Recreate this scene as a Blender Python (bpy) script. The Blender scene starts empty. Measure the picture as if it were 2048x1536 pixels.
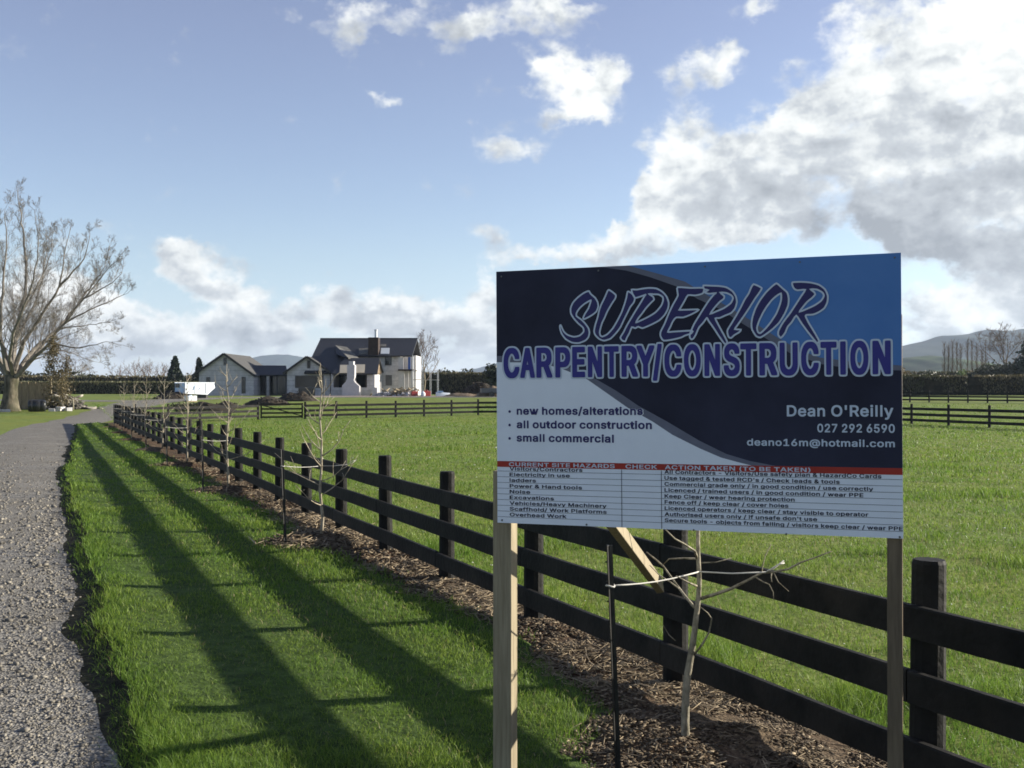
import bpy, math, random
import numpy as np
from mathutils import Vector, Matrix
from mathutils.geometry import tessellate_polygon

S = bpy.context.scene
COL = S.collection
R = math.radians
random.seed(7)
rng = np.random.default_rng(11)

# ------------------------------------------------------------------ camera
CAM_Z = 1.93
F_PX = 2150.0            # focal length in pixels of a 2048 px wide frame
HORIZON = 780.0
cam_d = bpy.data.cameras.new("camera")
cam_d.sensor_width = 36.0
cam_d.lens = 36.0 * F_PX / 2048.0
cam_d.clip_start = 0.05
cam_d.clip_end = 20000
cam = bpy.data.objects.new("camera", cam_d)
COL.objects.link(cam)
cam.location = (0, 0, CAM_Z)
cam.rotation_euler = (R(90) + math.atan((HORIZON - 768) / F_PX), 0, 0)
S.camera = cam

# ------------------------------------------------------------------ exposure, sun, sky
S.view_settings.view_transform = 'Standard'
S.view_settings.look = 'None'
S.view_settings.gamma = 1.0
EXPO = 1.2
S.view_settings.exposure = EXPO
SUN_EL, SUN_AZ = R(18.3), R(75.5)      # azimuth clockwise from +Y (view direction) to +X
sun_vec = Vector((math.sin(SUN_AZ) * math.cos(SUN_EL), math.cos(SUN_AZ) * math.cos(SUN_EL), math.sin(SUN_EL)))
sd = bpy.data.lights.new("sun", 'SUN')
sd.energy = 5.0
sd.angle = R(0.55)
sd.color = (1.0, 0.93, 0.80)
sun = bpy.data.objects.new("sun", sd)
COL.objects.link(sun)
sun.rotation_euler = sun_vec.to_track_quat('Z', 'Y').to_euler()
sun.location = (30, 10, 30)


def px_dir(px, py):
    """azimuth / elevation of a point of the sky"""
    x, y, z = (px - 1024) / F_PX, 1.0, (HORIZON - py) / F_PX
    return math.atan2(x, y), math.atan2(z, math.hypot(x, y))


# cloud bank list: px, py, rx, ry, strength, greyness
CLOUDS = [
    (830, 22, 180, 48, .74, .05), (690, 30, 60, 40, .6, .1), (960, 40, 50, 40, .55, .1), (1140, 18, 105, 30, .80, .05), (1510, 12, 50, 28, .8, 0), 
    (1130, 178, 72, 56, 1.2, -.05), (1070, 130, 40, 20, .6, .05), (1222, 150, 30, 40, .7, .05), (1170, 222, 55, 20, .7, .05),
    (1400, 140, 84, 34, .85, .1), (1440, 92, 26, 36, .6, .05), (1600, 130, 25, 20, .5, 0), (770, 208, 48, 16, .74, .1),
    (1030, 290, 62, 32, .76, .1), (985, 470, 26, 17, .6, .1), (1060, 518, 52, 20, .85, .05), (1385, 230, 30, 30, .6, .2),
    (1325, 320, 52, 72, 1.0, -.1), (1300, 390, 40, 40, .7, .05), (1410, 400, 80, 66, .85, .2), (1520, 330, 110, 62, .95, .75), (1480, 400, 90, 60, .8, .55), (1600, 430, 80, 50, .85, .85),
    (1600, 265, 70, 40, .85, .1), (1700, 280, 80, 70, .95, .0), (1740, 340, 60, 46, .8, .1), (1690, 110, 50, 70, .8, -.1), (1720, 215, 80, 50, .85, .5), (1790, 200, 100, 70, .95, .75),
    (1790, 40, 70, 50, .6, -.2), (1990, 60, 100, 130, 1.3, -.7), (1900, 80, 60, 60, .8, -.4), (1960, 260, 110, 80, 1.05, .75), (1990, 370, 110, 70, 1.0, .55), (1880, 340, 70, 60, .8, .5),
    (1760, 430, 60, 40, .7, .8), (1850, 430, 90, 50, .85, .75), (1960, 480, 130, 50, 1.0, .8), (1240, 485, 100, 44, 1.0, .05), (1130, 498, 60, 28, .8, .0), (1320, 440, 60, 46, .75, .15), (1225, 438, 22, 16, .7, .0), (1500, 468, 55, 24, .9, .0), (1410, 480, 50, 34, .65, .3),
    (1900, 640, 120, 45, 1.0, .05), (1990, 590, 80, 40, .8, .2), (1870, 590, 60, 30, .7, 0), (2170, 250, 110, 300, 1.1, .5),
    (325, 505, 34, 26, .95, -.1), (395, 525, 60, 36, .7, .5), (350, 555, 50, 22, .7, .25), (440, 580, 58, 30, .85, .3), (545, 585, 34, 16, .55, .4), (505, 600, 20, 20, .55, .1),
    (60, 625, 150, 60, 1.1, -.1), (195, 630, 50, 60, 1.0, -.1), (40, 690, 200, 40, .7, .5), (310, 648, 62, 38, 1.0, .0), (300, 685, 70, 22, .7, .5), (470, 632, 70, 30, .95, -.05), (540, 650, 70, 30, .8, .3),
    (450, 668, 110, 22, .7, .6), (660, 600, 50, 30, .75, .15), (600, 625, 36, 16, .6, .5), (700, 640, 70, 26, .8, .7), (775, 622, 50, 30, .95, -.05), (745, 665, 90, 24, .75, .6), (855, 632, 52, 24, .75, .1),
    (865, 660, 70, 22, .75, .7), (975, 592, 42, 52, 1.1, -.1), (930, 640, 60, 36, .85, .2), (1000, 680, 70, 34, .8, .3),
    (420, 705, 420, 24, .42, .6), (850, 712, 300, 24, .45, .5), (1900, 715, 300, 30, .5, .3),
    (-300, 620, 300, 130, 1.1, .2), (-500, 200, 260, 120, .8, .1), (2500, 480, 260, 190, 1.2, .5), (2700, 150, 300, 160, .9, .2),
]


def build_world():
    w = bpy.data.worlds.new("World")
    S.world = w
    w.use_nodes = True
    nt = w.node_tree
    nt.nodes.clear()
    N = nt.nodes.new
    L = nt.links.new

    def math_(op, a, b=None, c=None, clamp=False):
        n = N('ShaderNodeMath')
        n.operation = op
        n.use_clamp = clamp
        for i, v in enumerate((a, b, c)):
            if v is None:
                continue
            if isinstance(v, (int, float)):
                n.inputs[i].default_value = v
            else:
                L(v, n.inputs[i])
        return n.outputs[0]

    def vmath(op, a, b=None, c=None):
        n = N('ShaderNodeVectorMath')
        n.operation = op
        for i, v in enumerate((a, b, c)):
            if v is None:
                continue
            if isinstance(v, (tuple, list)):
                n.inputs[i].default_value = v
            else:
                L(v, n.inputs[i])
        return n.outputs['Value'] if op == 'DOT_PRODUCT' else n.outputs['Vector']

    def noise(vec, scale, detail, rough=.55, col=False):
        n = N('ShaderNodeTexNoise')
        n.noise_dimensions = '2D'
        L(vec, n.inputs['Vector'])
        n.inputs['Scale'].default_value = scale
        n.inputs['Detail'].default_value = detail
        n.inputs['Roughness'].default_value = rough
        return n.outputs['Color'] if col else n.outputs['Fac']

    def mrange(v, a, b, c=0., d=1., smooth=True):
        n = N('ShaderNodeMapRange')
        n.interpolation_type = 'SMOOTHSTEP' if smooth else 'LINEAR'
        L(v, n.inputs['Value'])
        for k, q in zip(('From Min', 'From Max', 'To Min', 'To Max'), (a, b, c, d)):
            n.inputs[k].default_value = q
        return n.outputs['Result']

    def mixc(f, a, b):
        n = N('ShaderNodeMix')
        n.data_type = 'RGBA'
        n.clamp_factor = True
        if isinstance(f, (int, float)):
            n.inputs[0].default_value = f
        else:
            L(f, n.inputs[0])
        for i, v in ((6, a), (7, b)):
            if isinstance(v, tuple):
                n.inputs[i].default_value = v
            else:
                L(v, n.inputs[i])
        return n.outputs[2]

    tc = N('ShaderNodeTexCoord').outputs['Generated']
    sep = N('ShaderNodeSeparateXYZ')
    L(tc, sep.inputs[0])
    x, y, z = sep.outputs
    az = math_('ARCTAN2', x, y)
    el = math_('ARCSINE', z)
    cmb = N('ShaderNodeCombineXYZ')
    L(az, cmb.inputs[0])
    L(el, cmb.inputs[1])
    p = cmb.outputs[0]
    pa = vmath('MULTIPLY', p, (1.0, 1.35, 1.0))
    # warp
    w1 = vmath('SUBTRACT', noise(pa, 9.0, 2, .5, True), (.5, .5, .5))
    w2 = vmath('SUBTRACT', noise(pa, 34.0, 4, .62, True), (.5, .5, .5))
    pw = vmath('MULTIPLY_ADD', w1, (.045, .035, 0), p)
    pw = vmath('MULTIPLY_ADD', w2, (.034, .028, 0), pw)
    # one running vector per blob: x = cloud amount, y = greyness, z = height inside the cloud (kept packed: the shader stack is small)
    acc = None
    for (cx, cy, rx, ry, s, g) in CLOUDS:
        a, e = px_dir(cx, cy)
        rx_, ry_ = rx / F_PX * 1.06, ry / F_PX * 1.06
        v = vmath('MULTIPLY_ADD', pw, (1 / rx_, 1 / ry_, 0), (-a / rx_, -e / ry_, 0))
        ex = math_('POWER', 0.36788, vmath('DOT_PRODUCT', v, v))
        cb = N('ShaderNodeCombineXYZ')
        cb.inputs[0].default_value = s
        cb.inputs[1].default_value = g * s
        L(vmath('DOT_PRODUCT', v, (.25 * s, s, 0)), cb.inputs[2])
        sc = N('ShaderNodeVectorMath')
        sc.operation = 'SCALE'
        L(cb.outputs[0], sc.inputs[0])
        L(ex, sc.inputs['Scale'])
        acc = sc.outputs[0] if acc is None else vmath('ADD', acc, sc.outputs[0])
    sp3 = N('ShaderNodeSeparateXYZ')
    L(acc, sp3.inputs[0])
    D, G, T = sp3.outputs
    pb = vmath('MULTIPLY', pw, (1.0, 1.35, 1.0))

    def puffs(vec, scale):
        n = N('ShaderNodeTexVoronoi')
        n.voronoi_dimensions = '2D'
        n.feature = 'SMOOTH_F1'
        L(vec, n.inputs['Vector'])
        n.inputs['Scale'].default_value = scale
        n.inputs['Smoothness'].default_value = .35
        return math_('SUBTRACT', .45, n.outputs['Distance'])
    off = (.007, .010, 0)
    po = vmath('ADD', pb, off)
    v1 = math_('MULTIPLY_ADD', puffs(pb, 30.0), .75, math_('MULTIPLY', puffs(pb, 75.0), .30))
    v2 = math_('MULTIPLY_ADD', puffs(po, 30.0), .75, math_('MULTIPLY', puffs(po, 75.0), .30))
    f0 = noise(pa, 14.0, 6, .56)
    f1 = noise(vmath('ADD', pa, (.014, .020, 0)), 14.0, 4, .56)
    fl = noise(pa, 7.0, 3, .5)
    f2 = noise(pa, 60.0, 4, .55)
    Dc = math_('MINIMUM', D, 1.25)
    dens = math_('ADD', math_('MULTIPLY_ADD', f0, 1.35, math_('MULTIPLY', Dc, .74)), math_('MULTIPLY', f2, .34))
    dens = math_('MULTIPLY_ADD', v1, .38, dens)
    alpha = mrange(dens, 1.07, 1.60)
    relief = math_('SUBTRACT', f0, f1)
    relief2 = math_('SUBTRACT', v1, v2)
    gn = math_('DIVIDE', G, math_('ADD', D, .25))
    tn = math_('DIVIDE', T, math_('ADD', D, .25))
    g = math_('MULTIPLY_ADD', gn, .46, math_('MULTIPLY', tn, -.46))
    g = math_('MULTIPLY', g, mrange(dens, 1.15, 1.6, .2, 1.0))
    g = math_('MULTIPLY_ADD', relief, 1.05, g)
    g = math_('MULTIPLY_ADD', relief2, .36, g)
    g = math_('MULTIPLY_ADD', math_('SUBTRACT', fl, .5), .5, g)
    g = math_('MULTIPLY_ADD', math_('SUBTRACT', .5, f2), .5, g)
    k = CLOUD_GAIN
    ramp = N('ShaderNodeValToRGB')
    cr = ramp.color_ramp
    cr.interpolation = 'LINEAR'
    stops = [(0.0, (1.04, 1.05, 1.03)), (.22, (.88, .91, .91)), (.5, (.60, .64, .68)), (1.0, (.36, .39, .43))]
    while len(cr.elements) < len(stops):
        cr.elements.new(.5)
    for e_, (pos, c) in zip(cr.elements, stops):
        e_.position = pos
        e_.color = (c[0] * k, c[1] * k, c[2] * k, 1)
    # distant air: near the horizon everything fades to a pale grey white
    g = math_("ADD", g, .25, clamp=True)
    L(math_('MULTIPLY_ADD', mrange(el, .0, .035, .7, 0.0), math_('SUBTRACT', .22, g), g), ramp.inputs[0])
    alpha = math_('MAXIMUM', alpha, mrange(el, .005, .06, .45, 0.0))
    alpha = math_('MULTIPLY', alpha, mrange(z, -.03, .0))
    # clear sky
    sky = N('ShaderNodeTexSky')
    sky.sky_type = 'NISHITA'
    sky.sun_disc = False
    sky.sun_elevation = SUN_EL
    sky.sun_rotation = SUN_AZ
    sky.altitude = 50
    sky.air_density = 1.0
    sky.dust_density = .15
    sky.ozone_density = 2.5
    bg1 = N('ShaderNodeBackground')
    tint = N('ShaderNodeMix')
    tint.data_type = 'RGBA'
    tint.blend_type = 'MULTIPLY'
    tint.inputs[0].default_value = 1.0
    L(sky.outputs[0], tint.inputs[6])
    L(mixc(mrange(el, .0, .33, 0., 1., False), mixc(mrange(el, .0, .13), (.80, .86, 1.22, 1), (1.05, 1.02, 1.04, 1)), (1.32, .98, .95, 1)), tint.inputs[7])
    L(tint.outputs[2], bg1.inputs[0])
    bg1.inputs[1].default_value = SKY_STRENGTH
    bg2 = N('ShaderNodeBackground')
    L(ramp.outputs[0], bg2.inputs[0])
    bg2.inputs[1].default_value = 1.0
    ms = N('ShaderNodeMixShader')
    L(alpha, ms.inputs[0])
    L(bg1.outputs[0], ms.inputs[1])
    L(bg2.outputs[0], ms.inputs[2])
    out = N('ShaderNodeOutputWorld')
    L(ms.outputs[0], out.inputs[0])


CLOUD_GAIN = 0.45
SKY_STRENGTH = 0.076
build_world()
S.world.cycles.sampling_method = 'MANUAL'
S.world.cycles.sample_map_resolution = 256
S.cycles.use_denoising = True
S.cycles.max_bounces = 6
S.cycles.diffuse_bounces = 3
S.cycles.glossy_bounces = 2
S.cycles.transmission_bounces = 4
S.cycles.volume_bounces = 0
S.cycles.filter_width = 1.7
S.cycles.sample_clamp_indirect = 4.0


# ------------------------------------------------------------------ helpers
def hgt(y):
    """terrain height: the paddock is level, the house stands on a gentle rise"""
    t = np.clip((np.asarray(y, dtype=float) - 62.0) / 66.0, 0, 1)
    return 1.25 * t * t * (3 - 2 * t)


def g_(y):
    return float(hgt(y))


def at(px, Y):
    """ground point at distance Y on the bearing of column px"""
    return ((px - 1024) / F_PX * Y, Y, g_(Y))


def P(px, py, Y):
    """point at distance Y on the bearing px, py"""
    return Vector(((px - 1024) / F_PX * Y, Y, CAM_Z + (HORIZON - py) / F_PX * Y))


def tag(o, label=None, cat=None, group=None, kind=None):
    if label:
        o['label'] = label
    if cat:
        o['category'] = cat
    if group:
        o['group'] = group
    if kind:
        o['kind'] = kind
    return o


def thing(name, label, cat, loc=(0, 0, 0), rz=0.0, group=None):
    o = bpy.data.objects.new(name, None)
    COL.objects.link(o)
    o.empty_display_size = .2
    o.location = loc
    o.rotation_euler = (0, 0, rz)
    return tag(o, label, cat, group)


def link_mesh(name, me, mat, parent=None):
    o = bpy.data.objects.new(name, me)
    COL.objects.link(o)
    if mat is not None:
        for m in (mat if isinstance(mat, (list, tuple)) else [mat]):
            me.materials.append(m)
    if parent is not None:
        o.parent = parent
    return o


class MB:
    """collects shapes, then becomes one mesh object"""

    def __init__(s):
        s.v, s.f, s.m = [], [], []

    def add(s, vs, fs, mi=0):
        o = len(s.v)
        s.v.extend([tuple(v) for v in vs])
        for f in fs:
            s.f.append(tuple(i + o for i in f))
            s.m.append(mi)
        return s

    def box(s, c, size, rot=None, mi=0, jit=0.0):
        hx, hy, hz = size[0] / 2, size[1] / 2, size[2] / 2
        vs = [Vector((x * hx, y * hy, z * hz)) for x in (-1, 1) for y in (-1, 1) for z in (-1, 1)]
        if jit:
            vs = [v * random.uniform(1 - jit, 1 + jit) for v in vs]
        if rot is not None:
            vs = [rot @ v for v in vs]
        c = Vector(c)
        return s.add([v + c for v in vs], [(0, 1, 3, 2), (4, 6, 7, 5), (0, 4, 5, 1), (2, 3, 7, 6), (0, 2, 6, 4), (1, 5, 7, 3)], mi)

    def beam(s, a, b, w, h, mi=0, up=(0, 0, 1)):
        """rectangular bar from a to b, w sideways, h along up"""
        a, b = Vector(a), Vector(b)
        d = (b - a).normalized()
        side = d.cross(Vector(up))
        if side.length < 1e-4:
            side = d.cross(Vector((1, 0, 0)))
        side.normalize()
        u = side.cross(d).normalized()
        vs = []
        for p in (a, b):
            for x, y in ((-1, -1), (1, -1), (1, 1), (-1, 1)):
                vs.append(p + side * (x * w / 2) + u * (y * h / 2))
        return s.add(vs, [(0, 1, 2, 3), (7, 6, 5, 4), (0, 4, 5, 1), (1, 5, 6, 2), (2, 6, 7, 3), (3, 7, 4, 0)], mi)

    def slab(s, pts, t, mi=0, direction=None):
        """polygon given thickness t along its normal"""
        pts = [Vector(p) for p in pts]
        n = Vector((0, 0, 0))
        for i in range(len(pts)):
            n += pts[i].cross(pts[(i + 1) % len(pts)])
        n.normalize()
        if direction is not None:
            n = Vector(direction)
        k = len(pts)
        vs = pts + [p - n * t for p in pts]
        fs = [tuple(range(k)), tuple(range(2 * k - 1, k - 1, -1))]
        for i in range(k):
            j = (i + 1) % k
            fs.append((j, i, i + k, j + k))
        return s.add(vs, fs, mi)

    def tube(s, pts, rad, sides=6, cap=True, mi=0):
        pts = [Vector(p) for p in pts]
        n = len(pts)
        if not hasattr(rad, '__len__'):
            rad = [rad] * n
        t0 = (pts[1] - pts[0]).normalized()
        ref = Vector((0, 0, 1)) if abs(t0.z) < .9 else Vector((1, 0, 0))
        a = t0.cross(ref).normalized()
        vs, fs = [], []
        for i in range(n):
            t = (pts[min(i + 1, n - 1)] - pts[max(i - 1, 0)])
            if t.length < 1e-9:
                t = t0
            t.normalize()
            a = (a - t * a.dot(t))
            if a.length < 1e-6:
                a = t.cross(Vector((1, 0, 0)))
            a.normalize()
            b = t.cross(a)
            for k in range(sides):
                th = 2 * math.pi * k / sides
                vs.append(pts[i] + (a * math.cos(th) + b * math.sin(th)) * rad[i])
        for i in range(n - 1):
            for k in range(sides):
                k2 = (k + 1) % sides
                fs.append((i * sides + k, i * sides + k2, (i + 1) * sides + k2, (i + 1) * sides + k))
        if cap:
            fs.append(tuple(range(sides - 1, -1, -1)))
            fs.append(tuple((n - 1) * sides + k for k in range(sides)))
        return s.add(vs, fs, mi)

    def lathe(s, prof, c=(0, 0, 0), sides=16, mi=0, jit=0.0):
        vs, fs = [], []
        for (r, z) in prof:
            for k in range(sides):
                th = 2 * math.pi * k / sides
                q = 1 + random.uniform(-jit, jit)
                vs.append((c[0] + r * q * math.cos(th), c[1] + r * q * math.sin(th), c[2] + z))
        n = len(prof)
        for i in range(n - 1):
            for k in range(sides):
                k2 = (k + 1) % sides
                fs.append((i * sides + k, i * sides + k2, (i + 1) * sides + k2, (i + 1) * sides + k))
        fs.append(tuple(range(sides - 1, -1, -1)))
        fs.append(tuple((n - 1) * sides + k for k in range(sides)))
        return s.add(vs, fs, mi)

    def build(s, name, mat, parent=None, smooth=False, bevel=0.0):
        me = bpy.data.meshes.new(name)
        me.from_pydata(s.v, [], s.f)
        if max(s.m, default=0) > 0:
            me.polygons.foreach_set('material_index', s.m)
        if smooth:
            me.polygons.foreach_set('use_smooth', [True] * len(me.polygons))
        me.update()
        o = link_mesh(name, me, mat, parent)
        if bevel:
            b = o.modifiers.new('bevel', 'BEVEL')
            b.width = bevel
            b.segments = 2
            b.limit_method = 'ANGLE'
        return o


def np_mesh(name, verts, loops, sizes, mat, parent=None, var=None, smooth=False):
    """fast mesh from numpy arrays; var = one value per face"""
    me = bpy.data.meshes.new(name)
    me.vertices.add(len(verts))
    me.vertices.foreach_set('co', np.ascontiguousarray(verts, dtype=np.float32).ravel())
    me.loops.add(len(loops))
    me.loops.foreach_set('vertex_index', np.ascontiguousarray(loops, dtype=np.int32))
    me.polygons.add(len(sizes))
    starts = np.concatenate(([0], np.cumsum(sizes)[:-1])).astype(np.int32)
    me.polygons.foreach_set('loop_start', starts)
    if var is not None:
        at_ = me.attributes.new('var', 'FLOAT', 'FACE')
        at_.data.foreach_set('value', np.ascontiguousarray(var, dtype=np.float32))
    if smooth:
        me.polygons.foreach_set('use_smooth', np.ones(len(sizes), dtype=bool))
    me.update(calc_edges=True)
    return link_mesh(name, me, mat, parent)


def vnoise(x, y, seed=0):
    """cheap smooth value noise, 0..1"""
    x = np.asarray(x, dtype=float)
    y = np.asarray(y, dtype=float)
    xi, yi = np.floor(x), np.floor(y)
    fx, fy = x - xi, y - yi
    fx, fy = fx * fx * (3 - 2 * fx), fy * fy * (3 - 2 * fy)

    def h(a, b):
        q = np.sin(a * 127.1 + b * 311.7 + seed * 74.7) * 43758.5453
        return q - np.floor(q)
    return (h(xi, yi) * (1 - fx) + h(xi + 1, yi) * fx) * (1 - fy) + (h(xi, yi + 1) * (1 - fx) + h(xi + 1, yi + 1) * fx) * fy


# ------------------------------------------------------------------ materials
def new_mat(name):
    m = bpy.data.materials.new(name)
    m.use_nodes = True
    nt = m.node_tree
    b = nt.nodes['Principled BSDF']
    return m, nt, b


def noise_mat(name, c1, c2, scale=5.0, rough=.8, detail=6, bump=0.0, bump_scale=None, stretch=(1, 1, 1), spec=.3,
              c3=None, scale3=.7, contrast=(.35, .65), metal=0.0):
    m, nt, b = new_mat(name)
    N, L = nt.nodes.new, nt.links.new
    tc = N('ShaderNodeTexCoord')
    mp = N('ShaderNodeMapping')
    mp.inputs['Scale'].default_value = stretch
    L(tc.outputs['Object'], mp.inputs[0])
    n = N('ShaderNodeTexNoise')
    n.inputs['Scale'].default_value = scale
    n.inputs['Detail'].default_value = detail
    n.inputs['Roughness'].default_value = .6
    L(mp.outputs[0], n.inputs['Vector'])
    r = N('ShaderNodeValToRGB')
    r.color_ramp.elements[0].position, r.color_ramp.elements[1].position = contrast
    r.color_ramp.elements[0].color = (*c1, 1)
    r.color_ramp.elements[1].color = (*c2, 1)
    L(n.outputs['Fac'], r.inputs[0])
    colr = r.outputs[0]
    if c3 is not None:
        n3 = N('ShaderNodeTexNoise')
        n3.inputs['Scale'].default_value = scale3
        n3.inputs['Detail'].default_value = 4
        L(tc.outputs['Object'], n3.inputs['Vector'])
        mr = N('ShaderNodeMapRange')
        mr.inputs['From Min'].default_value = .42
        mr.inputs['From Max'].default_value = .68
        L(n3.outputs['Fac'], mr.inputs[0])
        mx = N('ShaderNodeMix')
        mx.data_type = 'RGBA'
        L(mr.outputs[0], mx.inputs[0])
        L(colr, mx.inputs[6])
        mx.inputs[7].default_value = (*c3, 1)
        colr = mx.outputs[2]
    L(colr, b.inputs['Base Color'])
    b.inputs['Roughness'].default_value = rough
    b.inputs['Specular IOR Level'].default_value = spec
    b.inputs['Metallic'].default_value = metal
    if bump:
        nb = N('ShaderNodeTexNoise')
        nb.inputs['Scale'].default_value = bump_scale or scale * 3
        nb.inputs['Detail'].default_value = 5
        L(mp.outputs[0], nb.inputs['Vector'])
        bp = N('ShaderNodeBump')
        bp.inputs['Strength'].default_value = bump
        bp.inputs['Distance'].default_value = .02
        L(nb.outputs['Fac'], bp.inputs['Height'])
        L(bp.outputs[0], b.inputs['Normal'])
    return m


def leaf_mat(name, c1, c2, trans=.35, rough=.5, spec=.25, patch=None, patch_scale=.5):
    """foliage: face attribute 'var' picks between two greens; some light passes through"""
    m, nt, b = new_mat(name)
    N, L = nt.nodes.new, nt.links.new
    a = N('ShaderNodeAttribute')
    a.attribute_name = 'var'
    mx = N('ShaderNodeMix')
    mx.data_type = 'RGBA'
    L(a.outputs['Fac'], mx.inputs[0])
    mx.inputs[6].default_value = (*c1, 1)
    mx.inputs[7].default_value = (*c2, 1)
    col = mx.outputs[2]
    if patch:
        tc = N('ShaderNodeTexCoord')
        n = N('ShaderNodeTexNoise')
        n.inputs['Scale'].default_value = patch_scale
        n.inputs['Detail'].default_value = 4
        L(tc.outputs['Object'], n.inputs['Vector'])
        mr = N('ShaderNodeMapRange')
        mr.inputs['From Min'].default_value = .45
        mr.inputs['From Max'].default_value = .7
        mr.inputs['To Max'].default_value = .8
        L(n.outputs['Fac'], mr.inputs[0])
        m2 = N('ShaderNodeMix')
        m2.data_type = 'RGBA'
        L(mr.outputs[0], m2.inputs[0])
        L(col, m2.inputs[6])
        m2.inputs[7].default_value = (*patch, 1)
        col = m2.outputs[2]
    L(col, b.inputs['Base Color'])
    b.inputs['Roughness'].default_value = rough
    b.inputs['Specular IOR Level'].default_value = spec
    t = N('ShaderNodeBsdfTranslucent')
    L(col, t.inputs[0])
    ms = N('ShaderNodeMixShader')
    ms.inputs[0].default_value = trans
    L(b.outputs[0], ms.inputs[1])
    L(t.outputs[0], ms.inputs[2])
    L(ms.outputs[0], nt.nodes['Material Output'].inputs[0])
    return m


def flat_mat(name, c, rough=.5, spec=.5, metal=0.0, vary=.06, scale=8):
    c1 = tuple(max(0, q * (1 - vary)) for q in c)
    c2 = tuple(min(1, q * (1 + vary)) for q in c)
    return noise_mat(name, c1, c2, scale=scale, rough=rough, spec=spec, metal=metal, detail=4)


def grass_ground_mat():
    m, nt, b = new_mat('pasture_ground')
    N, L = nt.nodes.new, nt.links.new
    tc = N('ShaderNodeTexCoord')

    def nz(scale, detail, st=(1, 1, 1)):
        mp = N('ShaderNodeMapping')
        mp.inputs['Scale'].default_value = st
        L(tc.outputs['Object'], mp.inputs[0])
        n = N('ShaderNodeTexNoise')
        n.inputs['Scale'].default_value = scale
        n.inputs['Detail'].default_value = detail
        n.inputs['Roughness'].default_value = .65
        L(mp.outputs[0], n.inputs['Vector'])
        return n.outputs['Fac']
    r = N('ShaderNodeValToRGB')
    e = r.color_ramp.elements
    e[0].position, e[1].position = .32, .70
    e[0].color = (.095, .135, .030, 1)
    e[1].color = (.19, .24, .062, 1)
    L(nz(1.3, 8), r.inputs[0])
    r2 = N('ShaderNodeValToRGB')
    r2.color_ramp.elements[0].position, r2.color_ramp.elements[1].position = .40, .62
    r2.color_ramp.elements[0].color = (0, 0, 0, 1)
    r2.color_ramp.elements[1].color = (1, 1, 1, 1)
    L(nz(.10, 5), r2.inputs[0])
    mx = N('ShaderNodeMix')
    mx.data_type = 'RGBA'
    mx.blend_type = 'MULTIPLY'
    L(r2.outputs[0], mx.inputs[0])
    L(r.outputs[0], mx.inputs[6])
    mx.inputs[7].default_value = (1.15, 1.0, .85, 1)
    L(mx.outputs[2], b.inputs['Base Color'])
    b.inputs['Roughness'].default_value = .8
    b.inputs['Specular IOR Level'].default_value = .1
    bp = N('ShaderNodeBump')
    bp.inputs['Strength'].default_value = .9
    bp.inputs['Distance'].default_value = .05
    L(nz(7, 6), bp.inputs['Height'])
    L(bp.outputs[0], b.inputs['Normal'])
    return m


def gravel_mat():
    m, nt, b = new_mat('driveway_gravel')
    N, L = nt.nodes.new, nt.links.new
    tc = N('ShaderNodeTexCoord')
    v = N('ShaderNodeTexVoronoi')
    v.inputs['Scale'].default_value = 55
    L(tc.outputs['Object'], v.inputs['Vector'])
    r = N('ShaderNodeValToRGB')
    e = r.color_ramp.elements
    e[0].position, e[1].position = .1, .9
    e[0].color = (.085, .079, .069, 1)
    e[1].color = (.285, .268, .235, 1)
    q = N('ShaderNodeSeparateColor')
    L(v.outputs['Color'], q.inputs[0])
    L(q.outputs[0], r.inputs[0])
    n = N('ShaderNodeTexNoise')
    n.inputs['Scale'].default_value = .8
    n.inputs['Detail'].default_value = 6
    L(tc.outputs['Object'], n.inputs['Vector'])
    mr = N('ShaderNodeMapRange')
    mr.inputs['From Min'].default_value = .35
    mr.inputs['From Max'].default_value = .7
    L(n.outputs['Fac'], mr.inputs[0])
    mx = N('ShaderNodeMix')
    mx.data_type = 'RGBA'
    mx.blend_type = 'MULTIPLY'
    L(mr.outputs[0], mx.inputs[0])
    L(r.outputs[0], mx.inputs[6])
    mx.inputs[7].default_value = (.80, .78, .74, 1)
    L(mx.outputs[2], b.inputs['Base Color'])
    b.inputs['Roughness'].default_value = .85
    b.inputs['Specular IOR Level'].default_value = .2
    bp = N('ShaderNodeBump')
    bp.inputs['Strength'].default_value = .8
    bp.inputs['Distance'].default_value = .012
    L(v.outputs['Distance'], bp.inputs['Height'])
    L(bp.outputs[0], b.inputs['Normal'])
    return m


M = {}
M['pasture'] = grass_ground_mat()
M['gravel'] = gravel_mat()
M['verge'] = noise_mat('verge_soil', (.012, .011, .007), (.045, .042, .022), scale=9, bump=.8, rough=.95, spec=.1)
M['verge_turf'] = noise_mat('verge_turf', (.03, .05, .012), (.075, .115, .028), scale=9, bump=.8, rough=.95, spec=.1)
M['mulch'] = noise_mat('mulch_bed', (.03, .022, .015), (.19, .14, .09), scale=26, bump=1.0, bump_scale=60, rough=.95, spec=.1,
                       c3=(.07, .036, .02), scale3=1.1)
M['grass'] = leaf_mat('grass_blades', (.075, .142, .018), (.235, .315, .05), trans=.45, rough=.5, spec=.22, patch=(.10, .20, .026), patch_scale=.55)
M['stone'] = leaf_mat('loose_stones', (.07, .064, .054), (.33, .30, .245), trans=0.0, rough=.8, spec=.2)
M['chips'] = leaf_mat('bark_chips', (.04, .027, .017), (.40, .32, .215), trans=.05, rough=.85, spec=.15)
M['black_wood'] = noise_mat('black_stained_timber', (.0045, .0045, .0042), (.011, .0105, .0095), scale=6, stretch=(1, 1, 1), rough=.7, spec=.16,
                            bump=.35, bump_scale=22, c3=(.021, .0185, .0155), scale3=2.6)
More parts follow.
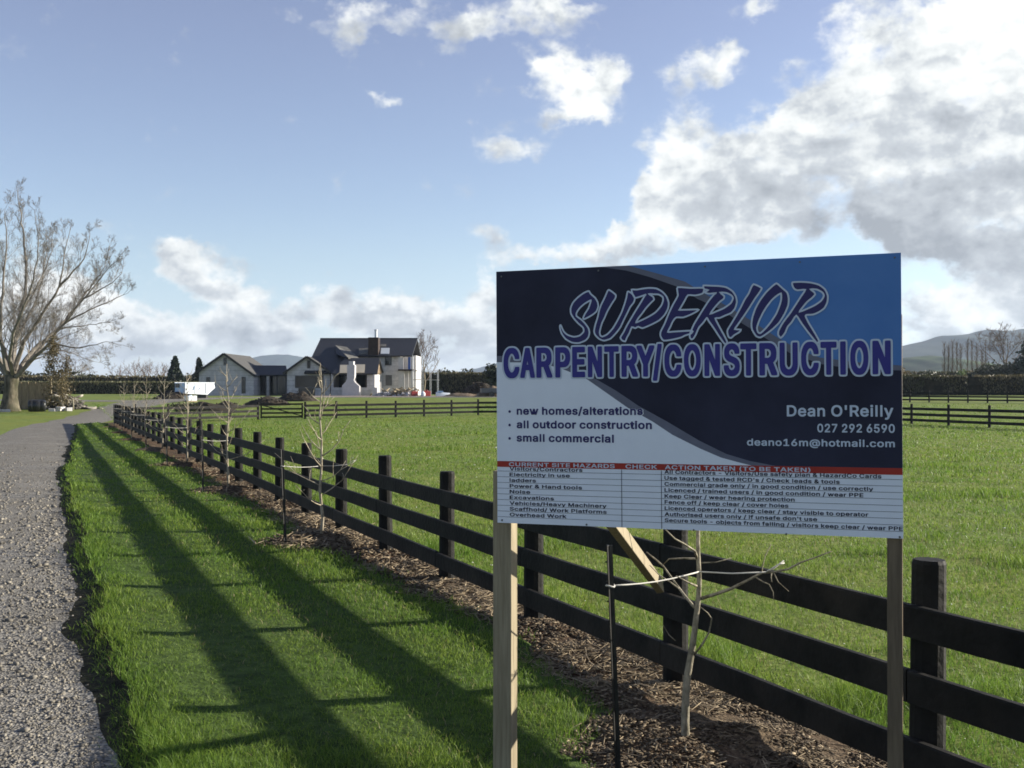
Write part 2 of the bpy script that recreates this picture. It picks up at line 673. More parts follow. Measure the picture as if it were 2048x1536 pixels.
M['pine'] = noise_mat('pale_pine', (.19, .155, .098), (.31, .262, .175), scale=7, stretch=(9, 9, .5), rough=.75, spec=.2, bump=.15, contrast=(.3, .7))
M['bark_light'] = noise_mat('light_sapling_bark', (.20, .165, .11), (.42, .37, .28), scale=30, rough=.8, stretch=(1, 1, .5), bump=.4)
M['pine_dark'] = noise_mat('weathered_pine', (.10, .075, .05), (.19, .145, .095), scale=7, stretch=(9, 9, .5), rough=.8, spec=.2, bump=.15, contrast=(.3, .7))
M['bark_pale'] = noise_mat('pale_sapling_bark', (.12, .105, .07), (.30, .265, .195), scale=30, rough=.8, stretch=(1, 1, .5), bump=.4)
M['bark_grey'] = noise_mat('grey_tree_bark', (.10, .085, .06), (.26, .22, .155), scale=3, rough=.9, stretch=(1, 1, .3), bump=.6, bump_scale=6)
M['twig'] = flat_mat('twig_bark', (.17, .125, .10), rough=.9, spec=.1, vary=.3)
M['black_steel'] = noise_mat('black_painted_steel', (.006, .006, .006), (.02, .018, .016), scale=20, rough=.45, spec=.4)
M['cord'] = flat_mat('pale_cord', (.48, .46, .41), rough=.8)
M['white'] = flat_mat('white_panel', (.70, .73, .80), rough=.45, spec=.25, vary=.02)
M['navy'] = noise_mat('navy_print', (.0155, .016, .031), (.030, .032, .060), scale=1.6, rough=.5, spec=.14)
M['blue'] = noise_mat('blue_print', (.060, .165, .42), (.085, .20, .46), scale=2.2, rough=.5, spec=.2)
M['swoosh'] = flat_mat('grey_print', (.13, .135, .18), spec=.2, rough=.5, vary=.1)
M['red'] = flat_mat('red_print', (.33, .032, .022), spec=.2, rough=.5, vary=.08)
M['ink'] = flat_mat('navy_ink', (.032, .029, .115), spec=.2, rough=.5, vary=.05)
M['ink2'] = flat_mat('blue_ink', (.040, .037, .21), spec=.2, rough=.5, vary=.05)
M['ink_dark'] = flat_mat('dark_ink', (.014, .015, .035), spec=.2, rough=.5, vary=.05)
M['line'] = flat_mat('pale_print', (.50, .56, .66), spec=.2, rough=.5, vary=.03)
M['screw'] = flat_mat('screw_head', (.12, .12, .12), rough=.4, metal=.6)
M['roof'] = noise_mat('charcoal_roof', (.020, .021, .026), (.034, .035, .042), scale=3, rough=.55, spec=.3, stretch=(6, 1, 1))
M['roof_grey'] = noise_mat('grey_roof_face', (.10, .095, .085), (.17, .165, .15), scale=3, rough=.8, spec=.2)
M['block'] = noise_mat('pale_block_wall', (.41, .395, .395), (.56, .54, .535), scale=2.2, rough=.9, spec=.15)


def add_courses(m, pitch, dark):
    """thin horizontal joints between courses of blocks"""
    nt = m.node_tree
    N, L = nt.nodes.new, nt.links.new
    b = nt.nodes['Principled BSDF']
    src = b.inputs['Base Color'].links[0].from_socket
    tc = N('ShaderNodeTexCoord')
    sp = N('ShaderNodeSeparateXYZ')
    L(tc.outputs['Object'], sp.inputs[0])
    q = src
    ops = [('MULTIPLY', 1 / pitch), ('FRACT', None), ('GREATER_THAN', .88)]
    v = sp.outputs[2]
    for op, c in ops:
        n = N('ShaderNodeMath')
        n.operation = op
        L(v, n.inputs[0])
        if c is not None:
            n.inputs[1].default_value = c
        v = n.outputs[0]
    mx = N('ShaderNodeMix')
    mx.data_type = 'RGBA'
    mx.blend_type = 'MULTIPLY'
    L(v, mx.inputs[0])
    L(q, mx.inputs[6])
    mx.inputs[7].default_value = (dark, dark, dark, 1)
    L(mx.outputs[2], b.inputs['Base Color'])


add_courses(M['block'], .62, .76)
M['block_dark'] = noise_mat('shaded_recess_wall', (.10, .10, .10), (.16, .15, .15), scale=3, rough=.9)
M['glass'] = flat_mat('dark_glass', (.012, .015, .018), rough=.12, spec=.6)
M['skylight'] = flat_mat('skylight_tan_reflection', (.42, .37, .28), rough=.5)  # tan skylights, their reflection put into the base colour
M['skyglass'] = flat_mat('skylight_sky_reflection', (.50, .54, .56), rough=.25)  # reflected sky painted in as a pale glass colour
M['brown'] = noise_mat('brown_cladding', (.022, .014, .011), (.045, .028, .022), scale=4, rough=.7)
M['steel'] = flat_mat('galvanised_steel', (.55, .56, .58), rough=.4, metal=.5)
M['plaster'] = flat_mat('white_plaster', (.47, .455, .455), rough=.85, vary=.06, scale=3)
M['blue_tarp'] = flat_mat('blue_sheet', (.04, .11, .36), rough=.5)
M['yard'] = noise_mat('yard_gravel', (.20, .155, .12), (.34, .275, .22), scale=3, rough=.95, bump=.5)
M['soil'] = noise_mat('dark_soil', (.014, .011, .008), (.055, .042, .028), scale=2.5, rough=.95, bump=1.0, bump_scale=5)
M['soil_tan'] = noise_mat('tan_spoil', (.11, .08, .05), (.24, .18, .12), scale=2.5, rough=.95, bump=1.0, bump_scale=5)
M['white_paint'] = flat_mat('white_paint', (.58, .62, .66), rough=.35, vary=.05)
M['pale_blue'] = flat_mat('pale_blue_paint_and_shade', (.36, .50, .66), rough=.4)
M['rust'] = flat_mat('red_paint', (.30, .03, .025), rough=.5)
M['plastic'] = flat_mat('black_plastic', (.016, .017, .02), rough=.35, spec=.5)
M['fence_pale'] = noise_mat('raw_palings', (.20, .16, .10), (.36, .29, .19), scale=4, stretch=(5, 5, .5), rough=.9)
M['rubble'] = leaf_mat('broken_rubble', (.04, .036, .03), (.36, .33, .28), trans=0, rough=.9)
M['hedge'] = leaf_mat('winter_hedge', (.055, .048, .022), (.17, .135, .065), trans=.2, patch=(.05, .06, .02), patch_scale=.15)
M['hedge_green'] = leaf_mat('green_hedge', (.05, .055, .022), (.15, .145, .065), trans=.2, patch=(.10, .085, .045), patch_scale=.12)
M['conifer'] = leaf_mat('dark_conifer', (.010, .018, .011), (.03, .042, .022), trans=.1)
M['shrub'] = leaf_mat('dull_shrub', (.022, .026, .014), (.07, .072, .035), trans=.15)
M['brush'] = leaf_mat('brown_brush', (.07, .055, .028), (.17, .135, .07), trans=.25)
M['bush_green'] = leaf_mat('green_bush', (.05, .085, .02), (.12, .16, .045), trans=.25)
M['hill'] = noise_mat('wooded_hill', (.018, .028, .028), (.042, .056, .050), scale=.012, rough=1, spec=.05, detail=9, c3=(.035, .045, .032), scale3=.004)
M['hill_green'] = noise_mat('green_hill', (.06, .10, .03), (.12, .16, .055), scale=.02, rough=1, spec=.05, detail=7, c3=(.03, .042, .022), scale3=.012)

# ------------------------------------------------------------------ fence line: everything near is measured from it
FU = Vector((-.399, .917, 0)).normalized()      # along the fence, away from the camera
FN = Vector((-FU.y, FU.x, 0))                   # towards the driveway
FC = Vector((.178, 8.92, 0))                    # foot of one post
PITCH = 2.1


def FP(s, p, z=0.0):
    if s < 0:
        p = p + .02 * s
    q = FC + FU * s + FN * p
    return Vector((q.x, q.y, g_(q.y) + z))


def sp_of(x, y):
    """along / across coordinates of world points (numpy)"""
    dx, dy = x - FC.x, y - FC.y
    return dx * FU.x + dy * FU.y, dx * FN.x + dy * FN.y


SAPS = [(5.65, .92), (13.47, -2.39), (20.24, -5.34), (27.1, -8.18), (34.0, -11.05), (40.9, -13.95), (47.6, -16.75), (54.4, -19.6)]
SAP_S = np.array([sp_of(x, y)[0] for (y, x) in SAPS])


def mulch_edge(s):
    s = np.asarray(s, dtype=float)
    e = .62 + .22 * (vnoise(s * 1.3, 0 * s, 3) - .5) + .12 * (vnoise(s * 4.1, 0 * s, 5) - .5)
    for q in SAP_S:
        e = e + .72 * np.exp(-((s - q + .05) / .72) ** 2)
    return e


def verge_edge(s):
    s = np.asarray(s, dtype=float)
    e = 3.33 - np.clip((s - 17) / 30, 0, 1) * 1.05 - .10 * np.clip(s - 53.2, 0, 9) ** 2
    return e + .16 * (vnoise(s * .9, 0 * s + 7, 9) - .5) + .10 * (vnoise(s * 3.1, 0 * s + 2, 4) - .5)


S_END = 57.0    # far end of the verge

# ------------------------------------------------------------------ ground sheet
def build_ground():
    ys = np.concatenate((np.arange(-60, 60, 6.), np.arange(60, 140, 4.), np.geomspace(140, 9000, 26)))
    xs = np.concatenate((-np.geomspace(9000, 60, 22), np.arange(-54, 55, 6.), np.geomspace(60, 9000, 22)))
    X, Y = np.meshgrid(xs, ys)
    Z = hgt(Y)
    v = np.stack((X, Y, Z), -1).reshape(-1, 3)
    nx, ny = len(xs), len(ys)
    i = np.arange((ny - 1) * (nx - 1))
    r, c = i // (nx - 1), i % (nx - 1)
    a = r * nx + c
    q = np.stack((a, a + 1, a + nx + 1, a + nx), -1).ravel()
    o = np_mesh('ground', v, q, np.full(len(i), 4), M['pasture'], smooth=True)
    tag(o, 'green pasture ground reaching to the far hedges', 'ground', kind='structure')


build_ground()


def strip(name, left, right, mat, dz, kind_label, n_across=4, crown=0.0):
    """a ribbon between two equally long point lists, laid on the terrain"""
    mb = MB()
    n = len(left)
    for i in range(n):
        for k in range(n_across + 1):
            t = k / n_across
            x = left[i][0] * (1 - t) + right[i][0] * t
            y = left[i][1] * (1 - t) + right[i][1] * t
            mb.v.append((x, y, g_(y) + dz + crown * 4 * t * (1 - t)))
    w = n_across + 1
    for i in range(n - 1):
        for k in range(n_across):
            mb.f.append((i * w + k, i * w + k + 1, (i + 1) * w + k + 1, (i + 1) * w + k))
            mb.m.append(0)
    o = mb.build(name, mat, smooth=True)
    return tag(o, kind_label, name.replace('_', ' '), kind='structure')


def catmull(pts, n=8):
    out = []
    for i in range(len(pts) - 1):
        p0, p1, p2, p3 = [np.array(pts[min(max(j, 0), len(pts) - 1)], float) for j in (i - 1, i, i + 1, i + 2)]
        for k in range(n):
            t = k / n
            out.append(.5 * (2 * p1 + (p2 - p0) * t + (2 * p0 - 5 * p1 + 4 * p2 - p3) * t * t + (3 * p1 - p0 - 3 * p2 + p3) * t ** 3))
    out.append(np.array(pts[-1], float))
    return out


# driveway centre line with half widths
_dr = []
for s in np.arange(-14, 41, 3.0):
    wv = float(verge_edge(s)) - .02
    left_p = 6.35 - np.clip((s - 17) / 30, 0, 1) * .95
    c = FP(s, (wv + left_p) / 2)
    _dr.append((c.x, c.y, (left_p - wv) / 2))
_dr += [(-24.3, 57.5, 1.65), (-27.2, 68.5, 1.7), (-30.1, 80.0, 1.8), (-33.0, 92.5, 2.1), (-34.2, 104.0, 2.6), (-31.0, 112.0, 2.5),
        (-25.0, 116.2, 2.3), (-15.0, 117.6, 2.2), (-4.0, 117.4, 2.2), (6.0, 116.5, 2.0)]
_dr = catmull(_dr, 6)
_l, _r = [], []
for i, q in enumerate(_dr):
    a, b = _dr[max(i - 1, 0)], _dr[min(i + 1, len(_dr) - 1)]
    d = np.array([b[0] - a[0], b[1] - a[1]])
    d /= np.linalg.norm(d)
    nrm = np.array([-d[1], d[0]])
    jit = .12 * math.sin(i * 1.7) + .08 * math.sin(i * 4.3)
    _l.append((q[0] + nrm[0] * (q[2] + jit), q[1] + nrm[1] * (q[2] + jit)))
    _r.append((q[0] - nrm[0] * (q[2] + .08), q[1] - nrm[1] * (q[2] + .08)))
strip('driveway', _l, _r, M['gravel'], .006, 'grey gravel driveway running along the grass verge and round to the house', 6, .035)
_b = catmull([(-33.6, 103.0), (-42.8, 104.5), (-56, 108.0), (-80, 112.0), (-130, 118.0)], 6)
strip('side_track', [(q[0], q[1] + 1.9 + .1 * math.sin(i)) for i, q in enumerate(_b)], [(q[0], q[1] - 1.9) for q in _b], M['gravel'], .012,
      'gravel side track leaving the driveway to the left')
_y = catmull([(-23, 121.6), (-14, 120.6), (-5, 121.0), (4, 122.5), (14, 126.0)], 6)
strip('yard', [(q[0], q[1] + 6.0 + .4 * math.sin(i * 1.3)) for i, q in enumerate(_y)], [(q[0], q[1] - 2.2 + .3 * math.sin(i * 2.1)) for i, q in enumerate(_y)],
      M['yard'], .010, 'bare pinkish gravel yard in front of the unfinished house')


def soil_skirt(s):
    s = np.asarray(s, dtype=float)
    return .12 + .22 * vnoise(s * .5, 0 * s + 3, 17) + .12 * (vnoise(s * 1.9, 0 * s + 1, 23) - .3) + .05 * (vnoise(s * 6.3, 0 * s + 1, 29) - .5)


def build_verge():
    ss = np.arange(-12, S_END + .01, .16)
    mb = MB()
    prof = [(0, -.03), (.05, .035), (.15, .05), (.5, .055), (.82, .07), (.93, .095), (.965, .085), (.995, .035)]
    for s in ss:
        a, b = float(mulch_edge(s)) - .25, float(verge_edge(s))
        for (t, z) in prof:
            mb.v.append(tuple(FP(s, a + (b - a) * t, z)))
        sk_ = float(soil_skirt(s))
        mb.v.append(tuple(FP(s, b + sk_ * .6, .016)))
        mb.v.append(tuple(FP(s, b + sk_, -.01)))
    w = len(prof) + 2
    for i in range(len(ss) - 1):
        for k in range(w - 1):
            mb.f.append((i * w + k, (i + 1) * w + k, (i + 1) * w + k + 1, i * w + k + 1))
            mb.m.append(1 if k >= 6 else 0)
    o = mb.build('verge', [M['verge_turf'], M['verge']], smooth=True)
    tag(o, 'raised grass verge between the driveway and the black fence', 'verge', kind='structure')
    # mulch bed with a mound round each sapling
    mb = MB()
    ss = np.arange(-12, S_END + 1.5, .14)
    K = 14
    for s in ss:
        e = float(mulch_edge(s))
        for k in range(K + 1):
            p = -.38 + (e + .38) * k / K
            z = .028
            for q, (yy, xx) in zip(SAP_S, SAPS):
                if abs(s - q) < 2:
                    z += .085 * math.exp(-(((s - q) / .55) ** 2 + ((p - .6) / .5) ** 2))
            z += .045 * (float(vnoise(s * 4, p * 4, 2)) - .4) + .02 * (float(vnoise(s * 11, p * 11, 6)) - .5)
            if k in (0, K):
                z = -.02
            if k in (1, K - 1):
                z = max(z, .03) * .8
            mb.v.append(tuple(FP(s, p, max(z, .004) if k not in (0, K) else z)))
    w = K + 1
    for i in range(len(ss) - 1):
        for k in range(K):
            mb.f.append((i * w + k, (i + 1) * w + k, (i + 1) * w + k + 1, i * w + k + 1))
            mb.m.append(0)
    o = mb.build('mulch_bed', M['mulch'], smooth=True)
    tag(o, 'brown bark mulch bed along the foot of the black fence', 'mulch bed', kind='structure')


build_verge()


# ------------------------------------------------------------------ scattered stuff: grass, stones, chips
def blades(name, x, y, z, h, w, label, mat, lean=.55, var=None, parent=None):
    n = len(x)
    th = rng.uniform(0, 2 * np.pi, n)
    ca, sa = np.cos(th), np.sin(th)
    la = rng.uniform(0, 2 * np.pi, n)
    ll = h * rng.uniform(.15, lean * 2, n)
    lx, ly = np.cos(la) * ll, np.sin(la) * ll
    v = np.empty((n, 5, 3))
    for k, (q, t, l) in enumerate(((-.5, 0, 0), (.5, 0, 0), (.38, .58, .33), (-.38, .58, .33), (0, 1, 1))):
        v[:, k, 0] = x + ca * w * q + lx * l
        v[:, k, 1] = y + sa * w * q + ly * l
        v[:, k, 2] = z + h * t * np.sqrt(np.clip(1 - (ll / h * l) ** 2 * .35, .2, 1))
    b = (np.arange(n) * 5)[:, None]
    loops = (b + np.array([0, 1, 2, 3, 3, 2, 4])[None, :]).ravel()
    sizes = np.tile([4, 3], n)
    vr = rng.uniform(0, 1, n) ** 1.4 if var is None else var
    o = np_mesh(name, v.reshape(-1, 3), loops, sizes, mat, parent, var=np.repeat(vr, 2))
    return tag(o, label, 'grass', kind='stuff')


def pick_ground(n, y0, y1, spread=.60):
    y = np.exp(rng.uniform(np.log(y0), np.log(y1), n))
    x = rng.uniform(-spread, spread, n) * y
    return x, y


def sow(n, y0, y1):
    x, y = pick_ground(n, y0, y1)
    s, p = sp_of(x, y)
    lod = np.maximum(y / 6.0, 1.0)
    return x, y, s, p, lod


def tuft_h(x, y, base):
    return base * (.55 + .9 * vnoise(x * 2.2, y * 2.2, 1) * vnoise(x * .6, y * .6, 8) * 1.6 + .35 * vnoise(x * 9, y * 9, 5))


# verge
x, y, s, p, lod = sow(680000, 3.2, 62)
keep = (s < S_END) & (p < verge_edge(s) + .03 + .05 * rng.normal(size=len(s))) & (p > mulch_edge(s) - .02 + .10 * rng.normal(size=len(s)))
x, y, s, p, lod = [q[keep] for q in (x, y, s, p, lod)]
edge = np.exp(-((verge_edge(s) - p) / .22) ** 2)
z = hgt(y) + .045 + .035 * np.exp(-((verge_edge(s) - p - .2) / .22) ** 2) - .06 * (verge_edge(s) - p < .05)
h = tuft_h(x, y, .040) * (1 + .8 * edge * (.4 + vnoise(s * 1.7, p * 0, 14))) * rng.uniform(.5, 1.25, len(x)) * np.minimum(lod, 2.0) ** .3
blades('verge_grass', x, y, z, h, .0036 * lod * rng.uniform(.7, 1.3, len(x)), 'thick green grass growing on the verge beside the driveway', M['grass'])

# paddock and the grass beyond
x, y, s, p, lod = sow(560000, 3.0, 125)
drive = (p > verge_edge(s) - .3) & (s < S_END + 8)
inside = (p < -.30 + .05 * rng.normal(size=len(s)))
far = (s > S_END + 9) | ((x < -21 - (y - 60) * .2) & (y > 60) & (y < 96))
keep = inside & (y < 112)
x, y, s, p, lod = [q[keep] for q in (x, y, s, p, lod)]
z = hgt(y) - .005
fl = np.exp(-((p + .45) / .35) ** 2)
h = tuft_h(x, y, .034) * (1 + 1.6 * np.clip((vnoise(x * .9, y * 1.5, 31) - .66) * 5, 0, 1)) * (1 + .9 * fl) * rng.uniform(.5, 1.3, len(x)) * np.minimum(lod, 3.0) ** .3
h = np.where(s > 58, h * .8, h)
on_drive = (y > 97) & (np.abs(x) < 60)
blades('paddock_grass', x[~on_drive], y[~on_drive], z[~on_drive], h[~on_drive], (.0036 * lod * rng.uniform(.7, 1.3, len(x)))[~on_drive],
       'short green pasture grass in the paddock behind the black fence', M['grass'])


x, y, s, p, lod = sow(30000, 3.5, 60)
keep = (p < -.35) | ((p > mulch_edge(s)) & (p < verge_edge(s)) & (s < S_END))
keep &= rng.uniform(size=len(x)) < .12 + vnoise(x * .8, y * .8, 41)
x, y, s, p, lod = [q[keep] for q in (x, y, s, p, lod)]
M['dry'] = leaf_mat('dry_blades', (.20, .16, .07), (.40, .34, .18), trans=.3, rough=.6)
blades('dry_grass', x, y, hgt(y) + np.where(p > 0, .045, 0), .045 * rng.uniform(.5, 1.4, len(x)) * np.minimum(lod, 2) ** .4, .0032 * lod * rng.uniform(.6, 1.2, len(x)),
       'dry straw coloured blades among the green grass', M['dry'], lean=.8)


def pebbles(name, x, y, z, size, mat, flat=.6, var=None, label='', cat='', stretch=None):
    n = len(x)
    base = np.array([(i, j, k) for i in (-1, 1) for j in (-1, 1) for k in (-1, 1)], float) * .5
    v = np.repeat(base[None], n, 0) * (1 + rng.uniform(-.38, .38, (n, 8, 3)))
    sc = np.stack((size * rng.uniform(.7, 1.3, n), size * rng.uniform(.6, 1.1, n), size * flat * rng.uniform(.6, 1.2, n)), -1)
    if stretch is not None:
        sc[:, 0] *= stretch
    v = v * sc[:, None, :]
    tilt = rng.uniform(-.35, .35, n)
    vx = v[:, :, 0] * np.cos(tilt)[:, None] - v[:, :, 2] * np.sin(tilt)[:, None]
    vz = v[:, :, 0] * np.sin(tilt)[:, None] + v[:, :, 2] * np.cos(tilt)[:, None]
    th = rng.uniform(0, 2 * np.pi, n)
    c, s_ = np.cos(th)[:, None], np.sin(th)[:, None]
    w = np.stack((vx * c - v[:, :, 1] * s_ + x[:, None], vx * s_ + v[:, :, 1] * c + y[:, None], vz + z[:, None]), -1)
    q = np.array([0, 1, 3, 2, 4, 6, 7, 5, 0, 4, 5, 1, 2, 3, 7, 6, 0, 2, 6, 4, 1, 5, 7, 3])
    loops = ((np.arange(n) * 8)[:, None] + q[None]).ravel()
    vr = rng.uniform(0, 1, n) if var is None else var
    o = np_mesh(name, w.reshape(-1, 3), loops, np.full(n * 6, 4), mat, var=np.repeat(vr, 6))
    return tag(o, label, cat, kind='stuff')


x, y, s, p, lod = sow(190000, 3.2, 40)
keep = (p > verge_edge(s) + soil_skirt(s) * rng.uniform(.25, 1.1, len(s)) ** .6) & (p < 6.4) & (s < 34)
x, y, s, p, lod = [q[keep] for q in (x, y, s, p, lod)]
loose = vnoise(p * 1.6, s * .25, 12)
track = np.exp(-((p - 4.1) / .26) ** 2) + np.exp(-((p - 5.6) / .26) ** 2)
keep = rng.uniform(size=len(x)) < (.15 + .9 * loose) * np.clip(1.5 - y / 26, 0, 1) * (1 - .7 * track)
x, y, s, p, lod = [q[keep] for q in (x, y, s, p, lod)]
cr = np.clip((p - verge_edge(s)) / 3.0, 0, 1)
pebbles('loose_gravel', x, y, .010 + .14 * cr * (1 - cr), 0.0098 * np.minimum(lod, 2.0) * (.5 + rng.gamma(2.0, .36, len(x))), M['stone'], .65,
        np.clip(rng.normal(.42, .20, len(x)), 0, 1), 'loose grey and tan stones on the driveway', 'gravel')

x, y, s, p, lod = sow(1500, 5, 60)
keep = (p < -.5) & (rng.uniform(size=len(x)) < vnoise(x * .4, y * .4, 51) * 1.3)
x, y, s, p, lod = [q[keep] for q in (x, y, s, p, lod)]
M['petal_glint'] = leaf_mat('petals_and_dew_glints', (.45, .47, .38), (.70, .70, .62), trans=.2, rough=.6)  # the white colour also stands in for dew highlights on the grass
pebbles('daisies', x, y, hgt(y) + .04, .0065 * np.minimum(lod, 6) * rng.uniform(.5, 1.3, len(x)), M['petal_glint'], .45, None, 'tiny white daisies and painted dew glints dotted over the paddock grass', 'flowers')

x, y, s, p, lod = sow(330000, 3.2, 30)
keep = (p > -.36) & (p < mulch_edge(s) + .03 + .05 * rng.normal(size=len(s))) & (s < 24)
x, y, s, p, lod = [q[keep] for q in (x, y, s, p, lod)]
zz = .03 + .045 * (vnoise(s * 4, p * 4, 2) - .4) + .02 * (vnoise(s * 11, p * 11, 6) - .5) + .005
for q in SAP_S:
    zz = zz + .085 * np.exp(-(((s - q) / .55) ** 2 + ((p - .6) / .5) ** 2))
straw = vnoise(s * 1.7, p * 1.7, 21)
is_straw = rng.uniform(size=len(x)) < np.clip(straw * 1.4 - .55, 0.03, .7)
a = ~is_straw
pebbles('bark_mulch', x[a], y[a], zz[a], .011 * np.minimum(lod[a], 2) * rng.uniform(.5, 1.5, a.sum()), M['chips'], .35,
        np.clip(rng.gamma(1.3, .16, a.sum()), 0, 1), 'dark brown bark chips lying under the fence', 'mulch', stretch=rng.uniform(1, 2.2, a.sum()))
a = is_straw
pebbles('dry_straw', x[a], y[a], zz[a] + .006, .0045 * np.minimum(lod[a], 2.5) * rng.uniform(.7, 1.3, a.sum()), M['chips'], .5,
        np.clip(rng.normal(.6, .25, a.sum()), 0, 1), 'pale dry straw and twigs scattered over the mulch', 'straw', stretch=rng.uniform(6, 26, a.sum()))


# ------------------------------------------------------------------ the near fence
def post_mesh(r=.073, h=1.13, sides=14):
    mb = MB()
    prof = [(r * 1.04, -.25), (r * 1.03, .0), (r, h * .5), (r * .97, h - .018), (r * .90, h)]
    mb.lathe(prof, sides=sides, jit=.02)
    return mb


def board(a, b, h, t, up=(0, 0, 1)):
    return MB().beam(a, b, t, h, up=up)


RAIL_Z = (.235, .55, .865)
fence = thing('rail_fence', 'long black post and rail fence running from the sign back along the driveway', 'fence', FP(0, 0))
posts_proto = [post_mesh(.078 + random.uniform(-.003, .004), 1.13) for _ in range(4)]
K0, K1 = -3, 25
END_S = 57.5
post_ss = [k * PITCH * (1.01 if k < 0 else 1) for k in range(K0, 28)]
protos = []
for i, s in enumerate(post_ss):
    c = FP(s, 0) - FP(0, 0)
    if i < 4:
        o = posts_proto[i].build('post', M['black_wood'], fence, smooth=False)
        protos.append(o)
    else:
        o = protos[i % 4].copy()
        COL.objects.link(o)
        o.parent = fence
    o.location = c + Vector((0, 0, random.uniform(-.03, .03)))
    o.rotation_euler = (random.uniform(-.012, .012), random.uniform(-.012, .012), random.uniform(0, 6.28))
for r_i, rz in enumerate(RAIL_Z):
    k = 0 if r_i % 2 == 0 else 1
    i = k
    if k == 1:
        segs = [(0, 1)]
    else:
        segs = []
    while i < len(post_ss) - 1:
        segs.append((i, min(i + 2, len(post_ss) - 1)))
        i += 2
    for (i0, i1) in segs:
        s0, s1 = post_ss[i0] + .004, post_ss[i1] - .004
        j0, j1 = random.uniform(-.008, .008), random.uniform(-.008, .008)
        a = FP(s0, .100 + random.uniform(-.003, .003), rz + j0) - FP(0, 0)
        b = FP(s1, .100 + random.uniform(-.003, .003), rz + j1) - FP(0, 0)
        mb = MB()
        nseg = 5
        pts = [a.lerp(b, t / nseg) for t in range(nseg + 1)]
        for t in range(1, nseg):
            pts[t] += Vector((FN.x, FN.y, 0)) * random.uniform(-.004, .004) + Vector((0, 0, random.uniform(-.004, .004)))
        h_, t_ = .152 + random.uniform(-.004, .004), .038
        vs, fs = [], []
        for q in pts:
            n_ = Vector((FN.x, FN.y, 0))
            for (u, w) in ((-1, -1), (1, -1), (1, .86), (.8, 1), (-.8, 1), (-1, .86)):
                vs.append(q + n_ * (u * t_ / 2) + Vector((0, 0, w * h_ / 2)))
        for t in range(nseg):
            for e in range(6):
                e2 = (e + 1) % 6
                fs.append((t * 6 + e, t * 6 + e2, (t + 1) * 6 + e2, (t + 1) * 6 + e))
        fs += [tuple(range(5, -1, -1)), tuple(nseg * 6 + e for e in range(6))]
        mb.add(vs, fs)
        mb.build('rail', M['black_wood'], fence)


# ------------------------------------------------------------------ fences farther away
def straight_fence(name, pts, label, step=2.1, side=-1, skip=(), h=1.13, post_r=.075):
    """posts along a polyline, three rails between neighbours"""
    root = thing(name, label, 'fence', at_xy(pts[0]))
    o0 = Vector(root.location)
    proto = None
    rproto = None
    for (a, b) in zip(pts[:-1], pts[1:]):
        a, b = Vector((*a, 0)), Vector((*b, 0))
        L_ = (b - a).length
        n = max(1, round(L_ / step))
        d = (b - a) / n
        u = d.normalized()
        nn = Vector((-u.y, u.x, 0)) * side
        prev = None
        for i in range(n + 1):
            q = a + d * i
            q.z = g_(q.y)
            if not (i == 0 and a.xy != Vector(pts[0])):
                if proto is None:
                    o = post_mesh(post_r, h, 9).build('post', M['black_wood'], root)
                    proto = o
                else:
                    o = proto.copy()
                    COL.objects.link(o)
                    o.parent = root
                o.location = q - o0 + Vector((0, 0, random.uniform(-.03, .03)))
            if prev is not None:
                for rz in RAIL_Z:
                    board(prev + nn * .098 + u * .006 + Vector((0, 0, rz + .01)) - o0, q + nn * .098 - u * .006 + Vector((0, 0, rz + .01)) - o0, .15, .04).build('rail', M['black_wood'], root)
            prev = q
    return root


def at_xy(p):
    return (p[0], p[1], g_(p[1]))


_c = FP(post_ss[-1], 0)
gate_a, gate_b = (-16.2, 68.6), (-13.35, 69.4)
straight_fence('rail_fence', [(_c.x + 1.0, _c.y + .2), gate_a], 'short black rail fence from the far fence corner to the paddock gate', side=-1)
straight_fence('rail_fence', [gate_b, (-2.4, 76.2), (16.2, 79.5)], 'black rail fence crossing the back of the paddock before the house', side=-1)
straight_fence('rail_fence', [(16.4, 79.3), (22.6, 60.8), (29.0, 40.5)], 'black rail fence down the right side of the paddock behind the sign', side=-1, step=2.85)
straight_fence('rail_fence', [(34.0, 101.5), (52.0, 97.0), (64.0, 94.0)], 'far black rail fence in front of the trimmed hedge at right', side=-1, step=1.75)

gt = thing('paddock_gate', 'dark timber paddock gate with one diagonal brace between two fence posts', 'gate', at_xy(gate_a))
ga, gb = Vector((0, 0, 0)), Vector((gate_b[0] - gate_a[0], gate_b[1] - gate_a[1], g_(gate_b[1]) - g_(gate_a[1])))
gd = gb.normalized()
z1 = Vector((0, 0, 1))
mb = MB()
a, b = ga + gd * .14, gb - gd * .14
for zz_ in (.16, .42, .68, .98):
    mb.beam(a + z1 * zz_, b + z1 * zz_, .035, .11)
mb.build('gate_rails', M['black_wood'], gt)
mb = MB()
for q in (a + gd * .05, b - gd * .05):
    mb.beam(q + z1 * .08 - Vector((-gd.y, gd.x, 0)) * .04, q + z1 * 1.05 - Vector((-gd.y, gd.x, 0)) * .04, .04, .10, up=gd)
mb.build('gate_stile', M['black_wood'], gt)
mb = MB()
off = Vector((-gd.y, gd.x, 0)) * .04
mb.beam(a + z1 * .95 + off, b + z1 * .2 + off, .025, .06)
mb.build('diagonal_brace', M['black_wood'], gt)
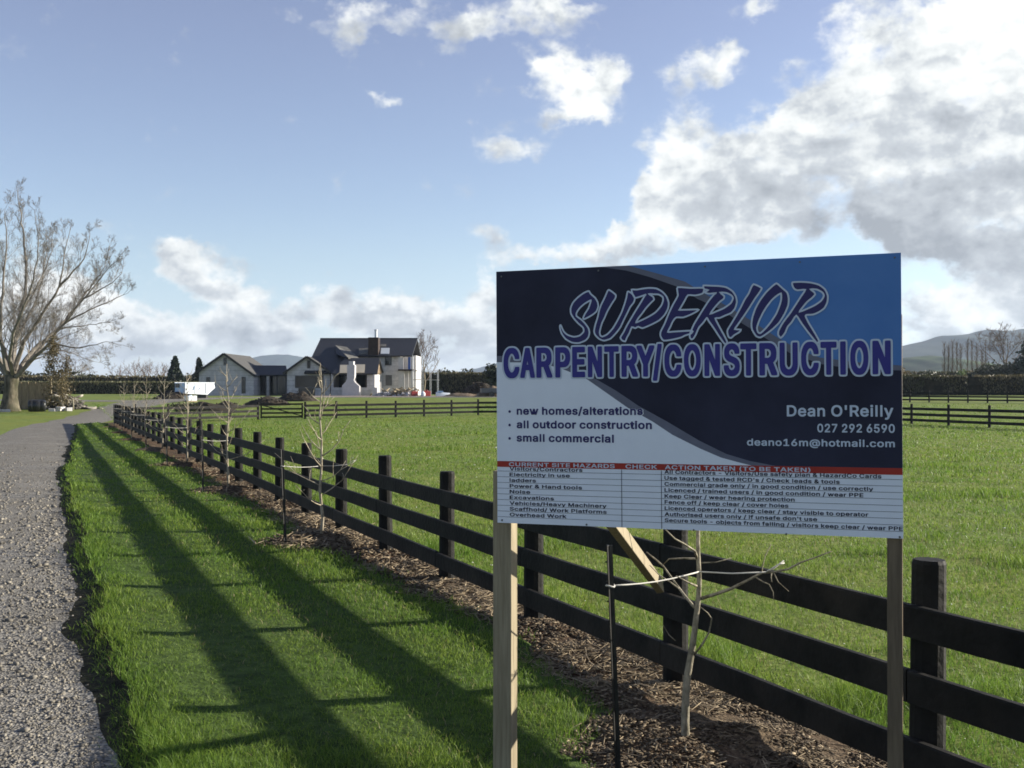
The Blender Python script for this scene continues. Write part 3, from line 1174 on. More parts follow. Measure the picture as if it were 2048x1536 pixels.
# ------------------------------------------------------------------ the sign
BL_Y, BR_Y = 5.14, 4.51
b_TL, b_TR = P(992, 543, BL_Y), P(1802, 505, BR_Y)
b_BL, b_BR = P(998, 1045, BL_Y), P(1810, 1077, BR_Y)
bu = ((b_BR - b_BL) + (b_TR - b_TL)) / 2
BW = bu.length
BH = ((b_TL - b_BL).length + (b_TR - b_BR).length) / 2
bo = (b_BL + b_TL) / 2 - Vector((0, 0, BH / 2))
ux = bu.normalized()
uz = Vector((0, 0, 1))
uz = (uz - ux * uz.dot(ux)).normalized()
un = ux.cross(uz).normalized()         # out of the printed face, towards the viewer


def bxy(px, py):
    """where the sight line through a point of the photograph meets the printed face, in board metres"""
    d = Vector(((px - 1024) / F_PX, 1.0, (HORIZON - py) / F_PX))
    c = Vector((0, 0, CAM_Z))
    t = (bo - c).dot(un) / d.dot(un)
    q = c + d * t - bo
    return q.dot(ux), q.dot(uz)


sign = thing('site_sign', 'large blue and white builders site sign on two pale timber posts', 'sign', (bo.x, bo.y, 0))
SO = Vector(sign.location)
sm = Matrix((ux, un * -1, uz)).transposed().to_4x4()   # local x along board, y away from viewer, z up
sm.translation = bo - SO


def face_pts(lst):
    return [bxy(*q) for q in lst]


def flat_poly(mb, polys, layer, mi=0):
    """filled polygon(s) (outer first, then holes) in board metres, layer in mm in front of the face"""
    vs = [[Vector((q[0], 0, q[1])) for q in pl] for pl in polys]
    tess = tessellate_polygon([[Vector((q[0], q[1], 0)) for q in pl] for pl in polys])
    flat = [v for pl in vs for v in pl]
    out = []
    for t in tess:
        a_, b_, c_ = [flat[i] for i in t]
        if (b_ - a_).cross(c_ - a_).y > 0:
            t = (t[0], t[2], t[1])
        out.append(t)
    mb.add([(v.x, -layer * .001, v.z) for v in flat], out, mi)


bd = MB()
bd.box((BW / 2, .005, BH / 2), (BW, .010, BH), mi=0)
x0, x1 = .0005, BW - .0005
yred = [bxy(996, 932.7)[1], bxy(996, 920.8)[1], bxy(1806, 951)[1], bxy(1806, 937.5)[1]]
rb, rt = (yred[0] + yred[2]) / 2, (yred[1] + yred[3]) / 2
flat_poly(bd, [[(x0, rt), (x1, rt), (x1, BH - .0005), (x0, BH - .0005)]], .8, 1)
flat_poly(bd, [[(x0, rb), (x1, rb), (x1, rt), (x0, rt)]], .8, 4)
top_y = BH - .0005
up_blue = [(1256, 533), (1312, 546), (1370, 563), (1411, 588), (1449, 609), (1491, 634), (1524, 655), (1558, 677), (1600, 700), (1640, 715), (1710, 724), (1806, 731)]
lo_blue = [(1201, 533), (1253, 541), (1300, 554), (1357, 574), (1396, 598), (1442, 619), (1480, 644), (1516, 666), (1540, 682), (1580, 706), (1642, 728), (1700, 737), (1806, 741)]
pb = [(min(q[0], x1), q[1]) for q in face_pts(up_blue)]
pl_ = [(min(q[0], x1), q[1]) for q in face_pts(lo_blue)]
pb[0] = (pb[0][0], top_y)
pl_[0] = (pl_[0][0], top_y)
pb[-1] = (x1, pb[-1][1])
pl_[-1] = (x1, pl_[-1][1])
flat_poly(bd, [pb + [(x1, top_y)]], 1.6, 2)
flat_poly(bd, [pl_ + pb[::-1]], 1.6, 3)
up_w = [(992, 712), (1040, 712), (1075, 713), (1110, 722), (1145, 737), (1190, 757), (1230, 780), (1257, 798), (1276, 811), (1334, 843), (1400, 882), (1453, 908), (1500, 922), (1552, 934)]
lo_w = [(992, 724.5), (1050, 725), (1090, 728), (1125, 738), (1172, 757), (1205, 780), (1232, 799), (1255, 815), (1305, 843), (1345, 869.6), (1400, 897), (1442, 915), (1475, 924), (1503, 931)]
pu = [(max(q[0], x0), max(q[1], rt)) for q in face_pts(up_w)]
pw_ = [(max(q[0], x0), max(q[1], rt)) for q in face_pts(lo_w)]
pu[0] = (x0, pu[0][1])
pw_[0] = (x0, pw_[0][1])
pu[-1] = (pu[-1][0], rt)
pw_[-1] = (pw_[-1][0], rt)
flat_poly(bd, [[(x0, rt)] + pw_[::-1]], 1.6, 0)
flat_poly(bd, [pw_ + pu[::-1]], 1.6, 3)
board_o = bd.build('sign_board', [M['white'], M['navy'], M['blue'], M['swoosh'], M['red']], sign)
board_o.matrix_local = sm

# letter outlines (advance, closed outlines as x, y pairs) in thousandths of an em
GLYPHS = {
    ' ': [188,[]],
    '&': [478,[[14,134,22,84,31,60,44,40,74,10,93,-2,120,-14,165,-24,182,-25,189,-27,225,-24,263,-17,292,-7,325,11,332,6,351,-15,368,-19,432,-20,446,-17,452,-14,454,-9,455,1,454,12,394,86,395,91,403,105,413,132,423,174,426,193,426,217,421,236,415,240,401,242,356,242,339,239,334,234,332,224,325,182,322,177,320,176,302,196,251,260,253,266,280,285,316,322,332,351,343,391,343,417,332,458,316,484,297,503,277,515,253,525,215,532,184,532,146,525,127,518,103,503,84,485,70,462,65,451,57,417,57,379,65,346,71,332,77,320,104,279,51,230,32,203,22,182],[117,127,117,143,122,155,132,170,161,197,170,200,252,103,259,93,260,89,249,81,222,69,208,66,175,67,150,77,134,88,122,105,117,117],[157,393,158,410,165,425,172,432,194,442,208,442,222,437,234,427,243,410,242,396,235,382,227,371,189,341,184,341,167,365,158,384]]],
    "'": [236,[[51,506,53,496,53,449,55,437,55,387,57,375,58,327,61,311,68,301,82,298,123,298,140,301,145,306,148,323,150,420,153,432,153,484,155,496,152,520,147,525,132,528,73,528,59,525,55,523]]],
    '(': [303,[[69,211,72,159,76,123,94,45,120,-29,132,-55,158,-105,166,-113,182,-116,232,-116,246,-113,252,-108,254,-96,252,-81,229,-34,208,19,189,76,179,116,174,145,172,166,171,207,172,252,184,330,194,371,210,426,234,488,252,526,253,538,252,547,246,555,230,558,180,558,163,553,151,535,122,473,101,409,88,359,76,297,72,257,71,228]]],
    ')': [303,[[19,-96,20,-105,23,-111,40,-116,92,-116,106,-113,116,-104,142,-54,171,19,188,80,200,150,203,180,203,240,201,250,200,269,193,319,176,397,147,483,124,533,111,553,95,558,45,558,30,555,23,550,21,538,23,523,40,485,59,435,74,392,88,338,100,264,101,242,103,233,103,183,96,123,81,64,52,-15,20,-84]]],
    '-': [483,[[94,233,94,193,97,176,102,171,117,168,333,168,350,173,353,176,356,190,356,238,353,255,348,260,333,263,117,263,102,260,99,257,97,252]]],
    '.': [218,[[30,41,37,10,42,3,53,-9,69,-19,95,-24,128,-16,141,-7,155,12,160,41,155,70,141,89,128,98,95,106,69,101,59,96,50,87,40,77,35,67]]],
    '/': [279,[[-4,-76,-3,-86,0,-92,17,-96,67,-96,81,-93,89,-83,251,517,253,531,251,543,246,548,229,551,181,551,167,548,159,538,-3,-64]]],
    '0': [483,[[28,258,28,243,30,234,30,203,35,170,43,132,57,89,71,60,90,34,110,14,136,-5,150,-12,174,-19,200,-24,217,-25,224,-27,255,-24,289,-17,317,-5,343,14,363,34,382,60,396,89,406,115,411,134,420,184,423,208,423,243,425,253,423,265,423,301,420,324,413,362,403,401,396,420,382,448,356,482,343,494,317,513,291,525,279,528,239,535,215,535,174,528,150,520,136,513,110,494,92,477,76,455,59,424,50,401,40,362,33,324],[128,239,128,274,130,284,130,308,138,348,145,370,157,393,173,417,198,435,210,439,217,440,241,440,250,437,260,432,279,418,301,386,315,348,320,324,323,282,325,272,325,236,323,227,323,203,318,172,308,139,294,110,287,101,272,85,262,79,239,69,212,69,196,76,181,85,166,101,159,110,143,146,133,184]]],
    '1': [483,[[56,43,57,5,60,-12,65,-17,79,-20,384,-20,401,-17,406,-12,409,5,409,48,406,62,403,68,386,73,301,73,295,76,295,503,291,519,286,524,267,528,203,528,186,524,93,457,69,438,66,422,66,362,69,348,77,342,89,341,101,343,186,406,189,407,192,405,192,79,191,75,186,73,81,73,67,70,60,65]]],
    '2': [483,[[44,36,44,5,47,-12,52,-17,66,-20,383,-20,400,-17,405,-12,408,5,408,50,405,67,400,72,383,75,207,75,200,77,201,81,223,105,274,156,339,229,357,253,379,286,393,322,398,348,401,374,396,410,388,436,379,455,368,472,340,499,324,510,305,520,283,527,243,535,209,535,169,527,143,519,111,500,80,469,68,453,57,426,46,376,46,365,49,353,55,345,76,342,121,342,138,345,144,353,149,388,164,415,186,432,209,439,245,439,271,427,281,419,291,407,300,386,301,360,291,331,265,293,231,254,51,65,47,57]]],
    '5': [483,[[41,129,45,101,52,74,64,51,73,39,103,10,131,-7,155,-17,191,-24,208,-25,217,-27,250,-24,277,-19,293,-14,320,-2,343,14,368,39,391,74,401,101,409,139,409,189,403,217,394,248,384,267,375,282,362,297,337,320,317,332,289,344,253,352,212,352,184,347,160,340,157,343,166,427,170,432,360,433,379,438,382,443,385,462,385,505,382,520,379,523,360,528,105,528,86,525,80,520,76,503,63,382,49,270,49,255,53,241,58,236,72,233,124,228,141,231,176,251,196,256,217,259,246,253,258,248,274,237,287,224,294,215,303,196,309,177,309,148,301,124,294,110,284,97,273,86,260,79,243,72,229,68,212,69,198,72,184,77,167,88,150,108,143,122,139,141,134,146,117,149,62,149,46,144,42,139]]],
    '6': [483,[[44,162,46,132,54,96,70,58,82,41,99,21,130,-2,149,-12,176,-19,223,-27,254,-24,278,-19,297,-14,326,0,342,11,370,39,386,62,395,84,403,110,408,139,408,174,405,193,400,217,391,243,378,265,367,279,350,296,321,315,283,328,257,332,233,333,229,334,228,336,338,496,339,508,339,517,335,523,316,528,259,528,242,525,237,522,147,391,85,296,66,258,54,224,46,189],[144,155,144,170,147,184,154,201,163,215,180,232,199,241,221,247,233,247,254,241,264,237,283,223,295,205,305,186,308,174,308,141,298,112,286,96,276,85,257,74,242,69,209,69,183,81,171,90,156,110,151,120,146,136]]],
    '7': [483,[[42,498,42,455,45,441,53,435,70,432,284,432,289,431,290,429,81,12,79,0,80,-9,86,-17,105,-20,160,-20,174,-17,180,-14,184,-7,406,434,409,453,409,503,406,517,400,524,384,528,67,528,53,525,47,522,45,517]]],
    '9': [483,[[44,353,46,322,51,298,61,267,76,242,98,217,121,200,152,186,185,178,223,174,222,169,200,136,117,17,114,3,115,-9,118,-14,121,-17,135,-20,195,-20,211,-17,219,-10,240,22,350,184,375,226,390,260,402,300,408,334,408,367,400,407,392,430,381,453,367,472,338,500,323,510,304,520,273,529,240,535,211,535,171,527,138,515,111,498,85,473,76,460,61,434,54,415,46,379],[144,350,146,372,151,388,167,415,190,432,207,439,221,442,233,442,247,439,273,425,289,410,295,400,302,386,308,369,308,334,302,317,295,303,283,286,274,279,257,269,242,264,209,264,188,273,173,283,166,291,151,315,146,331]]],
    '@': [706,[[20,182,23,160,23,132,28,101,38,56,52,15,66,-14,88,-45,129,-86,155,-104,183,-120,202,-128,250,-143,312,-153,360,-155,374,-153,395,-153,481,-135,505,-128,517,-122,519,-118,522,-104,520,-90,507,-52,500,-44,486,-41,471,-44,421,-59,393,-65,345,-67,298,-62,267,-54,243,-45,219,-33,197,-18,179,-3,154,29,140,56,128,86,118,136,118,217,120,236,126,260,135,289,152,322,167,344,186,366,217,389,245,404,269,413,302,421,319,421,329,423,367,423,391,421,414,415,441,406,464,394,486,379,506,363,529,332,543,306,555,272,561,248,561,225,563,210,561,196,561,156,555,120,546,96,539,86,531,81,519,78,510,80,501,86,492,108,492,329,489,344,486,349,469,354,426,354,410,351,400,346,376,356,350,361,310,361,269,351,245,339,232,329,207,304,192,282,183,260,176,236,170,208,170,153,183,96,200,60,224,31,257,7,269,3,302,-5,350,-5,374,0,395,10,417,27,421,26,430,17,450,5,462,0,498,-7,538,-7,569,0,589,10,605,23,617,39,632,65,639,84,651,144,651,163,654,172,653,246,641,308,631,336,620,363,605,386,589,408,551,446,539,456,512,473,493,482,455,496,433,502,393,509,371,509,362,511,302,509,229,494,186,478,167,468,137,448,123,436,97,410,69,372,50,335,42,315,33,282,25,241],[261,172,261,201,269,227,280,246,293,259,302,266,326,273,352,271,370,265,379,259,389,248,396,234,401,217,404,186,401,151,393,125,389,115,382,106,371,96,352,86,331,83,312,86,291,98,285,103,271,127,263,151]]],
    'A': [510,[[-2,0,-1,-9,2,-15,19,-20,79,-20,98,-15,103,-9,146,117,150,122,324,123,331,120,336,107,369,15,381,-15,400,-20,457,-20,474,-17,479,-12,481,0,479,15,298,507,293,519,288,524,271,528,207,528,190,524,185,519,0,12],[183,222,238,381,240,380,243,374,294,222,293,219,283,218,188,218,185,219]]],
    'B': [486,[[40,498,40,7,44,-12,48,-17,65,-20,251,-20,265,-18,287,-17,315,-12,348,-3,367,7,382,16,409,43,423,67,432,95,438,131,438,145,433,176,425,203,420,212,406,235,384,256,369,267,371,272,389,287,399,300,411,326,416,353,416,393,411,419,406,436,394,460,385,472,365,492,344,506,315,517,265,527,63,527,48,524,45,522,43,517],[145,88,145,205,148,211,265,211,279,208,303,196,315,186,327,169,332,160,335,150,335,129,331,115,323,103,313,92,296,83,277,78,253,75,151,75,145,79],[145,317,145,426,148,432,263,432,277,427,294,418,306,405,316,386,316,360,311,345,297,326,275,312,244,304,151,304,145,307]]],
    'C': [540,[[20,255,23,239,23,212,28,182,35,148,50,110,64,84,82,58,117,23,151,1,188,-14,236,-24,271,-27,281,-25,300,-24,336,-17,368,-7,391,5,413,20,449,55,464,78,484,122,491,158,488,172,484,177,464,180,414,180,400,178,392,172,386,152,369,121,356,105,336,91,317,81,291,73,243,73,224,79,198,92,174,110,154,134,138,165,128,193,123,229,123,279,128,315,138,343,147,362,167,392,187,410,212,425,238,434,257,437,276,437,305,432,325,424,341,415,362,397,377,377,384,362,391,341,398,334,414,330,467,330,483,334,488,339,491,353,484,386,465,429,452,449,430,474,410,492,381,509,348,522,302,532,283,535,255,535,233,532,195,525,167,515,136,499,117,485,99,470,79,446,59,417,47,393,35,360,28,327,23,296,23,270]]],
    'D': [532,[[40,498,40,7,44,-12,48,-17,65,-20,222,-20,234,-18,258,-17,298,-10,325,-3,348,7,375,22,396,37,420,61,444,95,456,119,463,138,471,167,478,205,478,222,481,231,481,281,476,319,463,372,454,395,437,427,421,448,400,469,375,489,348,503,332,510,284,523,248,528,63,527,48,524,45,522,43,517],[145,88,145,429,151,432,244,432,263,429,287,422,317,405,335,391,358,357,373,322,378,298,378,279,381,269,381,241,376,200,363,162,347,134,333,117,310,100,287,88,263,80,227,75,153,75,146,77]]],
    'E': [449,[[40,498,40,7,44,-12,48,-17,65,-20,367,-20,387,-16,392,-12,395,3,395,48,392,67,387,72,370,75,153,75,146,77,145,200,147,207,348,209,365,212,370,217,373,231,373,276,371,293,368,298,365,300,351,304,147,305,145,312,145,424,146,430,151,432,367,432,384,436,389,441,392,457,392,503,389,520,384,524,367,528,65,528,51,525,45,522,43,517]]],
    'F': [440,[[40,498,40,3,43,-12,51,-17,65,-20,122,-20,137,-17,140,-14,145,3,146,199,153,201,344,202,358,205,361,207,366,226,366,274,363,288,358,293,341,297,147,298,145,305,145,429,151,432,363,432,379,436,384,441,388,455,388,505,384,519,382,523,363,528,65,528,51,525,45,522,43,517]]],
    'H': [547,[[40,498,40,7,43,-9,45,-14,48,-17,63,-20,120,-20,137,-17,142,-12,145,5,145,205,147,212,365,213,371,212,373,207,373,5,377,-12,382,-17,398,-20,451,-20,470,-15,473,-9,476,7,476,500,473,517,471,522,467,524,453,527,398,528,382,524,377,519,373,503,373,315,372,311,367,309,147,310,145,317,145,503,142,519,137,524,120,528,65,528,51,525,43,519]]],
    'I': [220,[[47,498,47,3,50,-12,57,-17,72,-20,124,-20,138,-17,142,-14,147,5,147,505,143,519,138,524,122,528,72,528,57,525,52,522,49,517]]],
    'K': [497,[[40,498,40,7,43,-9,45,-14,48,-17,63,-20,120,-20,137,-17,141,-12,145,5,145,157,147,162,179,194,187,204,196,210,358,-15,377,-20,439,-20,458,-17,463,-15,466,-9,467,0,465,13,293,253,272,286,283,303,461,493,465,507,464,517,461,522,456,525,439,528,367,528,348,523,146,302,144,303,142,310,143,329,145,343,145,500,142,519,137,524,120,528,65,528,51,525,43,519]]],
    'L': [423,[[40,498,40,7,44,-12,48,-17,65,-20,353,-20,373,-16,377,-12,380,3,381,48,377,67,372,72,356,75,153,75,146,77,145,500,142,517,137,524,122,527,63,527,48,524,45,522,43,517]]],
    'M': [658,[[40,498,40,7,43,-9,46,-15,65,-20,115,-20,132,-17,137,-12,140,5,141,305,144,304,151,286,268,-9,275,-17,294,-20,339,-20,353,-17,358,-12,477,291,482,302,484,302,485,5,489,-12,494,-17,510,-20,565,-20,579,-17,583,-14,585,-9,588,7,588,500,585,517,582,523,563,528,482,528,465,524,460,519,331,188,318,148,315,145,312,148,296,193,182,486,167,520,163,524,146,528,63,527,48,524,45,522,43,517]]],
    'N': [553,[[40,498,40,7,43,-9,45,-14,48,-17,63,-20,120,-20,137,-17,142,-9,145,10,145,307,142,334,144,342,146,342,191,269,370,-10,377,-17,394,-20,458,-20,477,-15,480,-9,483,7,483,500,480,517,478,522,475,524,460,527,406,528,389,524,383,517,381,500,381,176,379,168,377,168,151,523,132,528,65,528,51,525,43,519]]],
    'O': [563,[[20,255,25,196,38,141,54,101,82,58,114,26,141,7,161,-4,188,-14,210,-19,236,-24,267,-27,279,-25,300,-24,336,-17,374,-4,398,10,417,23,433,38,453,60,477,96,496,141,508,196,511,215,511,246,513,253,508,312,496,367,486,393,477,412,453,448,436,468,414,487,391,503,371,513,348,522,329,527,302,532,276,535,255,535,231,532,195,525,167,515,136,499,118,486,82,451,57,412,38,367,25,312],[123,234,123,279,125,301,138,343,147,362,160,382,176,402,207,422,224,430,241,435,274,437,295,434,326,423,346,410,365,393,384,367,398,339,408,303,411,282,411,224,406,196,400,177,384,141,362,111,338,93,310,79,291,73,243,73,214,83,195,93,183,102,163,122,155,133,138,164,128,196]]],
    'P': [475,[[40,498,40,3,43,-12,51,-17,65,-20,122,-20,137,-17,140,-14,145,3,146,164,153,166,239,166,284,171,308,176,329,183,348,193,366,205,394,233,407,255,416,274,421,293,428,334,428,357,426,379,420,405,408,438,388,469,372,485,346,503,313,517,258,528,65,528,51,525,45,522,43,517],[145,274,145,424,147,431,256,432,275,427,287,421,298,413,307,405,316,391,323,374,326,360,326,336,320,315,312,298,303,286,296,280,272,266,244,261,151,261,145,265]]],
    'R': [479,[[40,498,40,7,43,-9,45,-14,51,-17,70,-20,122,-20,137,-17,140,-14,145,5,145,174,151,178,227,178,234,177,237,174,339,-15,358,-20,417,-20,437,-17,441,-15,445,-9,446,0,443,15,345,195,346,200,373,219,395,241,401,250,413,272,420,293,426,317,428,334,428,369,421,410,410,441,392,467,368,491,353,501,330,512,303,520,260,527,63,527,48,524,45,522,43,517],[145,288,145,424,147,431,258,432,277,427,291,420,304,410,316,395,326,369,326,336,316,310,307,298,294,288,279,281,263,275,153,275,146,277]]],
    'S': [477,[[20,134,26,96,31,79,38,63,54,39,77,16,96,3,119,-9,138,-16,188,-26,208,-27,215,-29,260,-26,300,-19,329,-9,348,0,373,18,394,39,406,56,415,75,425,113,428,134,425,165,417,196,408,215,399,227,374,252,341,273,284,294,208,315,167,331,148,345,138,358,135,368,135,382,138,394,146,406,158,419,167,425,196,437,215,440,231,440,253,438,262,435,279,428,293,419,308,403,315,389,322,368,327,363,348,359,396,359,412,363,417,368,420,382,413,422,398,453,384,473,369,488,348,504,319,518,298,525,260,533,243,533,236,535,193,533,155,525,134,518,105,504,86,490,66,470,52,451,45,437,37,410,33,382,33,363,35,346,38,332,48,306,59,289,85,263,108,248,124,240,158,227,269,194,296,182,312,170,325,151,325,127,318,110,306,96,284,81,260,72,243,69,203,69,174,77,149,91,137,103,131,113,124,132,122,141,115,151,98,154,41,154,24,149,21,144]]],
    'T': [479,[[12,498,12,455,15,441,20,436,37,432,168,432,173,429,174,7,176,-9,182,-17,196,-20,251,-20,268,-17,273,-12,276,5,276,429,282,432,411,432,427,436,432,441,436,457,436,503,432,519,427,524,411,528,37,528,22,525,17,522,14,517]]],
    'U': [547,[[40,497,40,168,42,161,43,144,53,102,62,78,79,51,110,20,141,-1,177,-16,225,-26,246,-26,258,-28,294,-26,341,-16,360,-8,384,3,409,21,433,44,456,80,466,104,476,152,476,502,471,521,467,523,453,526,398,527,382,523,377,518,373,499,373,161,368,142,358,122,351,110,341,100,327,89,308,80,282,72,232,72,203,82,191,89,182,96,165,113,151,137,146,154,142,178,142,502,139,518,134,523,117,527,65,527,51,524,43,518]]],
    'V': [510,[[-1,505,4,484,188,-12,193,-17,209,-20,271,-20,288,-17,295,-9,303,10,474,481,480,498,480,507,479,519,474,524,452,528,398,527,383,524,378,519,285,255,243,129,240,127,200,243,105,510,100,519,95,524,81,527,21,527,7,524,4,522]]],
    'W': [716,[[-1,505,4,479,133,7,138,-9,142,-14,148,-17,162,-20,224,-20,240,-17,248,-9,338,324,343,335,345,333,348,324,435,0,440,-12,445,-17,464,-20,526,-20,540,-17,545,-13,549,-7,686,495,688,507,687,517,683,523,664,528,609,528,593,524,585,517,498,174,493,161,490,162,488,172,398,515,391,524,374,528,312,528,295,524,290,519,196,162,193,160,103,507,98,519,93,524,79,527,21,527,7,524,4,522]]],
    'Y': [502,[[0,507,2,493,9,481,184,200,185,5,188,-12,193,-17,209,-20,262,-20,279,-17,284,-12,287,5,288,200,469,493,472,507,469,519,464,524,448,528,386,528,367,523,264,357,240,316,236,312,233,315,203,367,127,491,105,523,86,528,21,527,5,523,2,519]]],
    'Z': [468,[[20,498,20,455,24,441,31,435,48,432,271,432,278,431,279,429,26,60,23,43,23,5,28,-14,33,-17,50,-20,393,-20,412,-15,415,-12,418,3,418,50,415,67,410,72,393,75,164,75,160,76,159,79,412,448,415,465,415,503,411,522,405,525,391,528,45,528,31,525,25,522,23,517]]],
    'a': [419,[[10,108,13,85,18,61,23,45,33,30,61,1,76,-9,93,-16,133,-26,166,-28,188,-26,221,-18,257,0,259,-1,261,-11,264,-14,281,-19,331,-19,350,-14,353,-8,356,6,356,268,348,311,333,342,325,354,309,369,288,383,266,392,219,402,169,402,140,397,107,387,88,378,73,368,43,338,27,308,23,292,26,280,31,275,88,257,100,256,109,257,116,262,123,275,134,289,157,304,181,312,209,312,228,305,244,294,250,285,255,273,255,256,250,250,235,245,169,238,114,228,83,218,64,209,44,194,26,173,16,146],[110,104,114,118,120,127,140,140,162,147,178,150,223,155,252,161,255,158,255,125,250,111,241,96,228,84,204,70,183,64,157,65,145,67,126,77,121,81,114,92]]],
    'b': [454,[[33,497,33,9,36,-10,41,-15,55,-18,108,-18,124,-14,127,-10,130,2,134,4,153,-8,172,-18,203,-26,229,-28,255,-26,281,-20,312,-8,334,5,368,40,377,54,389,78,396,97,401,118,409,161,409,218,396,280,379,318,363,342,334,371,301,390,277,397,250,403,205,403,172,395,139,376,134,376,133,502,129,518,124,523,105,527,58,527,43,524,36,518],[133,168,133,218,138,242,152,273,171,294,184,302,200,309,236,310,265,297,284,278,298,252,306,228,309,211,309,166,303,140,294,116,280,94,268,83,239,67,203,67,184,75,165,89,148,113,138,137]]],
    'c': [426,[[14,187,17,154,24,113,34,85,46,61,64,35,84,15,106,-1,130,-13,144,-18,180,-26,211,-28,220,-26,237,-26,261,-21,292,-11,321,6,345,28,366,56,378,85,380,102,377,113,372,119,320,133,306,135,294,133,289,129,280,109,270,94,261,84,251,77,230,68,213,65,187,67,172,73,161,80,144,96,134,110,122,137,117,159,116,187,117,216,120,230,129,256,143,280,153,291,170,302,192,310,222,310,234,307,253,297,265,288,275,275,288,249,292,247,303,244,318,246,358,256,372,261,377,266,379,278,378,287,373,304,361,328,352,340,322,369,305,380,277,392,232,403,184,403,156,397,132,390,115,383,94,369,65,343,51,323,34,292,27,271,19,237]]],
    'd': [454,[[14,190,16,173,17,152,24,113,32,87,41,66,55,42,68,27,82,12,108,-6,122,-13,144,-20,194,-28,222,-26,253,-18,272,-8,289,4,293,2,296,-10,299,-14,315,-18,365,-19,384,-14,388,-8,390,9,390,499,388,516,385,521,382,523,368,526,318,527,301,523,296,519,293,502,292,373,289,373,268,388,244,397,218,403,175,403,146,397,127,391,101,378,75,357,58,338,48,323,40,309,29,283,17,225],[116,190,117,218,127,254,134,268,150,290,168,302,187,310,220,310,237,304,261,288,270,276,280,259,290,230,293,209,293,171,290,152,282,125,266,97,251,81,242,75,220,67,189,67,177,70,150,87,134,111,124,130,119,147,117,159]]],
    'e': [434,[[14,187,17,152,27,104,39,73,48,56,62,37,87,12,111,-4,137,-16,182,-26,215,-28,268,-21,299,-11,313,-4,335,11,355,30,373,56,380,73,383,87,380,102,376,106,370,109,308,124,292,119,274,90,265,82,249,72,222,65,203,65,189,67,165,77,150,87,140,97,129,113,122,130,117,147,122,150,365,150,382,154,387,159,390,178,390,213,388,237,380,275,373,297,364,316,340,349,318,369,294,384,265,395,225,403,184,403,168,400,144,395,124,387,111,381,84,362,64,342,56,331,46,316,36,297,27,271,21,249,17,223],[121,244,132,268,146,287,163,300,175,306,187,310,194,310,225,309,242,302,254,294,266,283,273,273,282,254,285,244,282,241,272,241,127,241,122,242]]],
    'f': [284,[[-14,369,-13,331,-10,317,-8,314,9,309,57,309,62,305,63,7,66,-12,71,-17,88,-20,135,-20,152,-17,157,-12,160,5,161,305,166,309,221,309,238,312,243,317,246,334,246,376,241,393,238,396,223,399,164,399,160,405,161,426,166,441,173,449,181,453,207,454,226,451,238,452,243,457,260,515,257,534,250,540,221,546,204,549,176,549,138,541,111,529,102,523,84,505,71,481,63,453,61,401,57,399,9,399,-5,396,-10,391]]],
    'g': [455,[[14,190,17,154,21,128,29,100,36,83,43,69,62,43,80,25,99,11,122,-1,149,-8,172,-13,215,-13,246,-8,265,-1,289,14,292,12,293,-17,285,-41,278,-50,268,-60,256,-68,239,-75,225,-78,187,-78,168,-72,144,-59,115,-28,101,-24,84,-27,39,-52,33,-60,32,-69,34,-81,46,-101,65,-123,89,-141,113,-153,134,-160,172,-168,213,-171,222,-168,242,-168,280,-160,301,-153,332,-137,344,-128,359,-112,371,-96,385,-62,390,-36,391,-12,393,-3,393,373,390,388,387,394,368,398,320,398,306,396,299,391,295,376,292,373,272,386,251,395,215,403,180,403,139,395,111,383,87,367,62,343,48,323,34,295,27,276,19,240],[116,193,117,223,122,243,134,269,149,288,160,297,189,310,222,310,242,302,258,291,266,283,280,259,287,243,293,219,293,166,287,143,280,126,268,106,258,96,239,85,225,80,203,77,184,80,165,87,146,101,132,121,122,143,117,164]]],
    'h': [440,[[33,498,33,7,36,-12,41,-17,55,-20,105,-20,124,-17,129,-12,133,5,133,238,136,253,148,279,164,295,189,308,212,311,236,305,256,293,265,281,275,257,278,236,278,5,281,-12,286,-17,303,-20,350,-20,368,-16,372,-12,375,5,375,265,365,315,353,341,335,365,317,379,289,394,258,401,234,404,215,404,200,401,162,391,136,376,134,377,133,503,128,522,122,525,108,528,58,528,43,525,36,519]]],
    'i': [197,[[33,369,33,7,36,-9,42,-17,56,-20,108,-20,123,-17,130,-12,133,5,133,372,131,388,125,396,111,399,56,399,42,396,38,393,36,388],[22,484,27,457,39,440,58,428,82,423,111,428,123,435,139,453,145,479,145,491,142,505,133,522,123,531,113,537,92,542,73,542,61,539,46,532,33,519,29,512]]],
    'j': [197,[[-30,-97,-30,-138,-27,-154,-19,-160,-7,-163,9,-163,31,-160,55,-155,70,-150,86,-141,110,-116,121,-97,126,-81,132,-50,132,372,129,391,124,396,107,399,59,399,43,396,38,391,34,372,34,-33,31,-48,27,-57,21,-62,12,-67,-7,-68,-22,-71,-25,-73,-27,-78],[22,484,26,460,31,450,42,438,57,429,83,423,109,429,121,435,138,453,144,477,144,493,141,505,134,519,117,535,90,542,74,542,59,539,43,530,28,512]]],
    'k': [411,[[33,498,33,7,36,-12,41,-17,58,-20,110,-20,124,-17,128,-14,133,5,133,126,136,132,150,145,155,144,254,17,281,-15,300,-20,367,-20,384,-16,389,-9,390,0,389,13,237,203,230,215,255,244,359,348,373,365,376,379,374,391,369,396,353,399,291,399,274,396,173,295,141,261,136,257,134,258,133,503,129,519,124,524,108,528,58,528,43,525,36,519]]],
    'l': [210,[[42,498,42,3,45,-12,50,-17,67,-20,115,-20,129,-17,132,-14,137,5,137,505,134,519,129,524,112,528,65,527,50,524,47,522,45,517]]],
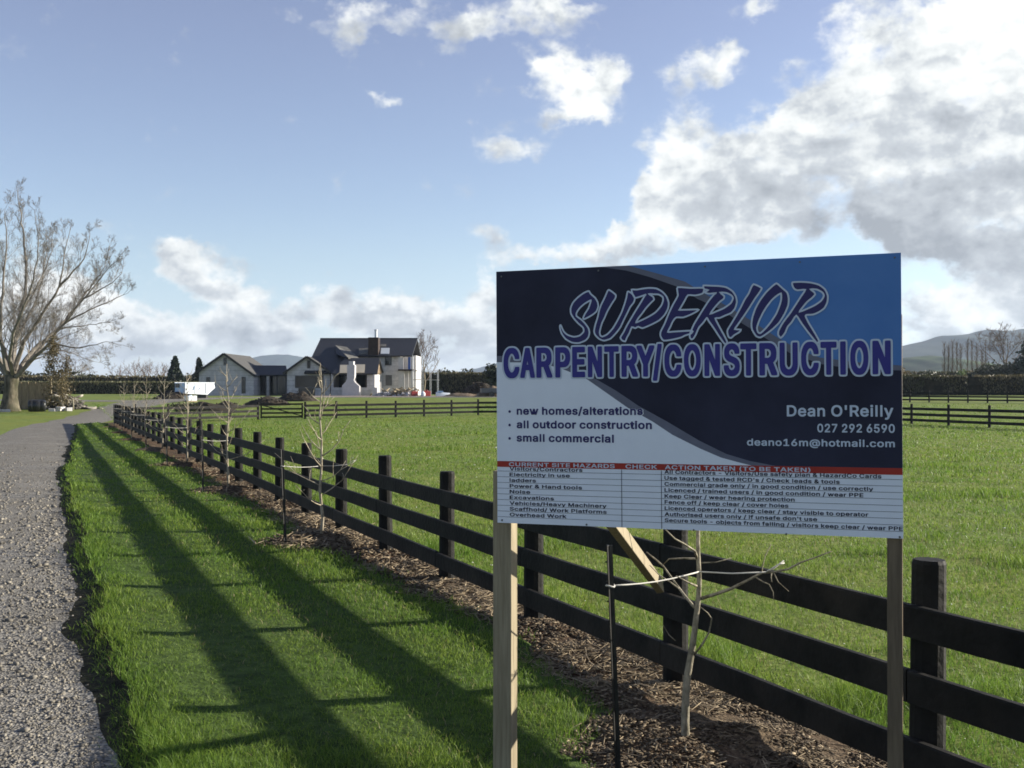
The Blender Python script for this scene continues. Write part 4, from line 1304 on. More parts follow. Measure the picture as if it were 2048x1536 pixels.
    'm': [640,[[33,369,33,5,36,-12,40,-16,58,-20,108,-20,124,-17,129,-12,133,5,133,250,139,272,153,292,174,306,186,310,193,311,210,311,229,303,244,291,254,272,254,5,257,-9,260,-15,279,-20,329,-20,346,-17,351,-12,354,5,354,257,362,279,375,295,396,308,410,311,431,311,450,303,466,291,475,272,478,248,478,5,481,-12,486,-17,505,-20,553,-20,567,-17,572,-12,575,7,575,279,568,315,556,343,543,361,518,384,498,394,460,404,436,406,412,404,379,396,365,390,343,376,324,359,319,356,291,385,277,393,253,401,217,406,186,401,167,396,148,386,134,376,131,376,129,380,127,391,119,396,105,399,55,399,41,396,38,393,35,388]]],
    'n': [440,[[33,369,33,5,38,-14,41,-17,55,-20,108,-20,124,-17,129,-12,133,5,133,238,136,253,148,279,162,294,189,308,210,311,236,305,256,293,265,281,275,257,278,236,278,5,281,-12,286,-17,303,-20,353,-20,369,-15,373,-9,375,5,375,265,365,315,356,336,344,353,322,375,303,388,281,396,239,404,215,404,177,396,153,387,134,374,130,379,127,391,122,396,105,399,55,399,41,396,38,393,35,388]]],
    'o': [445,[[14,187,17,154,29,97,46,61,64,35,84,15,98,4,130,-13,180,-26,208,-28,218,-26,237,-26,261,-21,296,-9,320,6,337,20,357,42,368,59,380,83,390,109,400,163,400,211,392,256,387,275,378,299,363,325,356,336,327,365,308,378,277,392,232,403,187,403,146,395,115,383,94,369,67,344,43,311,32,285,19,237],[116,187,117,216,119,228,127,252,134,266,145,283,153,291,168,301,189,310,227,309,253,297,265,287,280,268,290,249,300,209,300,168,297,152,287,121,278,104,265,88,251,77,230,68,213,65,187,67,172,73,158,81,143,97,134,111,122,137,117,159]]],
    'p': [454,[[33,369,33,-140,36,-154,43,-160,58,-163,110,-163,124,-159,128,-157,132,-140,134,2,136,3,150,-7,172,-18,186,-22,212,-27,246,-27,262,-24,286,-19,315,-7,341,11,361,31,369,43,383,65,391,84,398,105,404,129,409,162,409,215,406,236,398,272,391,293,375,327,359,348,343,363,322,379,298,391,258,401,239,404,217,404,189,399,169,394,150,384,134,372,131,374,127,391,122,396,105,399,55,399,41,396,38,393,35,388],[133,167,133,215,136,234,148,265,157,279,172,294,186,303,198,308,210,311,231,311,243,308,262,298,278,286,291,267,303,238,309,212,309,169,306,148,298,127,289,108,274,87,260,77,234,66,208,66,181,76,167,87,152,105,143,124,136,146]]],
    'r': [289,[[33,369,33,7,35,-9,41,-17,55,-20,108,-20,122,-17,129,-12,133,5,133,243,136,257,148,280,159,291,177,301,196,306,227,306,241,304,255,307,259,310,263,329,263,379,261,393,255,400,241,404,200,404,165,396,131,380,129,381,127,391,119,396,105,399,55,399,41,396,38,393,35,388]]],
    's': [395,[[18,90,26,59,42,30,67,5,76,-1,100,-13,114,-18,150,-26,167,-26,174,-28,214,-26,264,-13,281,-6,302,8,327,33,334,42,341,56,346,75,351,109,343,149,336,166,319,186,307,198,298,204,274,216,252,223,167,244,155,249,135,261,128,273,127,278,131,287,139,297,145,302,159,309,169,312,202,312,214,309,227,302,238,290,252,266,257,261,269,259,279,260,333,273,338,278,341,292,339,306,329,331,315,352,295,372,269,388,241,397,210,403,162,403,117,392,86,378,62,360,48,343,38,326,33,311,28,285,28,263,35,228,48,206,73,180,100,165,126,156,212,135,229,128,236,124,245,114,248,109,249,102,243,90,233,80,217,70,195,65,164,65,143,73,133,79,121,91,107,119,91,124,26,111,21,106]]],
    't': [257,[[-14,368,-13,329,-9,313,-5,310,9,307,40,307,46,303,46,79,52,51,61,27,68,18,87,-1,102,-10,119,-16,142,-22,169,-24,197,-22,221,-16,228,-9,231,6,219,63,214,68,200,71,178,69,161,70,150,77,147,84,146,91,146,303,152,307,200,307,214,310,217,313,222,332,222,372,219,389,214,394,200,397,152,397,147,399,146,468,143,482,138,487,121,490,69,490,54,487,49,479,46,465,45,399,40,397,9,397,-5,394,-10,389]]],
    'u': [440,[[33,369,33,131,35,124,35,107,43,71,50,52,64,28,89,4,98,-3,117,-12,131,-17,158,-23,184,-25,231,-17,250,-10,277,5,281,2,284,-10,286,-13,303,-18,350,-18,369,-13,373,-7,375,9,375,374,370,393,367,395,353,398,303,399,286,395,281,390,278,374,278,152,275,131,265,107,255,92,236,78,215,70,186,70,162,80,153,87,145,97,136,119,133,136,133,374,129,390,124,395,108,399,58,399,43,396,36,390]]],
    'v': [419,[[-1,379,1,367,146,-12,151,-17,168,-20,220,-20,237,-17,244,-9,387,365,389,379,387,391,382,396,363,399,308,399,294,396,289,391,199,143,196,137,194,136,100,393,94,396,80,399,20,399,3,394,0,388]]],
    'w': [597,[[4,379,6,367,118,-2,120,-9,125,-15,142,-20,192,-20,208,-17,216,-10,282,222,285,222,287,215,351,-10,358,-17,375,-20,425,-20,439,-17,445,-12,459,29,561,367,563,379,562,388,558,394,539,399,485,399,468,396,463,391,404,176,399,161,397,160,394,165,337,376,333,391,328,396,311,399,256,399,242,396,235,389,178,181,170,160,168,161,165,169,109,374,102,393,99,396,85,399,25,399,8,394,5,388]]],
    'x': [409,[[2,0,3,-9,7,-15,23,-20,85,-20,102,-17,110,-9,185,106,190,109,268,-9,275,-16,292,-20,352,-20,366,-17,372,-14,374,-9,375,0,373,13,261,174,251,191,252,195,256,203,367,365,369,379,367,391,364,394,345,399,288,399,271,395,261,386,194,281,190,278,122,384,112,395,95,399,35,399,21,396,15,393,13,388,12,379,13,369,16,362,122,207,128,198,128,193,4,13]]],
    'y': [419,[[-1,379,1,367,140,0,140,-7,130,-35,123,-50,113,-63,99,-70,80,-70,65,-68,51,-71,45,-76,31,-126,29,-138,31,-147,34,-153,41,-157,84,-165,115,-163,139,-157,161,-148,181,-133,199,-112,215,-84,385,358,389,377,388,388,382,396,365,399,308,399,294,396,290,393,284,379,199,143,196,137,194,136,100,393,94,397,80,399,20,399,3,394,0,388]]],
    'z': [410,[[22,36,22,5,25,-12,30,-17,44,-20,332,-20,347,-17,352,-14,357,3,357,50,354,67,349,72,332,75,173,75,168,76,167,79,349,319,353,336,353,374,350,388,347,394,328,399,56,399,40,396,34,393,29,376,29,329,32,312,37,307,54,304,206,304,211,303,212,300,27,60,24,55]]]}


def text_mesh(mb, s, x0, x1, base, cap, bold, layer, mi=0, ref='H'):
    """letters fitted between x0 and x1 with capital height cap, in board metres; bold = outline growth in metres"""
    hy = [v for c in GLYPHS['H'][1] for v in c[1::2]]
    h0, h1 = min(hy), max(hy)
    raw, pen = [], 0
    for ch in s:
        adv, cs = GLYPHS[ch]
        for c in cs:
            raw.append([(c[i] + pen, c[i + 1]) for i in range(0, len(c), 2)])
        pen += adv
    xa = min(q[0] for c in raw for q in c)
    xb = max(q[0] for c in raw for q in c)
    kx = (x1 - x0 - 2 * bold) / (xb - xa)
    ky = (cap - 2 * bold) / (h1 - h0)
    loops_ = [[((q[0] - xa) * kx + x0 + bold, (q[1] - h0) * ky + base + bold) for q in c] for c in raw]

    def area(pl):
        return sum(pl[i][0] * pl[(i + 1) % len(pl)][1] - pl[(i + 1) % len(pl)][0] * pl[i][1] for i in range(len(pl))) / 2

    def inside(pt, pl):
        r_ = False
        for i in range(len(pl)):
            (xa_, ya_), (xb_, yb_) = pl[i], pl[(i + 1) % len(pl)]
            if (ya_ > pt[1]) != (yb_ > pt[1]) and pt[0] < (xb_ - xa_) * (pt[1] - ya_) / (yb_ - ya_) + xa_:
                r_ = not r_
        return r_
    big = max(loops_, key=lambda q: abs(area(q)))
    sgn = 1 if area(big) > 0 else -1
    outers = [q for q in loops_ if area(q) * sgn > 0]
    holes = [q for q in loops_ if area(q) * sgn <= 0]

    def grow(pl):
        if bold == 0:
            return pl
        n = len(pl)
        out = []
        for i in range(n):
            a_, b_, c_ = [Vector(pl[(i + j) % n]) for j in (-1, 0, 1)]
            t1, t2 = (b_ - a_).normalized(), (c_ - b_).normalized()
            n1, n2 = Vector((t1.y, -t1.x)) * sgn, Vector((t2.y, -t2.x)) * sgn
            m_ = n1 + n2
            m_ = m_.normalized() if m_.length > .05 else n1
            q = b_ + m_ * (bold / max(m_.dot(n1), .6))
            out.append((q.x, q.y))
        return out
    for q in outers:
        hs = [h_ for h_ in holes if inside(h_[0], q)]
        gq = grow(q)
        gh = []
        for h_ in hs:
            g2 = grow(h_)
            if area(g2) * sgn < 0 and abs(area(g2)) > .12 * abs(area(h_)):
                gh.append(g2)
        flat_poly(mb, [gq] + gh, layer, mi)


def text_px(mb, s, pxa, pxb, y_base, cap_px, bold, layer, mi=0, ref='H'):
    a_ = bxy(pxa, y_base)
    b_ = bxy(pxb, y_base)
    c_ = bxy(pxa, y_base - cap_px)
    text_mesh(mb, s, a_[0], b_[0], a_[1], c_[1] - a_[1], bold, layer, mi, ref)


TRADE_BOLD = .0048
SC = .09766
BRUSH = [
    (1110, [[(105, 1040), (125, 1030), (180, 1150), (260, 1225), (390, 1265), (510, 1240), (590, 1160), (580, 1080), (480, 990), (390, 890), (330, 790), (325, 680), (370, 570), (460, 470), (560, 390), (640, 345), (700, 330), (740, 390), (830, 470), (880, 560), (890, 650), (850, 750), (780, 810), (680, 870), (600, 905), (580, 880), (620, 790), (690, 680), (740, 530), (720, 525), (610, 590), (510, 680), (450, 770), (445, 840), (540, 910), (620, 990), (690, 1090), (710, 1180), (690, 1270), (630, 1340), (510, 1390), (430, 1395), (340, 1380), (220, 1310), (140, 1200), (108, 1100)]]),
    (1110, [[(1110, 305), (1170, 340), (1250, 410), (1240, 480), (1180, 570), (1120, 670), (1070, 760), (1020, 880), (970, 980), (940, 1080), (920, 1170), (935, 1240), (980, 1260), (1080, 1210), (1190, 1090), (1290, 920), (1370, 760), (1430, 590), (1465, 470), (1490, 345), (1530, 345), (1590, 390), (1640, 470), (1620, 560), (1550, 650), (1490, 770), (1420, 910), (1350, 1060), (1280, 1160), (1190, 1260), (1130, 1310), (1010, 1345), (910, 1310), (830, 1230), (805, 1150), (830, 1020), (880, 860), (910, 720), (950, 610), (1020, 470), (1080, 330)]]),
    (1230, [[(345, 300), (450, 300), (560, 280), (700, 265), (850, 275), (970, 340), (1060, 440), (1105, 570), (1090, 690), (1020, 820), (910, 930), (760, 1010), (650, 1060), (560, 1090), (480, 1060), (420, 1090), (350, 1070), (300, 1190), (250, 1280), (215, 1360), (150, 1340), (115, 1280), (180, 1170), (250, 1030), (350, 860), (440, 710), (540, 550), (610, 430), (630, 405), (530, 440), (420, 470), (370, 400)],
            [(700, 390), (800, 395), (900, 400), (980, 450), (990, 520), (950, 630), (840, 760), (700, 850), (560, 920), (440, 970), (480, 890), (560, 790), (640, 680), (740, 570), (805, 505), (780, 440)]]),
    (1230, [[(1290, 250), (1560, 265), (1800, 262), (1830, 300), (1800, 380), (1650, 420), (1500, 415), (1420, 550), (1335, 695), (1345, 715), (1700, 705), (1690, 740), (1560, 810), (1400, 870), (1260, 870), (1190, 950), (1140, 1060), (1090, 1165), (1200, 1160), (1580, 1140), (1560, 1200), (1440, 1240), (1360, 1280), (1200, 1320), (1000, 1345), (935, 1250), (940, 1160), (1020, 1000), (1100, 800), (1190, 610), (1290, 430), (1285, 350)]]),
    (1360, [[(485, 215), (650, 220), (800, 225), (950, 250), (1080, 330), (1150, 440), (1170, 560), (1130, 690), (1050, 780), (930, 830), (820, 880), (730, 890), (780, 1000), (850, 1130), (920, 1260), (970, 1370), (940, 1420), (900, 1390), (800, 1250), (690, 1080), (590, 940), (555, 880), (480, 980), (390, 1080), (330, 1220), (280, 1300), (240, 1320), (205, 1280), (210, 1200), (290, 1010), (400, 830), (500, 670), (600, 520), (700, 400), (735, 372), (600, 385), (510, 355), (580, 310), (500, 290)],
            [(830, 360), (960, 370), (1060, 420), (1090, 480), (1040, 580), (900, 680), (760, 740), (625, 795), (720, 660), (820, 550), (900, 490), (910, 430)]]),
    (1360, [[(1510, 190), (1600, 220), (1680, 270), (1640, 350), (1540, 490), (1440, 650), (1340, 800), (1250, 930), (1180, 1030), (1130, 1108), (1250, 1120), (1220, 1170), (1120, 1230), (1050, 1290), (1000, 1270), (975, 1190), (980, 1120), (1060, 990), (1150, 840), (1240, 680), (1330, 500), (1410, 380), (1460, 260)]]),
    (1490, [[(650, 170), (760, 260), (870, 360), (900, 480), (890, 620), (820, 790), (710, 970), (580, 1100), (450, 1200), (320, 1280), (230, 1250), (150, 1120), (135, 1000), (160, 850), (220, 680), (310, 520), (420, 370), (530, 260)],
            [(740, 380), (745, 500), (710, 630), (640, 800), (520, 980), (420, 1100), (320, 1190), (270, 1170), (250, 1080), (290, 950), (370, 780), (450, 650), (550, 520), (650, 430)]]),
    (1490, [[(980, 150), (1150, 140), (1350, 155), (1520, 200), (1640, 290), (1700, 420), (1690, 560), (1630, 680), (1520, 760), (1400, 810), (1260, 820), (1250, 860), (1320, 1000), (1400, 1130), (1470, 1250), (1520, 1350), (1480, 1400), (1420, 1330), (1300, 1180), (1160, 990), (1055, 835), (960, 970), (880, 1060), (830, 1180), (770, 1260), (730, 1285), (685, 1230), (690, 1140), (790, 960), (920, 790), (1040, 610), (1150, 440), (1235, 305), (1080, 315), (1010, 280), (975, 210)],
            [(1350, 295), (1480, 300), (1590, 360), (1620, 430), (1560, 530), (1430, 620), (1280, 690), (1125, 752), (1180, 670), (1280, 550), (1380, 470), (1440, 400), (1420, 350)]]),
]


def smooth_loop(pts, n=3):
    out = []
    k = len(pts)
    for i in range(k):
        p0, p1, p2, p3 = [np.array(pts[(i + j) % k], float) for j in (-1, 0, 1, 2)]
        d1, d2 = p1 - p0, p2 - p1
        for q in range(n):
            t = q / n
            cm = .5 * (2 * p1 + (p2 - p0) * t + (2 * p0 - 5 * p1 + 4 * p2 - p3) * t * t + (3 * p1 - p0 - 3 * p2 + p3) * t ** 3)
            ln = p1 + (p2 - p1) * t
            out.append(tuple(ln * .35 + cm * .65))
    return out


hl_fill, hl_line = MB(), MB()
LW = bxy(1303.2, 600)[0] - bxy(1300, 600)[0]
for li, (x0_, loops_) in enumerate(BRUSH):
    polys = []
    for lp in loops_:
        polys.append([bxy(x0_ + q[0] * SC, 550 + q[1] * SC) for q in smooth_loop(lp)])
    flat_poly(hl_fill, polys, 3.0 + .15 * li)
    for pl in polys:
        k = len(pl)
        vs, fs = [], []
        for i in range(k):
            a_, b_, c_ = [Vector(pl[(i + j) % k]) for j in (-1, 0, 1)]
            t1, t2 = (b_ - a_), (c_ - b_)
            t1 = t1.normalized() if t1.length > 1e-9 else Vector((1, 0))
            t2 = t2.normalized() if t2.length > 1e-9 else t1
            n1, n2 = Vector((-t1.y, t1.x)), Vector((-t2.y, t2.x))
            m_ = n1 + n2
            m_ = m_.normalized() if m_.length > .2 else n1
            w_ = LW / 2 / max(m_.dot(n1), .55)
            for sg in (-1, 1):
                q = b_ + m_ * (w_ * sg)
                vs.append((q.x, -(3.6 + .15 * li) * .001, q.y))
        for i in range(k):
            j = (i + 1) % k
            fs.append((2 * i, 2 * i + 1, 2 * j + 1, 2 * j))
        hl_line.add(vs, fs)
o = hl_fill.build('headline_fill', M['ink'], board_o)
o = hl_line.build('headline_outline', M['line'], board_o)

mb = MB()
TRADE = [(980, .2051, 135, 290), (980, .2051, 297, 440), (980, .2051, 455, 610), (980, .2051, 640, 785), (980, .2051, 805, 930), (980, .2051, 957, 1095),
         (980, .2051, 1118, 1258), (980, .2051, 1285, 1445), (980, .2051, 1432, 1606), (980, .2051, 1590, 1678), (980, .2051, 1703, 1868), (980, .2051, 1893, 2056),
         (1390, .21, 92, 240), (1390, .21, 275, 428), (1390, .21, 434, 588), (1390, .21, 615, 785), (1390, .21, 808, 980), (1390, .21, 1012, 1180),
         (1390, .21, 1198, 1350), (1390, .21, 1385, 1437), (1390, .21, 1480, 1652), (1390, .21, 1692, 1865)]
tb0, tb1 = bxy(1010, 755.0)[1], bxy(1780, 749.8)[1]
tc0, tc1 = bxy(1010, 694.8)[1], bxy(1780, 683.0)[1]
TB, TC = (tb0 + tb1) / 2, (tc0 + tc1) / 2
# heavy condensed capitals: width, face outlines, rim outlines, in tenths of a millimetre
TRADE_GLYPHS = {
    'C': [755,[[0,832,0,620,4,604,4,568,8,552,12,484,24,408,41,332,69,244,95,184,133,120,166,78,198,46,221,28,262,3,314,-14,370,-18,422,-18,438,-14,470,-14,506,-5,558,23,584,44,626,86,646,111,679,164,703,216,727,288,748,388,752,416,752,448,756,464,750,524,734,540,698,542,686,546,610,546,557,540,538,520,527,456,511,404,487,352,467,320,442,294,410,275,394,270,374,275,353,288,334,304,301,348,273,404,249,472,228,564,220,624,220,832,228,896,249,988,269,1048,283,1080,301,1112,330,1153,354,1173,374,1185,390,1190,402,1189,438,1170,464,1144,483,1116,503,1076,523,1020,538,940,554,922,562,918,594,918,610,914,682,914,698,918,730,918,748,932,752,940,752,972,756,992,752,1008,748,1072,735,1140,703,1244,679,1296,647,1348,630,1370,570,1429,546,1445,508,1464,470,1474,414,1478,366,1478,350,1474,318,1474,294,1469,262,1457,218,1430,176,1392,148,1360,125,1328,85,1252,65,1204,45,1140,24,1052,8,936,8,904,4,892,4,860]],[[-80,832,-80,616,-76,604,-76,564,-72,552,-72,520,-68,508,-64,452,-44,336,-27,272,-3,200,22,142,53,88,100,24,142,-18,202,-61,262,-85,314,-94,346,-94,362,-98,422,-98,438,-94,502,-90,558,-73,590,-57,634,-26,692,32,735,92,763,144,795,228,820,332,836,460,832,520,828,552,823,568,812,584,794,602,778,613,762,618,698,622,682,626,610,626,594,622,530,618,514,613,490,594,476,580,465,564,460,548,452,492,439,448,411,388,398,371,390,371,373,392,337,468,325,504,304,596,300,628,300,832,313,908,325,956,341,1004,355,1036,373,1068,384,1084,394,1090,399,1088,411,1072,439,1012,451,972,460,928,460,912,465,896,476,880,490,866,514,847,530,842,594,838,610,834,682,834,698,838,730,838,762,842,778,847,794,858,815,880,823,892,828,908,836,992,832,1008,832,1040,824,1104,812,1168,799,1216,775,1288,762,1318,735,1368,696,1424,630,1490,590,1517,550,1537,502,1550,414,1558,366,1558,350,1554,286,1550,262,1545,218,1529,165,1496,114,1450,84,1416,61,1384,41,1352,13,1296,-7,1248,-31,1172,-52,1084,-68,972]]],
    'A': [700,[[0,76,6,20,22,4,58,2,74,-2,142,-2,158,2,190,2,198,6,210,20,216,44,270,364,274,368,282,370,418,370,426,367,432,356,484,48,492,20,506,6,514,2,570,-2,626,-2,642,2,674,2,682,6,694,20,696,56,700,72,696,92,696,124,460,1432,456,1440,438,1456,402,1458,386,1462,306,1462,294,1458,258,1456,242,1440,232,1400,4,124,4,92],[320,660,340,780,345,804,350,807,356,792,379,652,376,648,370,646,330,646,322,649]],[[-80,76,-72,-8,-67,-24,-48,-48,-22,-69,-6,-74,82,-82,146,-82,158,-78,222,-74,238,-69,254,-58,272,-40,283,-24,287,-12,336,280,342,288,354,290,358,288,364,280,413,-8,426,-33,453,-60,466,-69,482,-74,546,-78,558,-82,626,-82,642,-78,674,-78,706,-74,722,-69,746,-50,767,-24,772,-8,776,56,780,72,772,156,536,1464,531,1480,520,1496,498,1518,482,1529,466,1534,402,1538,386,1542,310,1542,294,1538,230,1534,214,1529,198,1518,180,1500,169,1484,156,1432,-72,156,-76,92]]],
    'R': [755,[[-4,1380,-4,76,2,20,18,4,74,-2,162,-2,178,2,210,2,218,6,230,19,236,72,237,512,239,516,246,518,322,518,330,515,335,504,489,60,508,16,526,2,558,2,574,-2,682,-2,698,2,734,4,748,16,752,24,754,68,751,112,586,576,588,584,632,628,646,647,675,696,699,760,716,840,720,908,724,924,724,1048,720,1064,720,1096,712,1156,699,1212,671,1288,655,1316,632,1348,571,1408,546,1425,522,1437,470,1453,438,1458,406,1458,386,1462,78,1462,22,1458,14,1454,2,1440],[236,816,237,1180,239,1184,246,1186,354,1186,390,1177,414,1165,439,1144,463,1104,475,1072,483,1040,488,1008,488,960,475,904,463,872,446,843,427,824,390,803,362,795,242,795,237,800]],[[-84,1380,-84,76,-76,-8,-71,-24,-52,-48,-26,-69,-10,-74,22,-78,54,-78,70,-82,166,-82,178,-78,242,-74,258,-69,274,-58,295,-36,303,-24,308,-8,312,56,316,72,318,287,322,286,339,244,429,-16,444,-40,465,-60,478,-69,494,-74,558,-78,574,-82,682,-82,698,-78,762,-74,778,-69,794,-58,812,-40,823,-24,827,-12,834,64,828,140,682,552,684,560,711,592,741,640,759,680,775,728,792,808,796,864,800,876,800,908,804,924,804,1048,788,1188,775,1244,755,1304,727,1360,688,1412,630,1470,590,1497,566,1509,498,1530,390,1542,70,1542,54,1538,22,1538,-14,1533,-26,1529,-42,1518,-60,1500,-71,1484,-76,1468],[316,896,316,1096,318,1103,322,1105,342,1106,362,1097,374,1088,387,1068,399,1040,408,1004,408,972,399,936,391,916,374,890,346,875,326,874,319,876,317,880]]],
    'P': [715,[[-4,1380,-4,76,0,56,0,24,8,12,22,2,78,-2,162,-2,178,2,210,2,218,6,230,20,232,56,236,72,237,480,239,484,246,486,390,486,402,490,434,490,494,503,522,515,558,538,596,572,626,607,663,668,679,708,704,804,712,868,712,900,716,916,716,1036,712,1052,708,1120,691,1204,675,1252,651,1304,624,1344,580,1392,554,1413,514,1437,458,1454,430,1458,398,1458,382,1462,74,1462,54,1458,22,1458,14,1454,2,1440],[236,784,237,1180,239,1184,246,1186,346,1186,382,1177,411,1160,435,1136,451,1108,463,1080,475,1036,480,1004,480,940,471,896,459,860,447,832,428,804,411,788,382,771,350,762,246,762,239,764,237,768]],[[-84,1380,-84,76,-76,-8,-71,-24,-52,-48,-27,-68,-10,-74,78,-82,162,-82,178,-78,242,-74,258,-69,282,-50,302,-25,308,-8,312,56,316,72,316,392,318,403,326,406,386,406,402,410,466,414,526,427,566,443,614,474,664,520,690,551,715,588,743,644,763,700,780,772,796,916,796,1040,792,1052,792,1084,788,1096,784,1152,772,1216,747,1296,735,1324,723,1348,691,1396,668,1424,636,1456,614,1474,566,1505,490,1530,378,1542,70,1542,54,1538,22,1538,-14,1533,-26,1529,-42,1518,-60,1500,-71,1484,-76,1468],[316,864,316,1096,319,1104,330,1106,338,1105,358,1094,367,1084,381,1060,391,1036,400,1000,400,956,395,928,387,904,377,880,364,860,346,847,326,842,319,844,317,848]]],
    'E': [615,[[-4,1380,-4,76,2,20,18,4,54,2,70,-2,538,-2,594,4,610,20,612,56,616,72,616,200,612,216,612,248,598,266,590,270,558,270,542,274,242,274,234,275,229,280,228,584,230,595,242,598,514,598,530,602,566,604,580,616,584,624,584,656,588,672,588,796,582,856,570,870,562,874,530,874,514,878,242,878,230,881,228,892,228,1172,230,1183,238,1186,538,1186,554,1190,586,1190,594,1194,608,1212,608,1244,612,1260,612,1388,608,1404,606,1440,590,1456,554,1458,538,1462,74,1462,54,1458,22,1458,14,1454,2,1440]],[[-84,1380,-84,76,-76,-8,-71,-24,-52,-48,-26,-69,-10,-74,54,-78,70,-82,542,-82,558,-78,622,-74,638,-69,662,-50,683,-24,688,-8,692,24,692,56,696,72,696,200,692,216,688,280,683,296,672,312,654,330,638,341,622,346,558,350,542,354,322,354,311,356,308,364,308,504,310,515,318,518,514,518,530,522,594,526,610,531,622,539,644,560,655,576,660,592,664,656,668,672,668,804,664,820,664,852,659,888,647,912,628,932,610,945,594,950,530,954,514,958,322,958,311,960,308,968,308,1096,311,1104,318,1106,538,1106,554,1110,618,1114,634,1119,646,1127,666,1146,679,1164,684,1180,688,1244,692,1260,692,1388,688,1404,684,1468,679,1484,658,1510,634,1529,618,1534,554,1538,538,1542,70,1542,54,1538,-10,1534,-26,1529,-42,1518,-60,1500,-71,1484,-76,1468]]],
    'N': [690,[[-4,1380,-4,76,2,20,14,6,22,2,78,-2,142,-2,158,2,190,2,198,6,210,20,216,76,216,688,218,715,222,714,235,684,461,20,478,4,514,2,526,-2,618,-2,634,2,670,4,686,20,692,76,692,1384,686,1440,674,1454,666,1458,610,1462,546,1462,530,1458,498,1458,490,1454,478,1440,472,1384,472,772,470,745,466,746,461,756,259,1356,228,1440,210,1456,174,1458,162,1462,70,1462,54,1458,22,1458,14,1454,2,1440]],[[-84,1380,-84,76,-76,-8,-71,-24,-52,-48,-26,-69,-10,-74,22,-78,54,-78,70,-82,146,-82,158,-78,222,-74,238,-69,250,-61,274,-37,283,-24,288,-8,292,56,296,72,298,227,302,226,307,216,385,-16,400,-40,422,-61,434,-69,450,-74,514,-78,530,-82,618,-82,634,-78,698,-74,714,-69,738,-50,759,-24,764,-8,768,56,772,72,772,1384,764,1468,759,1484,738,1510,714,1529,698,1534,666,1538,634,1538,618,1542,542,1542,530,1538,466,1534,450,1529,438,1521,414,1497,405,1484,400,1468,396,1404,392,1388,390,1237,386,1238,381,1248,303,1480,292,1496,270,1518,254,1529,242,1533,206,1538,174,1538,158,1542,70,1542,54,1538,-10,1534,-26,1529,-50,1510,-71,1484,-76,1468]]],
    'T': [690,[[-4,1380,-4,1260,0,1244,0,1212,14,1194,22,1190,54,1190,70,1186,226,1186,233,1184,235,1180,236,76,242,20,258,4,294,2,306,-2,382,-2,398,2,434,4,450,20,452,56,456,72,457,1180,459,1184,466,1186,618,1186,634,1190,666,1190,684,1204,688,1212,688,1244,692,1264,692,1388,688,1404,686,1440,670,1456,634,1458,618,1462,66,1462,54,1458,22,1458,4,1444,0,1436]],[[-84,1380,-84,1260,-80,1244,-80,1212,-75,1176,-71,1164,-60,1148,-38,1127,-26,1119,-10,1114,54,1110,70,1106,146,1106,153,1104,155,1100,156,76,164,-8,169,-24,180,-40,198,-58,214,-69,230,-74,294,-78,310,-82,382,-82,398,-78,462,-74,478,-69,502,-50,523,-24,528,-8,532,56,536,72,537,1100,539,1104,546,1106,618,1106,634,1110,666,1110,702,1115,714,1119,730,1130,748,1148,759,1164,764,1180,772,1268,772,1388,768,1404,764,1468,759,1484,738,1510,714,1529,698,1534,634,1538,618,1542,74,1542,54,1538,22,1538,-10,1534,-26,1529,-42,1518,-63,1496,-71,1484,-76,1468]]],
    'Y': [850,[[1,1392,5,1344,308,572,308,76,314,20,330,4,366,2,378,-2,470,-2,486,2,522,4,538,20,540,56,544,72,544,580,843,1340,848,1360,849,1396,846,1440,830,1456,794,1458,778,1462,674,1462,658,1458,626,1458,610,1446,593,1412,451,1040,430,988,426,985,422,988,393,1060,255,1420,246,1440,236,1452,226,1458,194,1458,178,1462,74,1462,58,1458,26,1458,18,1454,6,1440]],[[-79,1392,-72,1316,-67,1300,219,576,228,548,228,72,232,56,236,-8,241,-24,252,-40,270,-58,286,-69,302,-74,366,-78,382,-82,470,-82,486,-78,550,-74,566,-69,590,-50,611,-24,616,-8,620,24,620,56,624,76,624,556,923,1320,928,1356,929,1396,928,1436,924,1468,919,1484,908,1500,890,1518,874,1529,858,1534,794,1538,778,1542,674,1542,658,1538,594,1534,578,1529,562,1518,546,1502,531,1480,447,1260,430,1220,426,1217,417,1228,319,1484,308,1500,292,1516,270,1530,258,1534,194,1538,178,1542,78,1542,-6,1534,-22,1529,-46,1510,-67,1484,-72,1468]]],
    '/': [430,[[0,-124,6,-180,18,-194,26,-198,82,-202,130,-202,146,-198,178,-198,194,-186,203,-172,348,844,348,864,428,1408,428,1440,432,1456,428,1468,428,1500,418,1514,406,1522,350,1526,298,1526,282,1522,250,1522,238,1514,228,1500,4,-72,4,-104]],[[-80,-124,-72,-208,-67,-224,-56,-240,-38,-258,-22,-269,-6,-274,58,-278,74,-282,126,-282,214,-273,238,-261,258,-242,271,-224,279,-204,508,1408,508,1440,512,1456,508,1468,504,1532,500,1544,488,1564,470,1582,454,1593,442,1597,354,1606,298,1606,282,1602,218,1598,202,1593,184,1580,165,1560,153,1536,-72,-40]]],
